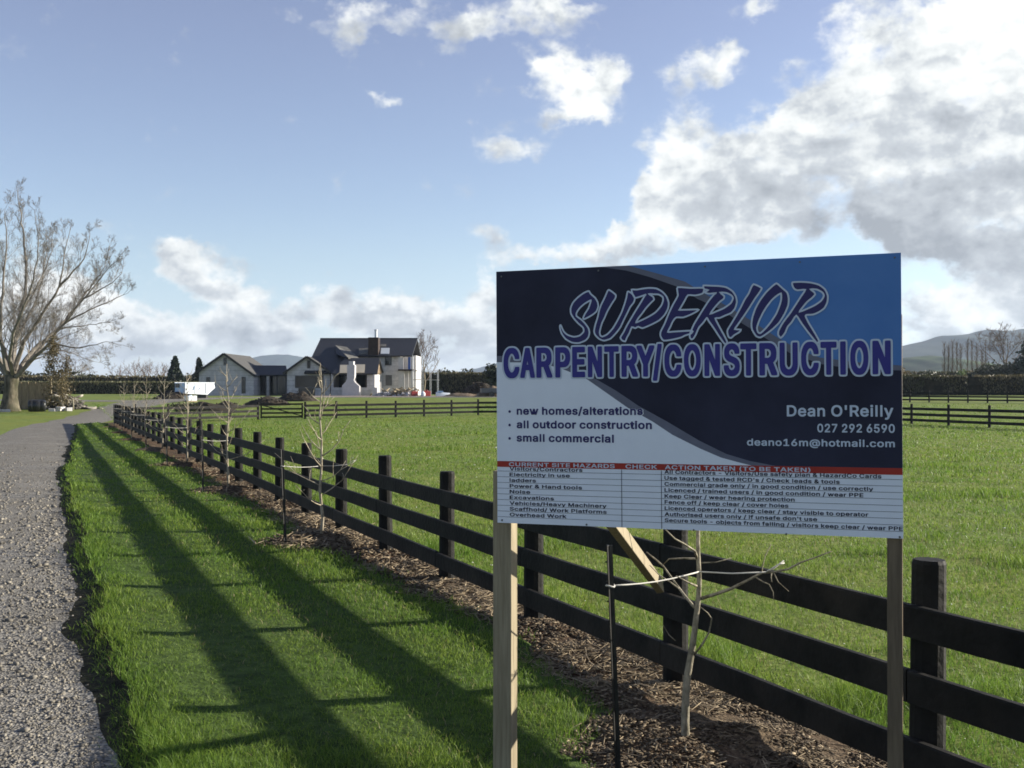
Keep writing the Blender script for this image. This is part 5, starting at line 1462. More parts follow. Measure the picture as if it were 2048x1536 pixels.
    'O': [810,[[0,828,0,620,4,604,4,568,8,556,12,488,24,412,45,324,69,252,97,188,133,128,166,86,204,48,229,28,270,3,322,-13,378,-18,438,-18,454,-14,486,-14,530,-1,571,20,612,52,660,104,703,168,727,216,763,316,784,400,796,472,800,532,804,544,804,576,808,588,808,636,812,656,812,804,808,820,808,868,804,884,800,956,788,1036,763,1144,743,1204,711,1276,675,1336,638,1382,610,1410,587,1428,538,1457,502,1470,434,1478,374,1478,358,1474,326,1474,290,1465,229,1432,204,1412,166,1374,133,1332,113,1300,85,1244,65,1196,41,1120,20,1024,12,972],[220,724,220,748,224,764,224,836,236,916,253,984,277,1052,313,1120,328,1140,354,1166,370,1177,398,1190,410,1191,426,1185,459,1164,480,1144,503,1112,523,1076,539,1040,559,980,572,928,584,856,588,804,588,648,584,632,584,604,572,532,559,480,527,392,503,348,480,316,459,296,426,275,406,269,394,271,357,292,330,318,305,352,278,406,245,504,224,620,224,696]],[[-80,828,-80,616,-76,604,-76,568,-72,556,-72,524,-68,512,-64,456,-44,344,-31,292,-3,208,25,144,61,84,100,32,150,-18,174,-37,222,-67,258,-81,294,-90,358,-94,370,-98,442,-98,454,-94,518,-90,538,-85,574,-73,614,-53,666,-14,708,28,763,104,795,164,815,212,851,328,868,412,880,504,880,532,884,544,884,576,888,592,888,640,892,656,892,804,888,824,888,872,884,884,884,916,880,928,876,988,855,1112,839,1176,815,1248,793,1300,763,1356,738,1393,704,1436,666,1474,602,1519,574,1533,538,1545,482,1554,450,1554,434,1558,374,1558,358,1554,294,1550,246,1537,198,1513,173,1496,148,1476,102,1430,69,1388,37,1336,10,1282,-7,1240,-35,1152,-56,1056,-68,972],[300,724,300,748,304,764,304,836,312,884,329,952,349,1008,373,1056,392,1084,406,1094,416,1088,431,1068,451,1032,467,996,483,948,504,852,504,828,508,812,508,648,500,584,483,512,455,436,431,392,410,367,402,367,392,376,377,396,349,452,321,536,304,624,304,696]]],
    'S': [745,[[0,404,4,332,13,276,33,204,65,136,96,92,146,42,178,19,218,-1,278,-18,306,-22,338,-22,354,-26,394,-26,410,-22,442,-22,494,-13,530,-1,556,12,606,46,644,84,675,124,690,150,711,196,732,264,740,312,740,344,748,404,748,452,740,512,740,544,727,604,707,656,683,700,652,740,614,778,575,808,510,845,366,907,310,942,294,959,269,996,256,1036,256,1064,261,1084,275,1120,290,1145,306,1166,326,1181,350,1193,378,1200,418,1185,447,1164,463,1144,483,1108,495,1072,506,1012,522,996,558,994,574,990,662,990,678,994,710,994,728,1008,732,1016,734,1060,728,1152,711,1232,695,1276,679,1308,648,1356,606,1402,579,1424,548,1444,514,1461,462,1474,430,1474,414,1478,342,1478,326,1474,294,1474,270,1469,226,1453,177,1424,142,1394,106,1353,85,1324,57,1268,41,1220,32,1180,28,1156,28,1124,24,1112,24,1080,20,1064,20,1012,24,1000,24,968,32,904,53,832,73,792,106,746,156,696,182,675,238,641,410,565,455,536,480,512,503,472,512,440,512,408,507,388,499,364,486,338,458,298,426,275,410,267,374,257,330,271,293,296,269,328,245,384,236,424,236,448,230,464,218,478,210,482,178,482,162,486,78,486,22,480,8,468,4,460]],[[-80,404,-76,332,-63,244,-39,160,-7,92,32,36,90,-22,134,-53,174,-73,222,-89,246,-94,354,-106,394,-106,410,-102,442,-102,526,-89,574,-73,598,-61,659,-20,708,28,747,80,775,132,803,212,812,252,820,312,820,344,828,404,828,452,824,468,820,544,812,600,803,636,783,692,767,724,738,769,714,798,670,842,630,873,581,904,582,908,590,910,662,910,678,914,742,918,758,923,770,931,792,952,803,968,807,980,812,1016,814,1060,808,1152,800,1208,787,1264,767,1320,751,1352,714,1409,682,1446,638,1486,598,1513,558,1533,518,1545,494,1550,430,1554,418,1558,342,1558,326,1554,262,1550,238,1545,182,1525,158,1513,118,1486,60,1432,13,1368,-15,1312,-35,1252,-44,1212,-52,1156,-52,1124,-60,1064,-60,1016,-44,872,-35,836,-17,784,1,748,38,695,102,630,126,611,183,576,193,568,194,564,182,562,162,566,74,566,58,562,-6,558,-22,553,-46,534,-67,508,-72,492],[298,516,300,520,306,520,350,501,386,481,416,456,427,436,431,420,415,384,398,360,382,347,374,345,362,350,342,371,333,388,321,416,312,460,312,480],[339,1052,345,1072,356,1092,370,1107,378,1108,382,1106,399,1088,411,1064,420,1036,429,976,426,973,418,975,366,1006,342,1040]]],
    'U': [835,[[-4,1380,-4,528,0,512,0,448,4,432,8,368,25,288,45,228,77,164,102,127,126,98,164,60,189,40,214,23,254,3,274,-5,330,-18,386,-22,458,-22,474,-18,506,-18,562,-5,582,3,622,23,674,62,731,124,767,180,791,232,811,292,824,348,836,460,836,1384,830,1440,818,1454,810,1458,754,1462,666,1462,650,1458,618,1458,610,1454,598,1440,592,1384,592,488,579,432,563,388,547,356,522,319,510,306,478,283,442,267,422,262,394,267,366,279,329,304,314,319,293,348,265,404,249,456,240,504,240,1384,234,1440,218,1456,182,1458,170,1462,70,1462,54,1458,22,1458,14,1454,2,1440]],[[-84,1380,-84,532,-80,508,-80,448,-76,432,-76,400,-68,336,-51,256,-27,184,1,128,40,68,62,42,110,-6,170,-49,210,-69,242,-81,298,-94,330,-98,362,-98,378,-102,458,-102,474,-98,538,-94,562,-89,606,-77,658,-53,710,-18,762,30,794,67,827,116,847,152,871,208,887,260,900,316,916,460,916,1388,912,1404,908,1468,903,1484,884,1508,858,1529,842,1534,754,1542,666,1542,650,1538,618,1538,582,1533,570,1529,554,1518,536,1500,525,1484,520,1468,516,1404,512,1388,512,500,499,452,475,400,454,370,434,355,418,349,402,355,382,370,365,392,337,448,320,512,320,1388,316,1404,312,1468,307,1484,296,1500,278,1518,262,1529,246,1534,182,1538,166,1542,74,1542,-14,1533,-26,1529,-42,1518,-60,1500,-71,1484,-76,1468]]],
    'I': [255,[[-4,1380,-4,76,0,56,0,24,8,12,22,2,78,-2,182,-2,198,2,230,2,238,6,250,20,252,56,256,72,256,1384,252,1404,252,1436,242,1450,230,1458,174,1462,70,1462,54,1458,22,1458,14,1454,2,1440]],[[-84,1380,-84,76,-75,-12,-63,-36,-44,-56,-26,-69,-10,-74,54,-78,70,-82,178,-82,266,-73,278,-69,294,-58,312,-40,323,-24,328,-8,332,56,336,72,336,1384,327,1472,315,1496,296,1516,278,1529,262,1534,174,1542,70,1542,54,1538,-10,1534,-26,1529,-42,1518,-60,1500,-71,1484,-76,1468]]]}

for li, (ch, (x0_, k_, xa_, xb_)) in enumerate(zip("CARPENTRY/CONSTRUCTION", TRADE)):
    a_, b_ = bxy(x0_ + k_ * xa_, 725)[0], bxy(x0_ + k_ * xb_, 725)[0]
    gw, face, rim = TRADE_GLYPHS[ch]
    kx, ky = (b_ - a_) / (gw / 10000), (TC - TB) / .146
    for cs, lay, mi in ((rim, 2.4 + .02 * li, 0), (face, 4.9, 1)):
        pl = [[(c[i] / 10000 * kx + a_, c[i + 1] / 10000 * ky + TB) for i in range(0, len(c), 2)] for c in cs]
        ar = [sum(p_[i][0] * p_[(i + 1) % len(p_)][1] - p_[(i + 1) % len(p_)][0] * p_[i][1] for i in range(len(p_))) for p_ in pl]
        k = max(range(len(pl)), key=lambda q: abs(ar[q]))
        flat_poly(mb, [pl[k]] + [pl[q] for q in range(len(pl)) if q != k], lay, mi)
mb.build('trade_lettering', [M['line'], M['ink2']], board_o)

for s_, xb_, yb_, sz in (("new homes/alterations", 1286, 829.5, 12.6), ("all outdoor construction", 1304, 856.5, 12.6), ("small commercial", 1228, 883.2, 12.6)):
    mb = MB()
    text_px(mb, s_, 1031.8, xb_ + 1.5, yb_ + 1, sz + 3.8, .0036, 2.4, 1, 'H')
    text_px(mb, s_, 1033.7, xb_, yb_, sz + 3.0, .0007, 3.0, 0, 'H')
    c_ = bxy(1019.6, yb_ - 6.5)
    flat_poly(mb, [[(c_[0] + .0065 * math.cos(q), c_[1] + .0065 * math.sin(q)) for q in np.linspace(0, 2 * math.pi, 12, endpoint=False)]], 3.0, 0)
    mb.build('service_line', [M['ink'], M['white']], board_o)
for args in (("Dean O'Reilly", 1573.7, 1786.5, 832.8, 22.4), ("027 292 6590", 1634.6, 1789.5, 864.5, 17.0), ("deano16m@hotmail.com", 1494, 1789.5, 891.0, 14.0)):
    mb = MB()
    text_px(mb, *args, 0, 2.4)
    mb.build('contact_line', M['line'], board_o)

mb = MB()
rm = (rt + rb) / 2


def row_text(s_, pa, pb_, yb, cap, bold, layer, mi):
    text_mesh(mb, s_, bxy(pa, 980)[0], bxy(pb_, 1000)[0], yb, cap, bold, layer, mi)


for s_, pa, pb_ in (("CURRENT SITE HAZARDS", 1018.5, 1230), ("CHECK", 1251.4, 1314.3), ("ACTION TAKEN (TO BE TAKEN)", 1330, 1621)):
    row_text(s_, pa, pb_, rb + .0045, .0185, .0, 2.0, 1)
LEFT = [("Visitors/Contractors", 1165.4), ("Electricity in use", 1140), ("ladders", 1072.3), ("Power & Hand tools", 1164.3), ("Noise", 1060.6),
        ("Excavations", 1108), ("Vehicles/Heavy Machinery", 1213), ("Scaffhold/ Work Platforms", 1213.3), ("Overhead Work", 1132.7)]
RIGHT = [("All Contractors - Visitors/Use safety plan & HazardCo Cards", 1762.8), ("Use tagged & tested RCD's / Check leads & tools", 1679.4),
         ("Commercial grade only / in good condition / use correctly", 1746), ("Licenced / trained users / in good condition / wear PPE", 1726.6),
         ("Keep Clear / wear hearing protection", 1589), ("Fence off / keep clear / cover holes", 1576.5),
         ("Licenced operators / keep clear / stay visible to operator", 1736), ("Authorised users only / if unsafe don't use", 1633.6),
         ("Secure tools - objects from falling / visitors keep clear / wear PPE", 1805)]
xc1, xc2 = bxy(1243.5, 990)[0], bxy(1323, 1000)[0]
for i in range(9):
    yl = rb - .0195 - i * .0272
    row_text(LEFT[i][0], 1019.5, LEFT[i][1], yl + .0035, .0172, .0, 2.0, 0)
    row_text(RIGHT[i][0], 1329, RIGHT[i][1], yl + .0035, .0172, .0, 2.0, 0)
    mb.add([(.001, -.0013, yl - .0008), (BW - .001, -.0013, yl - .0008), (BW - .001, -.0013, yl + .0008), (.001, -.0013, yl + .0008)], [(0, 1, 2, 3)], 0)
for xc in (xc1, xc2):
    mb.add([(xc - .0013, -.0017, .002), (xc + .0013, -.0017, .002), (xc + .0013, -.0017, rb - .001), (xc - .0013, -.0017, rb - .001)], [(0, 1, 2, 3)], 0)
mb.build('hazard_table', [M['ink_dark'], M['line']], board_o)
for (qx, qy) in ((1004, 1040), (1173, 1049), (1387, 1060), (1572, 1068), (1799, 1074), (1197, 541), (1003, 553), (1410, 533), (1600, 524), (1790, 515)):
    c_ = bxy(qx, qy)
    mb = MB().tube([(c_[0], 0, c_[1]), (c_[0], -.0045, c_[1])], [.005, .0035], 8)
    mb.build('screw', M['screw'], board_o)


def sign_post(cx, back, w, d, ztop, name='post', mat='pine'):
    """timber post standing behind the board, cx along the board"""
    base = bo + ux * cx - un * back - SO
    rot = Matrix((ux, -un, Vector((0, 0, 1)))).transposed()
    z0, z1_ = -.4, ztop
    mb_ = MB()
    mb_.box((base.x, base.y, (z0 + z1_) / 2), (w, d, z1_ - z0), rot)
    return mb_.build(name, M[mat], sign, bevel=.004)


lx = bxy(1000, 1000)[0]
sign_post(.018, .057, .094, .088, P(990, 940, 5.2).z)
sign_post(BW - .034, .057, .062, .088, 2.25, mat='pine_dark')
mb = MB()
ba, bb = P(1213, 1028, 5.12) - SO, P(1319, 1172, 6.5) - SO
mb.beam(ba, bb, .085, .045, up=(.8, -.5, .3))
mb.build('brace', M['pine'], sign, bevel=.003)


# ------------------------------------------------------------------ saplings and stakes
def wander(a, b, n, amp):
    a, b = Vector(a), Vector(b)
    L_ = (b - a).length
    pts = [a.lerp(b, i / n) for i in range(n + 1)]
    for i in range(1, n):
        pts[i] += Vector((random.uniform(-1, 1), random.uniform(-1, 1), random.uniform(-.6, .6))) * amp * L_
    return pts


def sapling(i, base, label, h=2.4):
    root = thing('sapling', label, 'sapling', base, group='saplings planted along the fence')
    tm, bm = MB(), MB()
    if i == 0:
        tr = [(1305 + .2, 1440), (1300, 1250), (1310, 1000), (1345, 780), (1368, 600), (1387, 400), (1380, 80)]
        def c5(q, Y=5.65):
            return P(950 + q[0] * .323, 1040 + q[1] * .323, Y) - Vector(base)
        pts = [c5(q) for q in tr]
        pts[0].z = -.06
        top = pts[-1] + Vector((.02, .03, .95))
        pts += [pts[-1].lerp(top, .5) + Vector((.015, 0, 0)), top]
        tm.tube([tuple(q) for q in catmull([tuple(q) for q in pts], 4)], list(np.linspace(.024, .006, (len(pts) - 1) * 4 + 1)), 8)

        def br(lst, r0, dy=0.0):
            n = len(lst)
            q = [c5(p_, 5.65 + dy * j / max(1, n - 1)) for j, p_ in enumerate(lst)]
            bm.tube(q, list(np.linspace(r0, r0 * .4, n)), 5)
        br([(1375, 235), (1360, 190), (1290, 145), (1235, 115), (1180, 60)], .008, -.25)
        br([(1372, 240), (1290, 236), (1200, 240), (1165, 275)], .006, .2)
        br([(1358, 540), (1300, 470), (1240, 390), (1165, 285), (1120, 245), (1062, 198)], .0085, .3)
        br([(1262, 425), (1210, 385), (1140, 340), (1080, 278)], .005, .1)
        br([(1378, 410), (1320, 385), (1245, 345)], .007, -.2)
        r3 = [(1390, 480), (1396, 480)]
        q3 = [(65, 480), (150, 455), (250, 420), (350, 370), (440, 322), (510, 318), (600, 300), (680, 258), (760, 232), (868, 190)]
        c6 = lambda q, Y: P(1380 + q[0] * .326, 1040 + q[1] * .326, Y) - Vector(base)
        bm.tube([c6(q, 5.65 - .03 * j) for j, q in enumerate(q3)], list(np.linspace(.010, .003, len(q3))), 5)
        for tw in ([(440, 322), (442, 290), (460, 220), (495, 150)], [(510, 318), (540, 380), (605, 437)], [(400, 350), (440, 375), (485, 395), (508, 440), (512, 490)],
                   [(500, 315), (495, 350), (500, 380)], [(70, 262), (160, 258), (255, 232)]):
            bm.tube([c6(q, 5.6 - .02 * j) for j, q in enumerate(tw)], list(np.linspace(.004, .002, len(tw))), 4)
        br([(1350, 840), (1410, 762), (1450, 690), (1464, 610), (1440, 575), (1398, 540)], .006, -.15)
        br([(1240, 745), (1200, 710), (1165, 650)], .003, .0)
        z_from = 1.45
    else:
        lean = Vector((random.uniform(-.05, .09), random.uniform(-.06, .06), h))
        pts = wander((0, 0, -.06), lean, 7, .010)
        tm.tube(pts, list(np.linspace(.023, .005, 8)), 7)
        z_from = .48
    nb = 17 if i else 9
    ang = random.uniform(0, 6.28)
    for k in range(nb):
        t = z_from + (h * .95 - z_from) * (k + random.uniform(-.3, .3)) / nb
        if i == 0:
            b0 = pts[-3].lerp(pts[-1], min(1, max(0, (t - pts[-3].z) / (pts[-1].z - pts[-3].z))))
        else:
            f = min(max(t / h, 0), .999) * 7
            b0 = Vector(pts[int(f)]).lerp(Vector(pts[int(f) + 1]), f - int(f))
        ang += 2.4 + random.uniform(-.5, .5)
        ln = random.uniform(.45, .85) * (1.15 - .75 * t / h)
        upw = random.uniform(.55, 1.25) if t > .8 else random.uniform(.25, .8)
        d = Vector((math.cos(ang), math.sin(ang), upw)).normalized()
        mid = b0 + d * ln * .5
        end = mid + (d + Vector((0, 0, .45)) + Vector((random.uniform(-.3, .3), random.uniform(-.3, .3), 0))).normalized() * ln * .55
        q = [b0, b0.lerp(mid, .5) + Vector((random.uniform(-.02, .02), random.uniform(-.02, .02), -.01)), mid, mid.lerp(end, .5) + Vector((random.uniform(-.02, .02), random.uniform(-.02, .02), .01)), end]
        bm.tube(q, list(np.linspace(.0085, .0028, 5)), 5)
        for _ in range(random.randint(1, 3)):
            a0 = q[random.randint(1, 3)]
            d2 = (d + Vector((random.uniform(-1, 1), random.uniform(-1, 1), random.uniform(0, .9)))).normalized()
            e_ = a0 + d2 * random.uniform(.10, .26)
            bm.tube([a0, a0.lerp(e_, .5) + Vector((random.uniform(-.015, .015), 0, .01)), e_], [.004, .003, .0018], 4)
    bk_ = M['bark_pale'] if i == 0 else M['bark_light']
    tm.build('trunk', bk_, root, smooth=True)
    bm.build('branches', bk_, root, smooth=True)
    return root


def stake(base, h, lean, label, tie_to=None, tie_end=None, group='black stakes beside the saplings'):
    root = thing('stake', label, 'stake', base, group=group)
    mb = MB()
    a, b = Vector((0, 0, -.3)), Vector((lean, 0, h))
    # Y shaped steel section
    for k in range(3):
        th = R(90 + 120 * k + 25)
        d = Vector((math.cos(th), math.sin(th), 0)) * .017
        mb.beam(a + d * .5, b + d * .5, .0035 if False else .005, .02 if False else .019, up=(math.cos(th), math.sin(th), 0))
    mb.build('post', M['black_steel'], root)
    mb = MB()
    for zz_ in np.arange(.12, h - .02, .095):
        c = a.lerp(b, (zz_ + .3) / (h + .3))
        mb.tube([c + Vector((-.020, -.006, 0)), c + Vector((-.012, -.006, 0))], .004, 5)
    if tie_to is not None:
        c = a.lerp(b, (h * .83 + .3) / (h + .3))
        t = Vector(tie_to) - Vector(base)
        for off in (0, .012):
            mb2 = MB()
        mb2 = MB()
        ring = [c + Vector((.021 * math.cos(q), .021 * math.sin(q), .004 * math.sin(2 * q))) for q in np.linspace(0, 6.28, 11)]
        mb2.tube(ring, .0045, 5)
        n = 6
        pts = [c.lerp(t, i / n) - Vector((0, 0, .016 * math.sin(math.pi * i / n))) for i in range(n + 1)]
        mb2.tube(pts, .0042, 5)
        if tie_end is not None:
            e = Vector(tie_end) - Vector(base)
            mb2.tube([t, t.lerp(e, .5) - Vector((0, 0, .008)), e], .0042, 5)
            mb2.tube([e, e + Vector((.06, -.03, .045)), e + Vector((.09, -.02, .05))], .0035, 5)
            mb2.tube([e, e + Vector((.05, .03, .015)), e + Vector((.10, .03, .055))], .0035, 5)
        mb2.build('tie_cord', M['cord'], root, smooth=True)
    mb.build('stud', M['black_steel'], root)
    return root


ORD = ['', 'first', 'second', 'third', 'fourth', 'fifth', 'sixth', 'seventh', 'eighth']
SAP_LABELS = ['leaning bare sapling behind the sign with its cord tied branch reaching right',
              'tall bare sapling in the mulch mound just left of the sign, before the fence',
              'slender bare sapling on the second mulch mound left of the sign',
              'bare sapling on the third mulch mound left of the sign, below the pale skip',
              'small bare sapling, fourth from the sign along the fence, low and spreading',
              'small bare sapling, fifth from the sign along the fence',
              'tiny bare sapling second from the far end of the planted row',
              'tiny bare sapling at the far end of the planted row by the driveway bend']
STK_LABELS = ['thin black steel stake right of the left sign post, cord tied near its top',
              'thin black stake in the mulch left of the tall sapling nearest the sign',
              'thin black stake beside the second mulch mound left of the sign',
              'thin black stake beside the third mulch mound left of the sign',
              'thin black stake by the fourth sapling from the sign', 'thin black stake by the fifth sapling from the sign',
              'thin black stake second from the far end of the planted row', 'thin black stake at the far end of the planted row by the driveway bend']
for i, (yy, xx) in enumerate(SAPS):
    random.seed(100 + i * 7)
    b_ = (xx, yy, .07)
    sapling(i, b_, SAP_LABELS[i], (2.4, 2.2, 2.35, 2.3, 2.2, 2.3, 2.2, 2.2)[i])
    if i == 0:
        sb = P(1240, 1560, 5.2)
        sb.z = .03
        stake(sb, 1.15, -.055, STK_LABELS[i], P(1398, 1143, 5.62), P(1531, 1144, 5.5))
    else:
        sb = (xx - .33, yy - .50, .05)
        stake(sb, 1.16, random.uniform(-.07, .0), STK_LABELS[i], (xx, yy, .98), (xx + .34, yy - .05, 1.0) if i == 1 else None)


# ------------------------------------------------------------------ leaves, hedges, trees
def leaf_obj(name, c, size, mat, parent=None, aspect=.6, upright=False, seed=0):
    """many small leaf faces at the given centres"""
    r_ = np.random.default_rng(seed + 5)
    c = np.asarray(c, float)
    n = len(c)
    a = r_.normal(size=(n, 3))
    if upright:
        a[:, 2] += 2.2 * np.sign(a[:, 2])
    a /= np.linalg.norm(a, axis=1)[:, None]
    b = r_.normal(size=(n, 3))
    b -= a * (a * b).sum(1)[:, None]
    b /= np.linalg.norm(b, axis=1)[:, None]
    sz = size * r_.uniform(.5, 1.4, n)
    v = np.stack((c - a * sz[:, None] - b * (sz * aspect * .4)[:, None], c - b * (sz * aspect)[:, None],
                  c + a * sz[:, None], c + b * (sz * aspect)[:, None]), 1)
    return np_mesh(name, v.reshape(-1, 3), np.arange(n * 4), np.full(n, 4), mat, parent, var=r_.uniform(0, 1, n))


def blob_points(n, c, r, lumps=7, seed=0, shell=.5):
    """points filling an uneven crown"""
    r_ = np.random.default_rng(seed)
    k = r_.integers(0, lumps, n)
    lc = r_.normal(size=(lumps, 3))
    lc /= np.linalg.norm(lc, axis=1)[:, None]
    lc *= r_.uniform(.3, .72, (lumps, 1))
    lr = r_.uniform(.3, .52, lumps)
    d = r_.normal(size=(n, 3))
    d /= np.linalg.norm(d, axis=1)[:, None]
    rad = r_.uniform(0, 1, n) ** (1 - shell * .7)
    q = lc[k] + d * (lr[k] * rad)[:, None]
    return np.array(c) + q * np.array(r)


def hedge(label, a, b, h, w, mat, n, size=.16, name='hedge', group=None, ragged=.12, seed=1, gaps=0.0):
    a, b = Vector((*a, g_(a[1]))), Vector((*b, g_(b[1])))
    o0 = a.copy()
    root = thing(name, label, 'hedge', o0, group=group)
    L_ = (b - a).length
    u = (b - a).normalized()
    nn = Vector((-u.y, u.x, 0))
    r_ = np.random.default_rng(seed)
    # woody core
    mb = MB()
    K = max(6, int(L_ / 1.5))
    for i in range(K + 1):
        c = u * (L_ * i / K)
        for (x_, z_) in ((-.36, 0), (-.40, .5), (-.34, .93), (.34, .93), (.40, .5), (.36, 0)):
            j = 1 + random.uniform(-.12, .12)
            q = c + nn * (x_ * w * j)
            mb.v.append((q.x, q.y, q.z + z_ * h * (1 + random.uniform(-.03, .03)) - (.1 if z_ == 0 else 0)))
    for i in range(K):
        for e in range(5):
            mb.f.append((i * 6 + e, (i + 1) * 6 + e, (i + 1) * 6 + e + 1, i * 6 + e + 1))
            mb.m.append(0)
    mb.build('stems', M['shrub_core'], root)
    t = r_.uniform(0, L_, n)
    face = r_.uniform(size=n)
    z = r_.uniform(0, 1, n) ** .8
    x_ = np.where(face < .72, np.where(r_.uniform(size=n) < .72, -1, 1) * (.5 + r_.normal(size=n) * .06), r_.uniform(-.5, .5, n))
    z = np.where(face < .72, z, 1 + r_.normal(size=n) * .02)
    bump = ragged * (vnoise(t * .55, z * h * 1.1, seed) - .5) * 2
    keep = np.ones(n, bool)
    if gaps:
        keep = vnoise(t * .35, z * .8, seed + 3) > gaps
    x_ = x_ * (1 + bump)
    zz = z * h * (1 + .04 * (vnoise(t * .25, t * 0, seed + 9) - .5))
    c = np.stack((u.x * t + nn.x * x_ * w, u.y * t + nn.y * x_ * w, u.z * t + zz), -1)[keep]
    leaf_obj('foliage', c, size, mat, root, aspect=.45, upright=True, seed=seed)
    return root


M['shrub_core'] = noise_mat('woody_core', (.012, .011, .007), (.04, .033, .02), scale=2, rough=1, spec=.05)


def crown_branches(bm, base, d, ln, r, depth, spread, up, rnd, twist=1.0, kids=(4, 6), sides=(6, 5, 4, 3), tmin=.0065):
    """recursive bare branching"""
    n = 4 if depth > 1 else 3
    pts = [base]
    dd = d.normalized()
    for i in range(n):
        dd = (dd + Vector((rnd.uniform(-1, 1), rnd.uniform(-1, 1), rnd.uniform(-.6, .6) + up)) * .17 * twist).normalized()
        pts.append(pts[-1] + dd * ln / n)
    rad = [r * (1 - .62 * i / n) for i in range(n + 1)]
    bm.tube(pts, rad, sides[min(len(sides) - 1, 4 - depth if depth <= 4 else 0)], cap=False)
    if depth <= 0:
        return
    k = rnd.randint(*kids)
    for i in range(k):
        f = .22 + .78 * (i + rnd.uniform(.1, .9)) / k
        f = min(f, .995)
        j = int(f * n)
        b0 = pts[j].lerp(pts[j + 1], f * n - j)
        ax = dd.cross(Vector((rnd.uniform(-1, 1), rnd.uniform(-1, 1), rnd.uniform(-1, 1))))
        if ax.length < 1e-3:
            continue
        ax.normalize()
        nd = Matrix.Rotation(rnd.uniform(.55, 1.15) * spread, 3, ax) @ (pts[j + 1] - pts[j]).normalized()
        nd = (nd + Vector((0, 0, up * .5))).normalized()
        crown_branches(bm, b0, nd, ln * rnd.uniform(.40, .66) * (1.15 - .45 * f), max(r * (1 - .6 * f) * .52, tmin), depth - 1, spread, up, rnd, twist, kids, sides, tmin)


def bare_tree(label, base, h, width, seed, name='bare_tree', group=None, mat=None, depth=3, trunk_r=None, limbs=6, up=.35, low=.25, cat='tree'):
    rnd = random.Random(seed)
    root = thing(name, label, cat, base, group=group)
    tr = trunk_r or h * .022
    tm_ = max(.0065, base[1] * .00012)
    tm, bm = MB(), MB()
    fork = h * low
    pts = [Vector((0, 0, -.3)), Vector((0, 0, fork * .5)), Vector((rnd.uniform(-.02, .02) * h, 0, fork)), Vector((rnd.uniform(-.05, .05) * h, rnd.uniform(-.04, .04) * h, h * .62))]
    tm.tube(pts, [tr * 1.35, tr, tr * .85, tr * .35], 8)
    for i in range(limbs):
        a = i * 2.4 + rnd.uniform(-.4, .4)
        f = i / max(1, limbs - 1)
        z = fork * (.9 + .3 * f) + (h * .55 - fork) * f * .8
        b0 = Vector((0, 0, z)) if z < fork else pts[2].lerp(pts[3], min(1, (z - fork) / (h * .62 - fork)))
        ra = width / 2 * (1.0 - .55 * f)
        d = Vector((math.cos(a) * ra, math.sin(a) * ra, (h - z) * rnd.uniform(.50, .75)))
        crown_branches(bm, b0, d, d.length * rnd.uniform(.85, 1.0), tr * .42 * (1 - .4 * f), depth, 1.0, up, rnd, tmin=tm_)
    crown_branches(bm, pts[3], Vector((rnd.uniform(-.1, .1), 0, 1)), h * .34, tr * .33, depth, 1.0, up, rnd, tmin=tm_)
    tm.build('trunk', M['bark_grey'], root, smooth=True)
    bm.build('crown', mat or M['twig'], root)
    return root


def leafy(label, base, h, w, mat, n, size, seed, name='shrub', cat='shrub', group=None, trunk=True, lumps=8, cone=False):
    root = thing(name, label, cat, base, group=group)
    if trunk:
        MB().tube([(0, 0, -.3), (0, 0, h * .5)], [h * .03, h * .015], 7).build('trunk', M['bark_grey'], root, smooth=True)
    if cone:
        r_ = np.random.default_rng(seed)
        t = r_.uniform(0, 1, n) ** .75
        rad = w / 2 * (1 - t) ** .8 * (.75 + .35 * vnoise(t * 7, t * 0, seed)) * r_.uniform(.3, 1, n) ** .5 + .1
        a = r_.uniform(0, 6.283, n)
        rad = rad * (.8 + .35 * vnoise(a * 1.2, t * 6, seed + 2))
        c = np.stack((np.cos(a) * rad, np.sin(a) * rad, h * (.05 + .95 * t)), -1)
    else:
        c = blob_points(n, (0, 0, h * .5), (w / 2 * 1.05, w / 2 * 1.05, h * .53), lumps, seed)
        c[:, 2] = np.maximum(c[:, 2], .02)
    leaf_obj('crown' if trunk else 'foliage', c, size, mat, root, seed=seed)
    return root


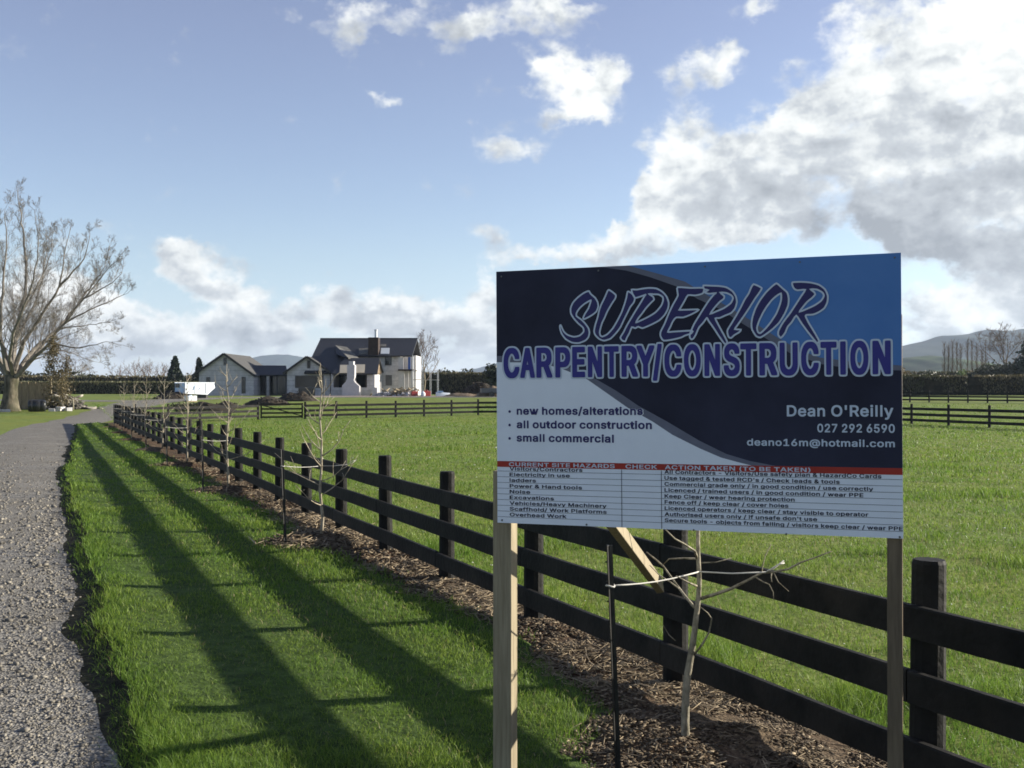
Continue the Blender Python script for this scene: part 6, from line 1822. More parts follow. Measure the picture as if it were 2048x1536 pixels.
# --- the big bare tree at left
def big_tree():
    base = Vector(at(22, 83.0))
    root = thing('bare_tree', 'huge bare spreading tree at the left edge beside the driveway', 'tree', base)
    rnd = random.Random(5)
    tm, bm = MB(), MB()
    Y0 = 83.0

    def q(cx, cy, dy):
        return P(cx * .3777, 320 + cy * .3777, Y0 + dy) - base
    tm.tube([q(50, 1330, 0) - Vector((0, 0, .2)), q(52, 1310, 0), q(54, 1260, 0), q(58, 1200, 0), q(62, 1160, 0), q(66, 1120, .1)],
            [1.0, .72, .56, .50, .54, .40], 14)
    limbs = [
        ([(62, 1165, 0), (75, 1000, .5), (100, 820, 1), (140, 640, 1.6), (122, 400, 1.2), (100, 240, .8), (72, 50, .5)], .40),
        ([(72, 1120, 0), (130, 960, -1), (200, 850, -1.8), (310, 670, -2.8), (350, 450, -3.0), (405, 235, -3.2)], .34),
        ([(75, 1150, 0), (150, 1040, 1.2), (230, 960, 2.2), (330, 870, 3.2), (430, 740, 4.0), (500, 640, 4.3), (560, 540, 4.6), (588, 320, 5.0)], .34),
        ([(82, 1160, 0), (160, 1070, -.8), (250, 980, -1.8), (400, 790, -3.0), (560, 590, -4.0), (690, 470, -4.5)], .33),
        ([(90, 1150, 0), (200, 1010, 1), (300, 900, 2), (480, 790, 3), (640, 720, 4), (705, 690, 4.3)], .27),
        ([(240, 965, -1), (420, 992, -2.2), (560, 965, -3), (690, 985, -3.8)], .13),
        ([(160, 1040, 1.2), (330, 1010, 2.6), (470, 1060, 3.6), (580, 1075, 4.2)], .11),
        ([(55, 1150, 0), (20, 1000, 1), (-40, 800, 2), (-60, 500, 3), (-40, 250, 3)], .34),
        ([(55, 1165, 0), (5, 950, -1.5), (12, 700, -2.5), (30, 420, -2.8), (18, 180, -3)], .32),
        ([(50, 1150, 0), (-100, 900, -1), (-250, 700, -2), (-330, 450, -2.5)], .33),
        ([(45, 1150, 0), (-150, 950, 1.5), (-350, 850, 3), (-480, 700, 3.5)], .3),
        ([(60, 1150, 0), (70, 980, 3.0), (180, 760, 5.5), (240, 520, 6.5), (240, 280, 7)], .30),
        ([(65, 1150, 0), (60, 960, -3.0), (150, 720, -5.0), (200, 480, -6), (160, 150, -6.5)], .28),
        ([(100, 820, 1), (190, 680, 1.5), (270, 480, 1.8), (280, 300, 2)], .17),
        ([(310, 670, -2.8), (440, 520, -3.4), (480, 330, -3.6)], .15),
        ([(430, 740, 4), (520, 690, 4), (640, 600, 4.2), (660, 420, 4.4)], .14),
        ([(300, 900, 2), (420, 880, 2.6), (560, 860, 3.2), (670, 850, 3.6)], .11),
    ]
    for li, (pts, r0) in enumerate(limbs):
        c = catmull([tuple(q(*p_)) for p_ in pts], 5)
        c = [Vector(v) + Vector((rnd.uniform(-.06, .06), rnd.uniform(-.06, .06), rnd.uniform(-.06, .06))) for v in c]
        c = c[:int(len(c) * .92)]
        n = len(c)
        rad = [r0 * .66 * (1 - .93 * (i / (n - 1)) ** .8) for i in range(n)]
        bm.tube(c, rad, 7, cap=False)
        tot = sum((c[i + 1] - c[i]).length for i in range(n - 1))
        dist = 0
        side = 1
        for i in range(n - 1):
            seg = (c[i + 1] - c[i])
            dist += seg.length
            f = dist / tot
            if f < .16:
                continue
            for _ in range(2 if seg.length > .8 else 1):
                side = -side
                t = seg.normalized()
                ax = Vector((rnd.uniform(-1, 1), rnd.uniform(-1, 1), rnd.uniform(-1, 1))).cross(t)
                if ax.length < .05:
                    continue
                d = Matrix.Rotation(rnd.uniform(.45, .95), 3, ax.normalized()) @ t
                droop = -.15 if pts[-1][1] > 840 else .35
                d = (d + Vector((0, 0, droop))).normalized()
                ln = (1.15 + 2.3 * (1 - f)) * rnd.uniform(.6, 1.1) * (.75 if r0 < .2 else 1)
                crown_branches(bm, c[i].lerp(c[i + 1], rnd.random()), d, ln, max(.013, rad[i] * .27), 3, .85, .34 if droop > 0 else .08, rnd, .9, (5, 6), (5, 4, 3, 3), .0062)
    tm.build('trunk', M['bark_pale_tree'], root, smooth=True)
    bm.build('crown', M['branch'], root)


M['bark_pale_tree'] = noise_mat('pale_grey_trunk', (.045, .04, .028), (.19, .165, .12), scale=5, rough=.95, stretch=(1, 1, .22), bump=1.0, bump_scale=9, spec=.1, c3=(.05, .05, .03), scale3=1.2)
M['branch'] = noise_mat('branch_bark', (.135, .12, .105), (.25, .225, .195), scale=2, rough=.95, spec=.1)
big_tree()
leafy('dull green clump of ivy brush hanging under the huge bare tree', at(110, 80), 5.9, 2.8, M['brush'], 5200, .06, 31, name='brush_clump', lumps=9, trunk=False)

# --- hedges and treeline
hedge('long clipped winter hedge across the far paddock at left, behind the drive', (-100, 176), (-8, 184), 2.0, 2.0, M['hedge_green'], 16000, .17, seed=3)
hedge('second clipped hedge showing above the long left hedge', (-150, 226), (-20, 232), 3.6, 2.4, M['hedge'], 9000, .26, seed=4)
hedge('clipped brown hedge right of the house, in front of the dark trees', (-22, 171), (10, 168), 3.3, 2.2, M['hedge'], 8000, .19, seed=5)
hedge('tall clipped brown hedge across the right background behind the fences', (30, 138), (110, 133), 2.5, 2.0, M['hedge'], 16000, .15, seed=6, ragged=.2, gaps=.20)
hedge('dark clipped hedge showing above the right brown hedge', (62, 205), (160, 195), 4.1, 2.4, M['hedge'], 7000, .24, seed=7)

random.seed(21)
leafy('dark conifer in the far treeline, just left of the house', at(350, 215), 7.3, 4.8, M['conifer'], 1500, .34, 41, 'conifer_tree', 'tree', cone=True)
leafy('narrow dark conifer touching the left roof edge of the house', at(398, 212), 6.9, 3.2, M['conifer'], 1300, .32, 42, 'conifer_tree', 'tree', cone=True)
TL = 'trees in the far treeline on the left'
for i, (px, Y, h, w) in enumerate(((272, 300, 8.8, 11), (296, 310, 9.2, 12), (326, 300, 8, 9), (424, 290, 9, 12), (240, 320, 8, 12), (150, 300, 9, 12), (448, 300, 8.5, 10))):
    bare_tree('rounded grey bare tree in the far treeline left of the house', at(px, Y), h, w, 300 + i, group=TL, depth=2, limbs=7, low=.2, trunk_r=.28)
SB = 'dark shrubs under the far left treeline'
for i, (px, Y, h, w) in enumerate(((200, 250, 5.2, 12), (255, 250, 4.8, 13), (310, 252, 4.6, 12), (150, 250, 5.5, 12), (372, 250, 5.0, 10), (435, 250, 4.6, 10), (100, 250, 5.5, 12), (40, 250, 5.6, 14))):
    leafy('low dark shrub in the far row behind the left hedges', at(px, Y), h, w, M['shrub'], 900, .34, 60 + i, group=SB, trunk=False)
bare_tree('bare grey tree standing right behind the tall end of the house', at(848, 152), 8.9, 5.6, 77, depth=3, limbs=6, low=.2, trunk_r=.17)
DS = 'dark shrubs behind the hedge right of the house'
for i, (px, Y, h, w) in enumerate(((880, 205, 5.0, 9), (905, 210, 4.4, 8), (935, 205, 4.5, 9), (960, 215, 4.6, 8))):
    leafy('rounded dark shrub behind the brown hedge right of the house', at(px, Y), h, w, M['shrub'], 1100, .30, 80 + i, group=DS, trunk=False)
leafy('round dark evergreen half hidden by the left edge of the sign', at(1000, 140), 4.6, 4.2, M['conifer'], 2200, .20, 91, 'evergreen_tree', 'tree')
leafy('broad dull brown bush beside the right edge of the sign, above the hedge', at(1800, 165), 5.4, 6.5, M['brush'], 4500, .15, 92, lumps=12, trunk=False)
leafy('bright olive bush in front of the row of slim poplars', at(1919, 190), 4.6, 3.2, M['bush_green'], 900, .22, 93, trunk=False)
RS = 'dark shrubs above the right hedge'
for i, (px, Y, h, w) in enumerate(((1855, 195, 4.1, 7), (1882, 200, 4.6, 6), (1945, 198, 4.0, 7))):
    leafy('low dark shrub at the foot of the slim poplar row', at(px, Y), h, w, M['shrub'], 2200, .18, 100 + i, group=RS, trunk=False)
leafy('dense dark green shrub left of the wide bare tree at right', at(1978, 195), 6.2, 8.5, M['shrub'], 4200, .20, 110, lumps=14, trunk=False)
leafy('dense dark shrub under the wide bare tree at the right edge', at(2024, 192), 5.9, 9, M['shrub'], 4200, .20, 111, lumps=14, trunk=False)
leafy('tall dark evergreen cut by the right edge of the photo', at(2062, 190), 10.5, 7, M['conifer'], 2200, .30, 112, 'evergreen_tree', 'tree')
bare_tree('wide bare grey tree below the wooded hill at right', at(2012, 210), 13.5, 12.5, 120, depth=3, limbs=8, low=.28, trunk_r=.26, up=.2)


def poplar(i, px, Y, h):
    rnd = random.Random(500 + i)
    root = thing('poplar_tree', 'slim bare poplar in the row below the wooded hill at right', 'tree', at(px, Y), group='row of slim bare poplars')
    MB().tube([(0, 0, -.2), (0, 0, h * .5), (0, 0, h)], [.16, .10, .02], 5).build('trunk', M['bark_grey'], root)
    bm = MB()
    for k in range(130):
        z = h * (.06 + .9 * rnd.random())
        a = rnd.uniform(0, 6.28)
        ln = rnd.uniform(.9, 1.9) * (1.1 - .5 * z / h)
        e = Vector((math.cos(a) * ln * .5, math.sin(a) * ln * .5, z + ln))
        bm.tube([(0, 0, z), e * .5 + Vector((0, 0, z * .5)), e], [.03, .022, .014], 3, cap=False)
    bm.build('crown', M['twig'], root)


for i, (px, h) in enumerate(((1889, 10.5), (1897, 10.2), (1905, 11.2), (1914, 10.8), (1922, 10.6), (1935, 11.6), (1944, 11.0), (1954, 10.6), (1964, 10.2), (1971, 11))):
    poplar(i, px, 225 + (i % 3) * 2, h)


# --- the air
def build_haze():
    m = bpy.data.materials.new('haze')
    m.use_nodes = True
    nt = m.node_tree
    nt.nodes.clear()
    out = nt.nodes.new('ShaderNodeOutputMaterial')
    v = nt.nodes.new('ShaderNodeVolumePrincipled')
    v.inputs['Color'].default_value = (.66, .80, 1.0, 1)
    v.inputs['Density'].default_value = HAZE_DENSITY
    v.inputs['Anisotropy'].default_value = .2
    nt.links.new(v.outputs[0], out.inputs['Volume'])
    o = MB().box((0, 0, 98), (19000, 19000, 200)).build('haze', m)
    tag(o, 'thin haze over the whole landscape', 'haze', kind='stuff')


HAZE_DENSITY = .00010
build_haze()

# --- hills
def hill(name, label, prof, Y, depth, mat, seed):
    """ridge: skyline points (px, py) at distance Y, falling away on both sides"""
    xs = np.linspace(prof[0][0], prof[-1][0], 160)
    ys = np.interp(xs, [p_[0] for p_ in prof], [p_[1] for p_ in prof])
    mb = MB()
    rows = [(-1.0, 0.0), (-.8, .22), (-.6, .46), (-.4, .68), (-.2, .88), (0, 1), (.3, .8), (1.0, .0)]
    for (d, f) in rows:
        for x_, y_ in zip(xs, ys):
            Yd = Y + d * depth
            top = (HORIZON - y_) / F_PX * Y
            X_ = (x_ - 1024) / F_PX * Y
            nz = (float(vnoise(X_ * .02, Yd * .02, seed)) - .5) * .12 + (float(vnoise(X_ * .07, Yd * .07, seed)) - .5) * .05 + (float(vnoise(X_ * .2, Yd * .2, seed)) - .5) * .03
            z = CAM_Z + top * max(0, f + nz * (1 if 0 < f < 1 else .35 if f else 0)) - (0 if f else 4)
            mb.v.append((X_, Yd, z))
    w = len(xs)
    for i in range(len(rows) - 1):
        for k in range(w - 1):
            mb.f.append((i * w + k, i * w + k + 1, (i + 1) * w + k + 1, (i + 1) * w + k))
            mb.m.append(0)
    o = mb.build(name, mat, smooth=True)
    return tag(o, label, 'hill', kind='structure')


hill('hill', 'long wooded hill rising behind the right side of the sign', [(1150, 778), (1400, 752), (1600, 722), (1780, 698), (1806, 693), (1850, 682), (1880, 673), (1925, 670), (1965, 661), (1985, 660), (2010, 663), (2048, 657), (2200, 640), (2500, 660), (2900, 720), (3200, 778)], 2600, 900, M['hill'], 3)
hill('hill', 'low green farmland slope at the foot of the wooded hill', [(1500, 778), (1700, 742), (1810, 716), (1860, 712), (1900, 716), (1960, 735), (2100, 745), (2300, 770)], 1300, 350, M['hill_green'], 8)
hill('hill', 'faint blue hill far beyond the house roofs', [(380, 775), (450, 735), (510, 715), (540, 710), (580, 711), (620, 718), (700, 735), (860, 752), (950, 738), (990, 727), (1060, 722), (1200, 735), (1350, 775)], 4600, 800, M['hill'], 12)


# ------------------------------------------------------------------ the house under construction
H_ROT = R(-1.5)
hx_ = Vector((math.cos(H_ROT), math.sin(H_ROT), 0))
hy_ = Vector((-math.sin(H_ROT), math.cos(H_ROT), 0))
HO = Vector(at(398, 131.0))
house = thing('unfinished_house', 'pale block house under construction with steep charcoal roofs and a white outdoor fireplace', 'house', HO, H_ROT)


def hl(px, py, yo):
    """house coordinates (along, into, up) of a point seen at px, py on the plane yo metres behind the front wall"""
    d = Vector(((px - 1024) / F_PX, 1.0, 0))
    t = (yo + HO.dot(hy_)) / d.dot(hy_)
    q = d * t
    return Vector(((q - HO).dot(hx_), yo, CAM_Z + (HORIZON - py) / F_PX * t - HO.z))


def hxv(px, yo):
    return hl(px, 780, yo).x


def hbox(mb, x0, x1, y0, y1, z0, z1, mi=0):
    return mb.box(((x0 + x1) / 2, (y0 + y1) / 2, (z0 + z1) / 2), (x1 - x0, y1 - y0, z1 - z0), mi=mi)


def hwin(px0, px1, py0, py1, yo, name='window', frame=.06, mat='glass'):
    a, b = hl(px0, py1, yo), hl(px1, py0, yo)
    f = MB()
    hbox(f, a.x - frame, b.x + frame, yo - .03, yo + .02, a.z - frame, a.z)
    hbox(f, a.x - frame, b.x + frame, yo - .03, yo + .02, b.z, b.z + frame)
    hbox(f, a.x - frame, a.x, yo - .028, yo + .02, a.z, b.z)
    hbox(f, b.x, b.x + frame, yo - .028, yo + .02, a.z, b.z)
    o = f.build(name, M['frame_grey'], house)
    g = MB()
    hbox(g, a.x, b.x, yo - .012, yo + .01, a.z, b.z)
    g.build('pane', M[mat], o)
    return o


M['frame_grey'] = flat_mat('grey_window_frame', (.10, .10, .105), rough=.5)
M['trim'] = flat_mat('dark_barge_board', (.025, .022, .020), rough=.6)


def gable_wing(pxl, pxr, pxa, pya, pel, per, pye, yo, depth, wall_mat='block', over=.35, ridge_back=1.0):
    """a wing with its gable end towards the viewer"""
    xl, xr = hxv(pxl, yo), hxv(pxr, yo)
    ap = hl(pxa, pya, yo)
    el, er = hl(pel, pye, yo), hl(per, pye, yo)
    ze = (el.z + er.z) / 2
    sl = (ap.z - ze) / (ap.x - el.x)
    sr = (ap.z - ze) / (er.x - ap.x)
    zl, zr = ap.z - sl * (ap.x - xl) - .12, ap.z - sr * (xr - ap.x) - .12
    mb = MB()
    mb.slab([(xl, yo, -.3), (xr, yo, -.3), (xr, yo, zr), (ap.x, yo, ap.z - .14), (xl, yo, zl)], depth, direction=(0, -1, 0))
    mb.build('wall', M[wall_mat], house)
    for sgn, e in ((-1, el), (1, er)):
        mb = MB()
        fy, by = yo - over, yo + depth * ridge_back
        pts = [(ap.x, fy, ap.z), (e.x, fy, ze), (e.x, by + .01, ze), (ap.x, by, ap.z)]
        if sgn > 0:
            pts = pts[::-1]
        mb.slab(pts, .14, direction=Vector((sgn * .35, 0, .9)).normalized())
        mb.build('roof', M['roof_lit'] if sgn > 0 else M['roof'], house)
        mb = MB()
        mb.beam((ap.x + sgn * .01, fy - .02, ap.z - .07), (e.x, fy - .02, ze - .07), .05, .26)
        mb.build('barge_board', M['trim'], house)
    return xl, xr, ap, ze


M['roof_lit'] = noise_mat('sunlit_roof', (.055, .054, .052), (.095, .092, .088), scale=3, rough=.8, spec=.2, stretch=(6, 1, 1))  # lighter roof colour with the sun on right-hand slopes painted in
# left wing
gable_wing(398, 507, 449, 706.5, 385, 511, 751, 0, 11.5)
hwin(448, 452.5, 716, 729.5, -.01)
hwin(413.5, 419.5, 755, 763, -.01)
hwin(484, 490.5, 754.5, 786, -.01)
# middle wing
gable_wing(574, 660, 614.5, 712.5, 567, 666, 746.5, -.6, 8.5)
hwin(615, 620, 722, 736, -.61)
hwin(591, 646, 752, 775, -.61)
mb = MB()
a, b = hl(597, 791, -.61), hl(630, 776, -.61)
hbox(mb, a.x, b.x, -.66, -.585, a.z, b.z)
mb.build('garage_door', M['glass_green'] if 'glass_green' in M else M['glass'], house)
# recessed link between the wings
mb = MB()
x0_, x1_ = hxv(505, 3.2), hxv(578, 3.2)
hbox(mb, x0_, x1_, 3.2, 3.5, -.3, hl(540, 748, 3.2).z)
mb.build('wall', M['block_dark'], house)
mb = MB()
r0, r1 = hl(503, 750, 2.0), hl(576, 749.5, 2.0)
q0, q1 = hl(506, 730.5, 5.2), hl(559, 730.5, 5.2)
q1b = hl(572, 731, 5.2)
mb.slab([r0, r1, q1b, q0], .16)
mb.build('roof', M['roof'], house)
for (a0, a1, y0_, y1_) in ((514, 531, 752, 787), (541, 553, 752, 788), (556, 571, 753, 789)):
    hwin(a0, a1, y0_, y1_, 3.19, 'glazed_door')
mb = MB()
hbox(mb, hxv(533.5, 2.3), hxv(538.5, 2.3), 2.2, 2.6, -.3, hl(536, 750, 2.3).z - .12)
mb.build('porch_column', M['block'], house)
# main roof plane (catslide on its left), rear plane, gable ends
rl, rr = hl(641, 678, 8.5), hl(835, 675.8, 8.5)
zr_ = (rl.z + rr.z) / 2
ev = hl(795, 711, 3.5)
slope = (zr_ - ev.z) / 5.0
xL, xR = rl.x, rr.x


def rz_at(yo):
    return zr_ - slope * (8.5 - yo)


xm = hxv(757, 3.5)
xw0 = hxv(664, -2.0)
mb = MB()
lowy = -1.2
mb.slab([(xL, 8.5, zr_), (xL, lowy, rz_at(lowy)), (xw0 + 1.0, lowy, rz_at(lowy)), (hxv(697, 1), 1.2, rz_at(1.2)), (hxv(716, 3.5), 3.5, rz_at(3.5)), (xR - .1, 3.5, rz_at(3.5)), (xR, 8.5, zr_)], .18, direction=Vector((0, -slope, 1)).normalized())
mb.build('roof', M['roof'], house)
mb = MB()
mb.slab([(xL, 8.5, zr_ + .004), (xR, 8.5, zr_ + .004), (xR - .1, 14.5, zr_ - 6 * slope), (xL, 14.5, zr_ - 6 * slope)], .18, direction=Vector((0, slope, 1)).normalized())
mb.build('roof', M['roof'], house)
mb = MB()
hbox(mb, xL - .05, xR + .05, 8.42, 8.58, zr_ - .02, zr_ + .06)
mb.build('ridge_cap', M['trim'], house)
# two-storey wall
yb = 4.2
xa2, xb2 = hxv(757, yb), hxv(800, yb)
xs_, xe_ = hxv(800, yb), hxv(823, yb)
zt = rz_at(yb) - .2
mb = MB()
hbox(mb, xL + .5, xb2, yb, yb + 9, -.3, zt)
mb.slab([(xb2, yb + .02, zt - .02), (xb2, 8.5, zr_ - .3), (xb2, 13.2, zt - .02)], .3, direction=(1, 0, 0))
mb.build('wall', M['block'], house)
mb = MB()
hbox(mb, xb2 + .002, xe_ + .2, yb + 3.0, yb + 9, -.3, zt - .003)
mb.build('wall', M['plaster'], house)
mb = MB()
xcp0, xcp1 = hxv(822.5, 3.7), hxv(826.5, 3.7)
hbox(mb, xcp0, xcp1, 3.6, 3.95, -.3, rz_at(3.6) - .2)
mb.build('corner_column', M['plaster'], house)
mb = MB()
zb_ = hl(805, 741.5, 3.6).z
hbox(mb, hxv(796, 3.6), xcp1 + .02, 3.5, yb + 3.0, zb_, zb_ + .18)
mb.build('balcony_floor', M['brown'], house)
mb = MB()
hbox(mb, hxv(796, 3.8), hxv(807, 3.8), 3.75, 3.87, zb_ + .18, hl(800, 714, 3.8).z)
mb.build('balcony_panel', M['plaster'], house)
mb = MB()
a, b = hl(816, 741, 4.6), hl(821, 714, 4.6)
hbox(mb, a.x, b.x, 4.55, 4.62, a.z + .1, b.z)
mb.build('hanging_sheet', M['blue_tarp'], house)
mb = MB()
hbox(mb, hxv(797, 3.9), hxv(809, 3.9), 3.85, 3.97, -.2, zb_)
hbox(mb, hxv(811, 4.8), hxv(817, 4.8), 4.75, 4.87, -.2, zb_)
mb.build('ground_floor_panel', M['plaster'], house)
hwin(770.5, 782.5, 713.5, 730, yb - .01)
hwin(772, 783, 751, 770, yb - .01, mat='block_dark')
# big chimney with a flue on the upper roof
mb = MB()
cy = 3.7
c0, c1 = hxv(736.5, cy), hxv(756.5, cy)
hbox(mb, c0, c1, cy - .1, cy + 1.5, rz_at(cy) - .3, zr_ - .1)
ch_o = mb.build('chimney', M['brown'], house)
mb = MB()
fl0 = (c0 + c1) / 2 + .25
mb.lathe([(.19, 0), (.19, .85), (.24, .86), (.24, 1.0), (.10, 1.06)], (fl0, cy + .6, zr_ - .1), 12)
mb.build('flue', M['steel'], ch_o)


def roof_patch(px0, px1, py0, py1, yo0, mat, name='skylight', plane=None):
    """sheet lying on the upper roof slope"""
    pl = plane or rz_at
    pts = []
    for (px, py) in ((px0, py1), (px1, py1), (px1 + 1.2, py0), (px0 + 1.2, py0)):
        lo, hi = -4.0, 8.4
        for _ in range(40):
            m_ = (lo + hi) / 2
            if hl(px, py, m_).z > pl(m_):
                lo = m_
            else:
                hi = m_
        q = hl(px, py, m_)
        q.z = pl(m_) + .08
        pts.append(q)
    mb = MB()
    mb.slab(pts, .07)
    return mb.build(name, M[mat], house)


roof_patch(761, 778, 697, 708.5, 5, 'skyglass')
roof_patch(717, 735.5, 697.5, 708.5, 5, 'roof_grey')
roof_patch(760, 771, 689, 694, 6, 'roof_grey', 'roof_panel')
# front wing with its own lower roof and a gable end facing right
wz = hl(728, 716, 1.0).z
we = hl(712, 747, -2.8).z
x_r, x_r2 = hxv(759.5, 1.0), hxv(754.5, -2.8)
x_l = hxv(690, 1.0)
x_l2 = hxv(664, -2.8)


def wz_at(yo):
    return wz - (wz - we) / 3.8 * (1.0 - yo)


mb = MB()
mb.slab([(x_l, 1.0, wz), (x_l2, -2.8, we), (x_r2, -2.8, we), (x_r, 1.0, wz)], .15, direction=Vector((0, -(wz - we) / 3.8, 1)).normalized())
mb.build('roof', M['roof'], house)
mb = MB()
mb.slab([(x_l, 1.0, wz + .003), (x_r, 1.0, wz + .003), (x_r, 4.2, we + .3), (x_l, 4.2, we + .3)], .15, direction=Vector((0, .6, 1)).normalized())
mb.build('roof', M['roof'], house)
mb = MB()
xg = (x_r + x_r2) / 2 - .35
mb.slab([(xg, -2.3, we - .1), (xg, 4.2, we + .1), (xg, 1.0, wz - .16)], .2, direction=(1, 0, 0))
mb.build('gable_wall', M['gable_tan'] if 'gable_tan' in M else M['soil_tan'], house)
mb = MB()
hbox(mb, hxv(662, -2.2), hxv(666.8, -2.2), -2.2, 3.8, -.3, we - .03)
hbox(mb, hxv(666.9, -2.2), hxv(734, -2.2), -2.2, -1.95, -.3, hl(700, 775, -2.2).z)
hbox(mb, hxv(734, -2.2), xg - .01, -2.2, 3.8, -.3, we - .06)
hbox(mb, hxv(694, -2.2), hxv(711, -2.2), -2.18, -1.9, -.3, we - .05)
mb.build('wall', M['block'], house)
mb = MB()
hbox(mb, hxv(667, 1.5), hxv(733.5, 1.5), 1.4, 1.6, -.3, we - .1)
mb.build('inner_wall', M['glass'], house)
mb = MB()
hbox(mb, hxv(746.5, -2.8), hxv(749.8, -2.8), -2.95, -2.7, -.2, we - .1)
mb.build('porch_column', M['plaster'], house)
mb = MB()
hbox(mb, hxv(745, -3.2), hxv(754.5, -3.2), -3.3, -2.6, -.3, hl(750, 775, -3.2).z)
mb.build('porch_pier', M['plaster'], house)
mb = MB()
hbox(mb, hxv(759.5, 3.6), hxv(762.5, 3.6), 3.5, 3.75, -.2, hl(760, 748, 3.6).z)
mb.build('porch_column', M['plaster'], house)
roof_patch(679, 695, 731, 747, 0, 'skylight', 'roof_panel', wz_at)
roof_patch(710, 728.5, 730, 746.3, 0, 'skylight', 'roof_panel', wz_at)
# lit cross slope between the roofs
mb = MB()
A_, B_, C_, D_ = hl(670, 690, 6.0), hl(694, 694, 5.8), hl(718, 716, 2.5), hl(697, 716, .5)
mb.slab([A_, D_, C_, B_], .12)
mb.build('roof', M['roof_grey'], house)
mb = MB()
mb.slab([A_ + Vector((-.02, 0, -.01)), hl(672, 708, 3.2), D_ + Vector((-.02, 0, -.01))], .10)
mb.build('roof', M['roof'], house)
# white outdoor fireplace
prof = [(684, 793), (718.7, 793), (718.7, 772.5), (710, 765), (707.5, 760), (709, 755), (709.5, 731), (706.8, 729), (706.8, 722.5), (697.5, 722.5), (697.5, 729), (694, 731),
        (694, 757), (691, 764), (684, 771)]
mb = MB()
yo = -3.9
mb.slab([hl(px, py, yo) for px, py in prof][::-1], .95, direction=(0, -1, 0))
fp = mb.build('outdoor_fireplace', M['plaster'], house)
for o_ in (fp,):
    pass

# ------------------------------------------------------------------ things round the house
SF = Vector(at(843, 131.5))
sc_ = thing('scaffold', 'thin steel scaffold standing at the tall right end of the house', 'scaffold', SF, H_ROT)
xs4 = [-1.0, .1, 1.1, 2.0]
for i, x_ in enumerate(xs4):
    for j, y_ in enumerate((-.6, .8)):
        h_ = (4.9, 4.6, 3.2, 3.2)[i]
        MB().tube([(x_, y_, -.1), (x_, y_, h_)], .028, 6).build('upright', M['steel'], sc_)
for z_ in (1.9, 3.0):
    for y_ in (-.6, .8):
        MB().tube([(-1.15, y_, z_), (2.15, y_, z_)], .024, 6).build('ledger', M['steel'], sc_)
MB().tube([(-1.15, -.6, 4.45), (.3, -.6, 4.45)], .024, 6).build('ledger', M['steel'], sc_)
MB().box((.5, .1, 1.95), (3.1, .6, .05)).build('plank', M['fence_pale'], sc_)

# skip bin by the drive
SK = Vector(at(389, 111.5))
sk = thing('skip_bin', 'white skip bin with a sloping end and one end tinted blue as shade, in front of the left wing', 'skip', SK, R(52))
mb = MB()
prof = [(-1.75, .5), (1.0, .38), (1.95, 1.1), (1.8, 1.62), (-1.75, 1.62)]
mb.slab([(x_, -.85, z_) for x_, z_ in prof], 1.7, direction=(0, -1, 0))
mb.build('bin_body', [M['white_paint']], sk, bevel=.03)
mb = MB()
for x_ in (-1.72, -.5, .8):
    mb.box((x_, -.87, 1.06), (.08, .06, 1.08))
mb.box((.03, -.88, 1.62), (3.62, .09, .10))
mb.box((.03, .88, 1.62), (3.62, .09, .10))
mb.build('rib', M['white_paint'], sk)
mb = MB()
mb.box((-1.77, 0, 1.06), (.05, 1.62, 1.08))
mb.build('shaded_end', M['pale_blue'], sk)  # end of the white bin tinted blue, its shade put into the colour
mb = MB()
mb.box((-1.81, .35, 1.33), (.04, .72, .42))
mb.build('hatch', M['glass'], sk)
mb = MB()
mb.tube([(-.75, -.89, .85), (-.65, -.90, 1.25), (-.3, -.90, 1.38), (.1, -.89, 1.36)], .035, 5)
mb.tube([(-.1, -.89, .9), (.1, -.90, 1.12), (.45, -.89, 1.12)], .03, 5)
mb.build('logo_mark', M['pale_blue'], sk)
mb = MB()
mb.box((-1.1, 0, .22), (.25, 1.5, .46))
mb.box((1.0, 0, .22), (.25, 1.5, .46))
mb.build('skid', M['black_steel'], sk)

TK = Vector(at(381, 101.5))
tk = thing('water_cube', 'small white cube tank on the grass below the skip bin', 'tank', TK, R(50))
MB().box((0, 0, .34), (.95, .75, .50)).build('tank_body', M['white_paint'], tk, bevel=.06)
MB().box((0, 0, .05), (1.0, .8, .10)).build('pallet', M['fence_pale'], tk)
MB().lathe([(.12, 0), (.12, .06)], (0, 0, .59), 10).build('lid', M['pale_blue'], tk)


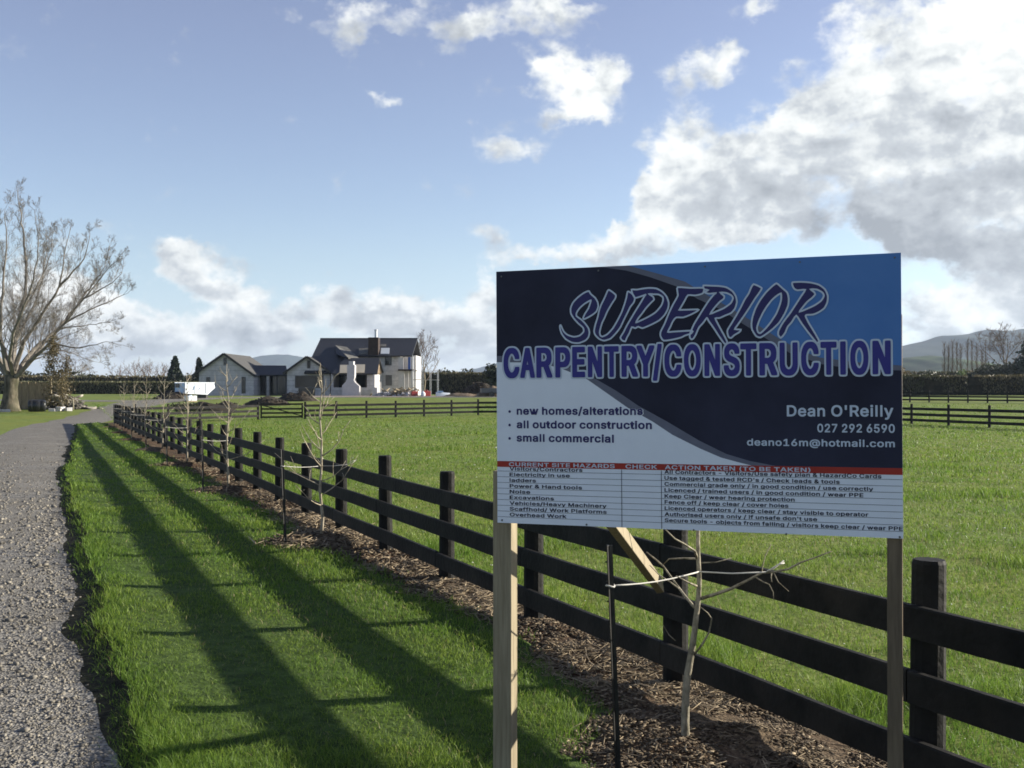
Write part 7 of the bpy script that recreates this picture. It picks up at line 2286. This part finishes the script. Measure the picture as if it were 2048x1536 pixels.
def mound(label, base, w, d, h, mat, seed, rz=0, name='soil_heap', cat='heap', group=None, clods=60):
    """heap of earth: a lumpy dome with clods on it"""
    r_ = np.random.default_rng(seed)
    root = thing(name, label, cat, base, rz, group)
    n, m_ = 28, 10
    mb = MB()
    for j in range(m_ + 1):
        t = j / m_
        for i in range(n):
            a = 2 * math.pi * i / n
            k = 1 + .35 * (float(vnoise(math.cos(a) * 1.6 + seed, math.sin(a) * 1.6, seed)) - .5)
            x_, y_ = math.cos(a) * w / 2 * t * k, math.sin(a) * d / 2 * t * k
            z_ = h * (1 - t ** 1.5) * (.72 + .55 * float(vnoise(x_ * 1.3 + seed, y_ * 1.3, seed + 1))) + .10 * h * (float(vnoise(x_ * 4, y_ * 4, seed + 2)) - .5)
            mb.v.append((x_, y_, z_ if j < m_ else -.05))
    for j in range(m_):
        for i in range(n):
            i2 = (i + 1) % n
            mb.f.append((j * n + i, (j + 1) * n + i, (j + 1) * n + i2, j * n + i2))
            mb.m.append(0)
    for _ in range(clods):
        a, t = r_.uniform(0, 6.28), r_.uniform(0, 1) ** .6
        x_, y_ = math.cos(a) * w / 2 * t, math.sin(a) * d / 2 * t
        s_ = h * r_.uniform(.04, .13)
        mb.box((x_, y_, max(.02, h * (1 - t ** 1.5) * .95)), (s_ * 1.4, s_ * 1.2, s_), Matrix.Rotation(r_.uniform(0, 3), 3, (.5, .3, 1)), jit=.3)
    mb.build('earth', M[mat], root)
    return root


mound('dark soil heap on the drive edge beside the skip bin', at(345, 110), 4.2, 3.0, .85, 'soil', 1)
mound('low dark soil heap behind the fence, left of the gate', at(452, 88), 3.6, 2.4, .60, 'soil', 2)
mound('long low dark soil heap behind the left part of the back fence', at(405, 84), 5.2, 2.2, .62, 'soil', 3)
mound('dark soil heap right behind the paddock gate', at(535, 94), 4.2, 2.8, .85, 'soil', 4)
mound('tallest dark soil heap in front of the middle gable', at(592, 104), 4.4, 2.8, .95, 'soil', 5)
mound('big dark spoil heap at the right of the yard near the sign edge', at(958, 124), 4.6, 3.2, 1.8, 'soil', 6)
mound('tan gravel heap beside the big dark spoil heap', at(985, 119), 4.2, 3.0, 1.0, 'soil_tan', 7)
mound('low grey rubble heap on the yard before the dark spoil heap', at(925, 121), 4.8, 2.2, .45, 'soil_tan', 8, name='rubble_heap', clods=160)

# building leftovers by the two-storey wall
rb_ = thing('timber_pile', 'untidy pile of timber offcuts and rubble against the two-storey wall', 'pile', at(795, 123.5), H_ROT)
mb = MB()
r_ = random.Random(9)
for _ in range(70):
    a = r_.uniform(0, 3.14)
    mb.box((r_.gauss(0, 1.2), r_.uniform(-.6, .6), r_.uniform(.05, .75)), (r_.uniform(.5, 1.5), .12, .10), Matrix.Rotation(a, 3, 'Z') @ Matrix.Rotation(r_.uniform(-.6, .6), 3, 'Y'))
mb.build('offcuts', M['fence_pale'], rb_)
mb = MB()
for _ in range(50):
    mb.box((r_.gauss(0, 1.4), r_.uniform(-.8, .8), r_.uniform(.02, .35)), [r_.uniform(.15, .4) for _ in range(3)], Matrix.Rotation(r_.uniform(0, 3), 3, (1, .4, .7)), jit=.3)
mb.build('broken_blocks', M['block'], rb_)


def fuel_can(px, Y, label, s_=1.0):
    root = thing('fuel_can', label, 'can', at(px, Y), .4)
    mb = MB()
    mb.box((0, 0, .28 * s_), (.75 * s_, .42 * s_, .5 * s_), jit=.06)
    mb.build('can_body', M['rust'], root, bevel=.04)
    MB().tube([(-.2 * s_, 0, .5 * s_), (-.12 * s_, 0, .62 * s_), (.12 * s_, 0, .62 * s_), (.2 * s_, 0, .5 * s_)], .03, 5).build('handle', M['rust'], root)


fuel_can(829, 122, 'dull red container at the foot of the right house corner', 1.0)
fuel_can(853, 122, 'dull red container farther right, under the scaffold', 1.1)
bg_ = thing('cement_bag', 'white sack standing between the two red containers', 'sack', at(846, 121.5))
MB().lathe([(.22, 0), (.27, .12), (.25, .35), (.14, .5), (.06, .56)], sides=10, jit=.06).build('sack_body', M['white_paint'], bg_, smooth=True)
MB().tube([(-.05, 0, .56), (0, 0, .62), (.05, 0, .57)], .03, 5).build('tied_neck', M['white_paint'], bg_)

DS_ = .5
dn = thing('white_dinghy', 'small low white and pale blue boat hull lying on the yard right of the scaffold', 'boat', at(886, 121), R(12))
mb = MB()
secs = []
for i in range(9):
    t = i / 8
    hw = .62 * math.sin(math.pi * min(1, .18 + .82 * (1 - t) ** .8) / 2) if t > .0 else .6
    hw = .62 * (1 - t ** 3) + .02
    secs.append([(-1.6 + 3.2 * t, -hw, .05), (-1.6 + 3.2 * t, -hw * .85, .35 + .05 * t), (-1.6 + 3.2 * t, 0, .55 - .12 * t), (-1.6 + 3.2 * t, hw * .85, .35 + .05 * t), (-1.6 + 3.2 * t, hw, .05)])
vs = [q for sct in secs for q in sct]
fs = [(i * 5 + k, (i + 1) * 5 + k, (i + 1) * 5 + k + 1, i * 5 + k + 1) for i in range(8) for k in range(4)] + [(0, 1, 2, 3, 4)]
mb.add(vs, fs)
mb.v = [(v[0] * DS_, v[1] * DS_, v[2] * .9) for v in mb.v]
mb.build('hull', M['white_paint'], dn)
MB().box((-.3, -.05, .54), (.6, .3, .16), jit=.15).build('blue_cover', M['pale_blue'], dn)

tr_ = thing('box_trailer', 'dark box trailer half hidden behind the left edge of the sign', 'trailer', at(982, 117.5), R(8))
mb = MB()
for (c, sz) in (((0, -.6, .72), (2.2, .05, .5)), ((0, .6, .72), (2.2, .05, .5)), ((-1.1, 0, .72), (.05, 1.2, .5)), ((1.1, 0, .72), (.05, 1.2, .5)), ((0, 0, .5), (2.2, 1.2, .06))):
    mb.box(c, sz)
mb.build('tray', M['frame_grey'], tr_)
for y_ in (-.68, .68):
    MB().tube([(0, y_ - .09, .3), (0, y_ + .09, .3)], .3, 14).build('wheel', M['plastic'], tr_)
MB().tube([(-1.1, 0, .45), (-2.1, 0, .42)], .04, 6).build('drawbar', M['black_steel'], tr_)

# ------------------------------------------------------------------ things under the big tree
pf = thing('paling_screen', 'short screen of raw timber palings behind the huge tree trunk', 'fence', at(62, 86.5), R(6))
for i in range(5):
    x_ = -1.05 + i * .56
    MB().box((x_, 0, 1.08), (.50, .03, 2.15 + random.uniform(-.06, .06))).build('paling', M['fence_pale'], pf)
    MB().box((x_ + .28, -.05, 1.1), (.06, .07, 2.2)).build('batten', M['fence_pale'], pf)
MB().box((1.52, -.02, 1.2), (.17, .15, 2.5)).build('post', M['pine'], pf)
for z_ in (.4, 1.75):
    MB().box((.1, .05, z_), (2.7, .05, .1)).build('rail', M['fence_pale'], pf)

bt = thing('black_barrel', 'squat black plastic barrel lying on the grass in front of the paling screen', 'barrel', at(74, 82.0), R(20))
mb = MB()
mb.lathe([(.36, -.62), (.43, -.58), (.46, -.3), (.43, -.27), (.46, -.24), (.46, .24), (.43, .27), (.46, .3), (.43, .58), (.36, .62)], sides=20)
mb.v = [(v[2], v[1], v[0] + .46) for v in mb.v]
mb.build('barrel_body', M['plastic'], bt, smooth=True)
MB().tube([(.63, 0, .70), (.68, 0, .70)], .06, 8).build('bung', M['plastic'], bt)

rh = thing('rubbish_heap', 'messy heap of branches, blocks and rubbish right of the paling screen', 'heap', at(120, 87))
r_ = np.random.default_rng(3)
n = 500
x_ = r_.normal(0, 1.0, n)
y_ = r_.normal(0, .6, n)
top = 1.25 * np.exp(-(x_ / 1.15) ** 2)
z_ = r_.uniform(0, 1, n) * top
base_ = rh.location
o = pebbles('rubbish', x_, y_, z_ + .03, .22 * r_.uniform(.3, 1.5, n), M['rubble'], .6, r_.uniform(0, 1, n) ** 1.8, stretch=r_.uniform(1, 3.5, n))
for k_ in ('label', 'category', 'kind'):
    if k_ in o:
        del o[k_]
o.parent = rh
mb = MB()
for _ in range(26):
    a = Vector((random.gauss(0, .9), random.gauss(0, .5), random.uniform(.2, .8)))
    mb.tube([a, a + Vector((random.uniform(-.8, .8), random.uniform(-.4, .4), random.uniform(-.1, .7)))], .025, 4)
mb.build('sticks', M['bark_grey'], rh)
for i, (px, Y, w_, h_, lb) in enumerate(((104, 82.5, .45, .22, 'pale broken block lying just right of the black barrel'), (121, 82.8, .6, .34, 'white block on the grass below the rubbish heap'),
                                       (137, 83.0, .42, .28, 'white block at the foot of the bent post'), (10, 81.5, .7, .2, 'flat pale block at the foot of the huge tree'))):
    bk = thing('concrete_block', lb, 'block', at(px, Y), random.uniform(0, 1.5))
    MB().box((0, 0, h_ / 2), (w_, .4, h_), jit=.12).build('block_body', M['block'], bk, bevel=.02)
bp_ = thing('bent_post', 'short pale bent post leaning at the right of the rubbish heap', 'post', at(145, 85))
MB().tube([(.06, 0, -.2), (.05, 0, .5), (.02, 0, .85), (-.18, 0, 1.0), (-.36, 0, 1.08)], [.075, .07, .065, .06, .05], 7).build('stem', M['bark_pale'], bp_, smooth=True)

# dark drain-side bushes behind the left of the back fence
leafy('dark scrubby bush behind the back fence left of the soil heaps', at(372, 80), .8, 3.0, M['shrub'], 900, .08, 131, trunk=False, name='bush')
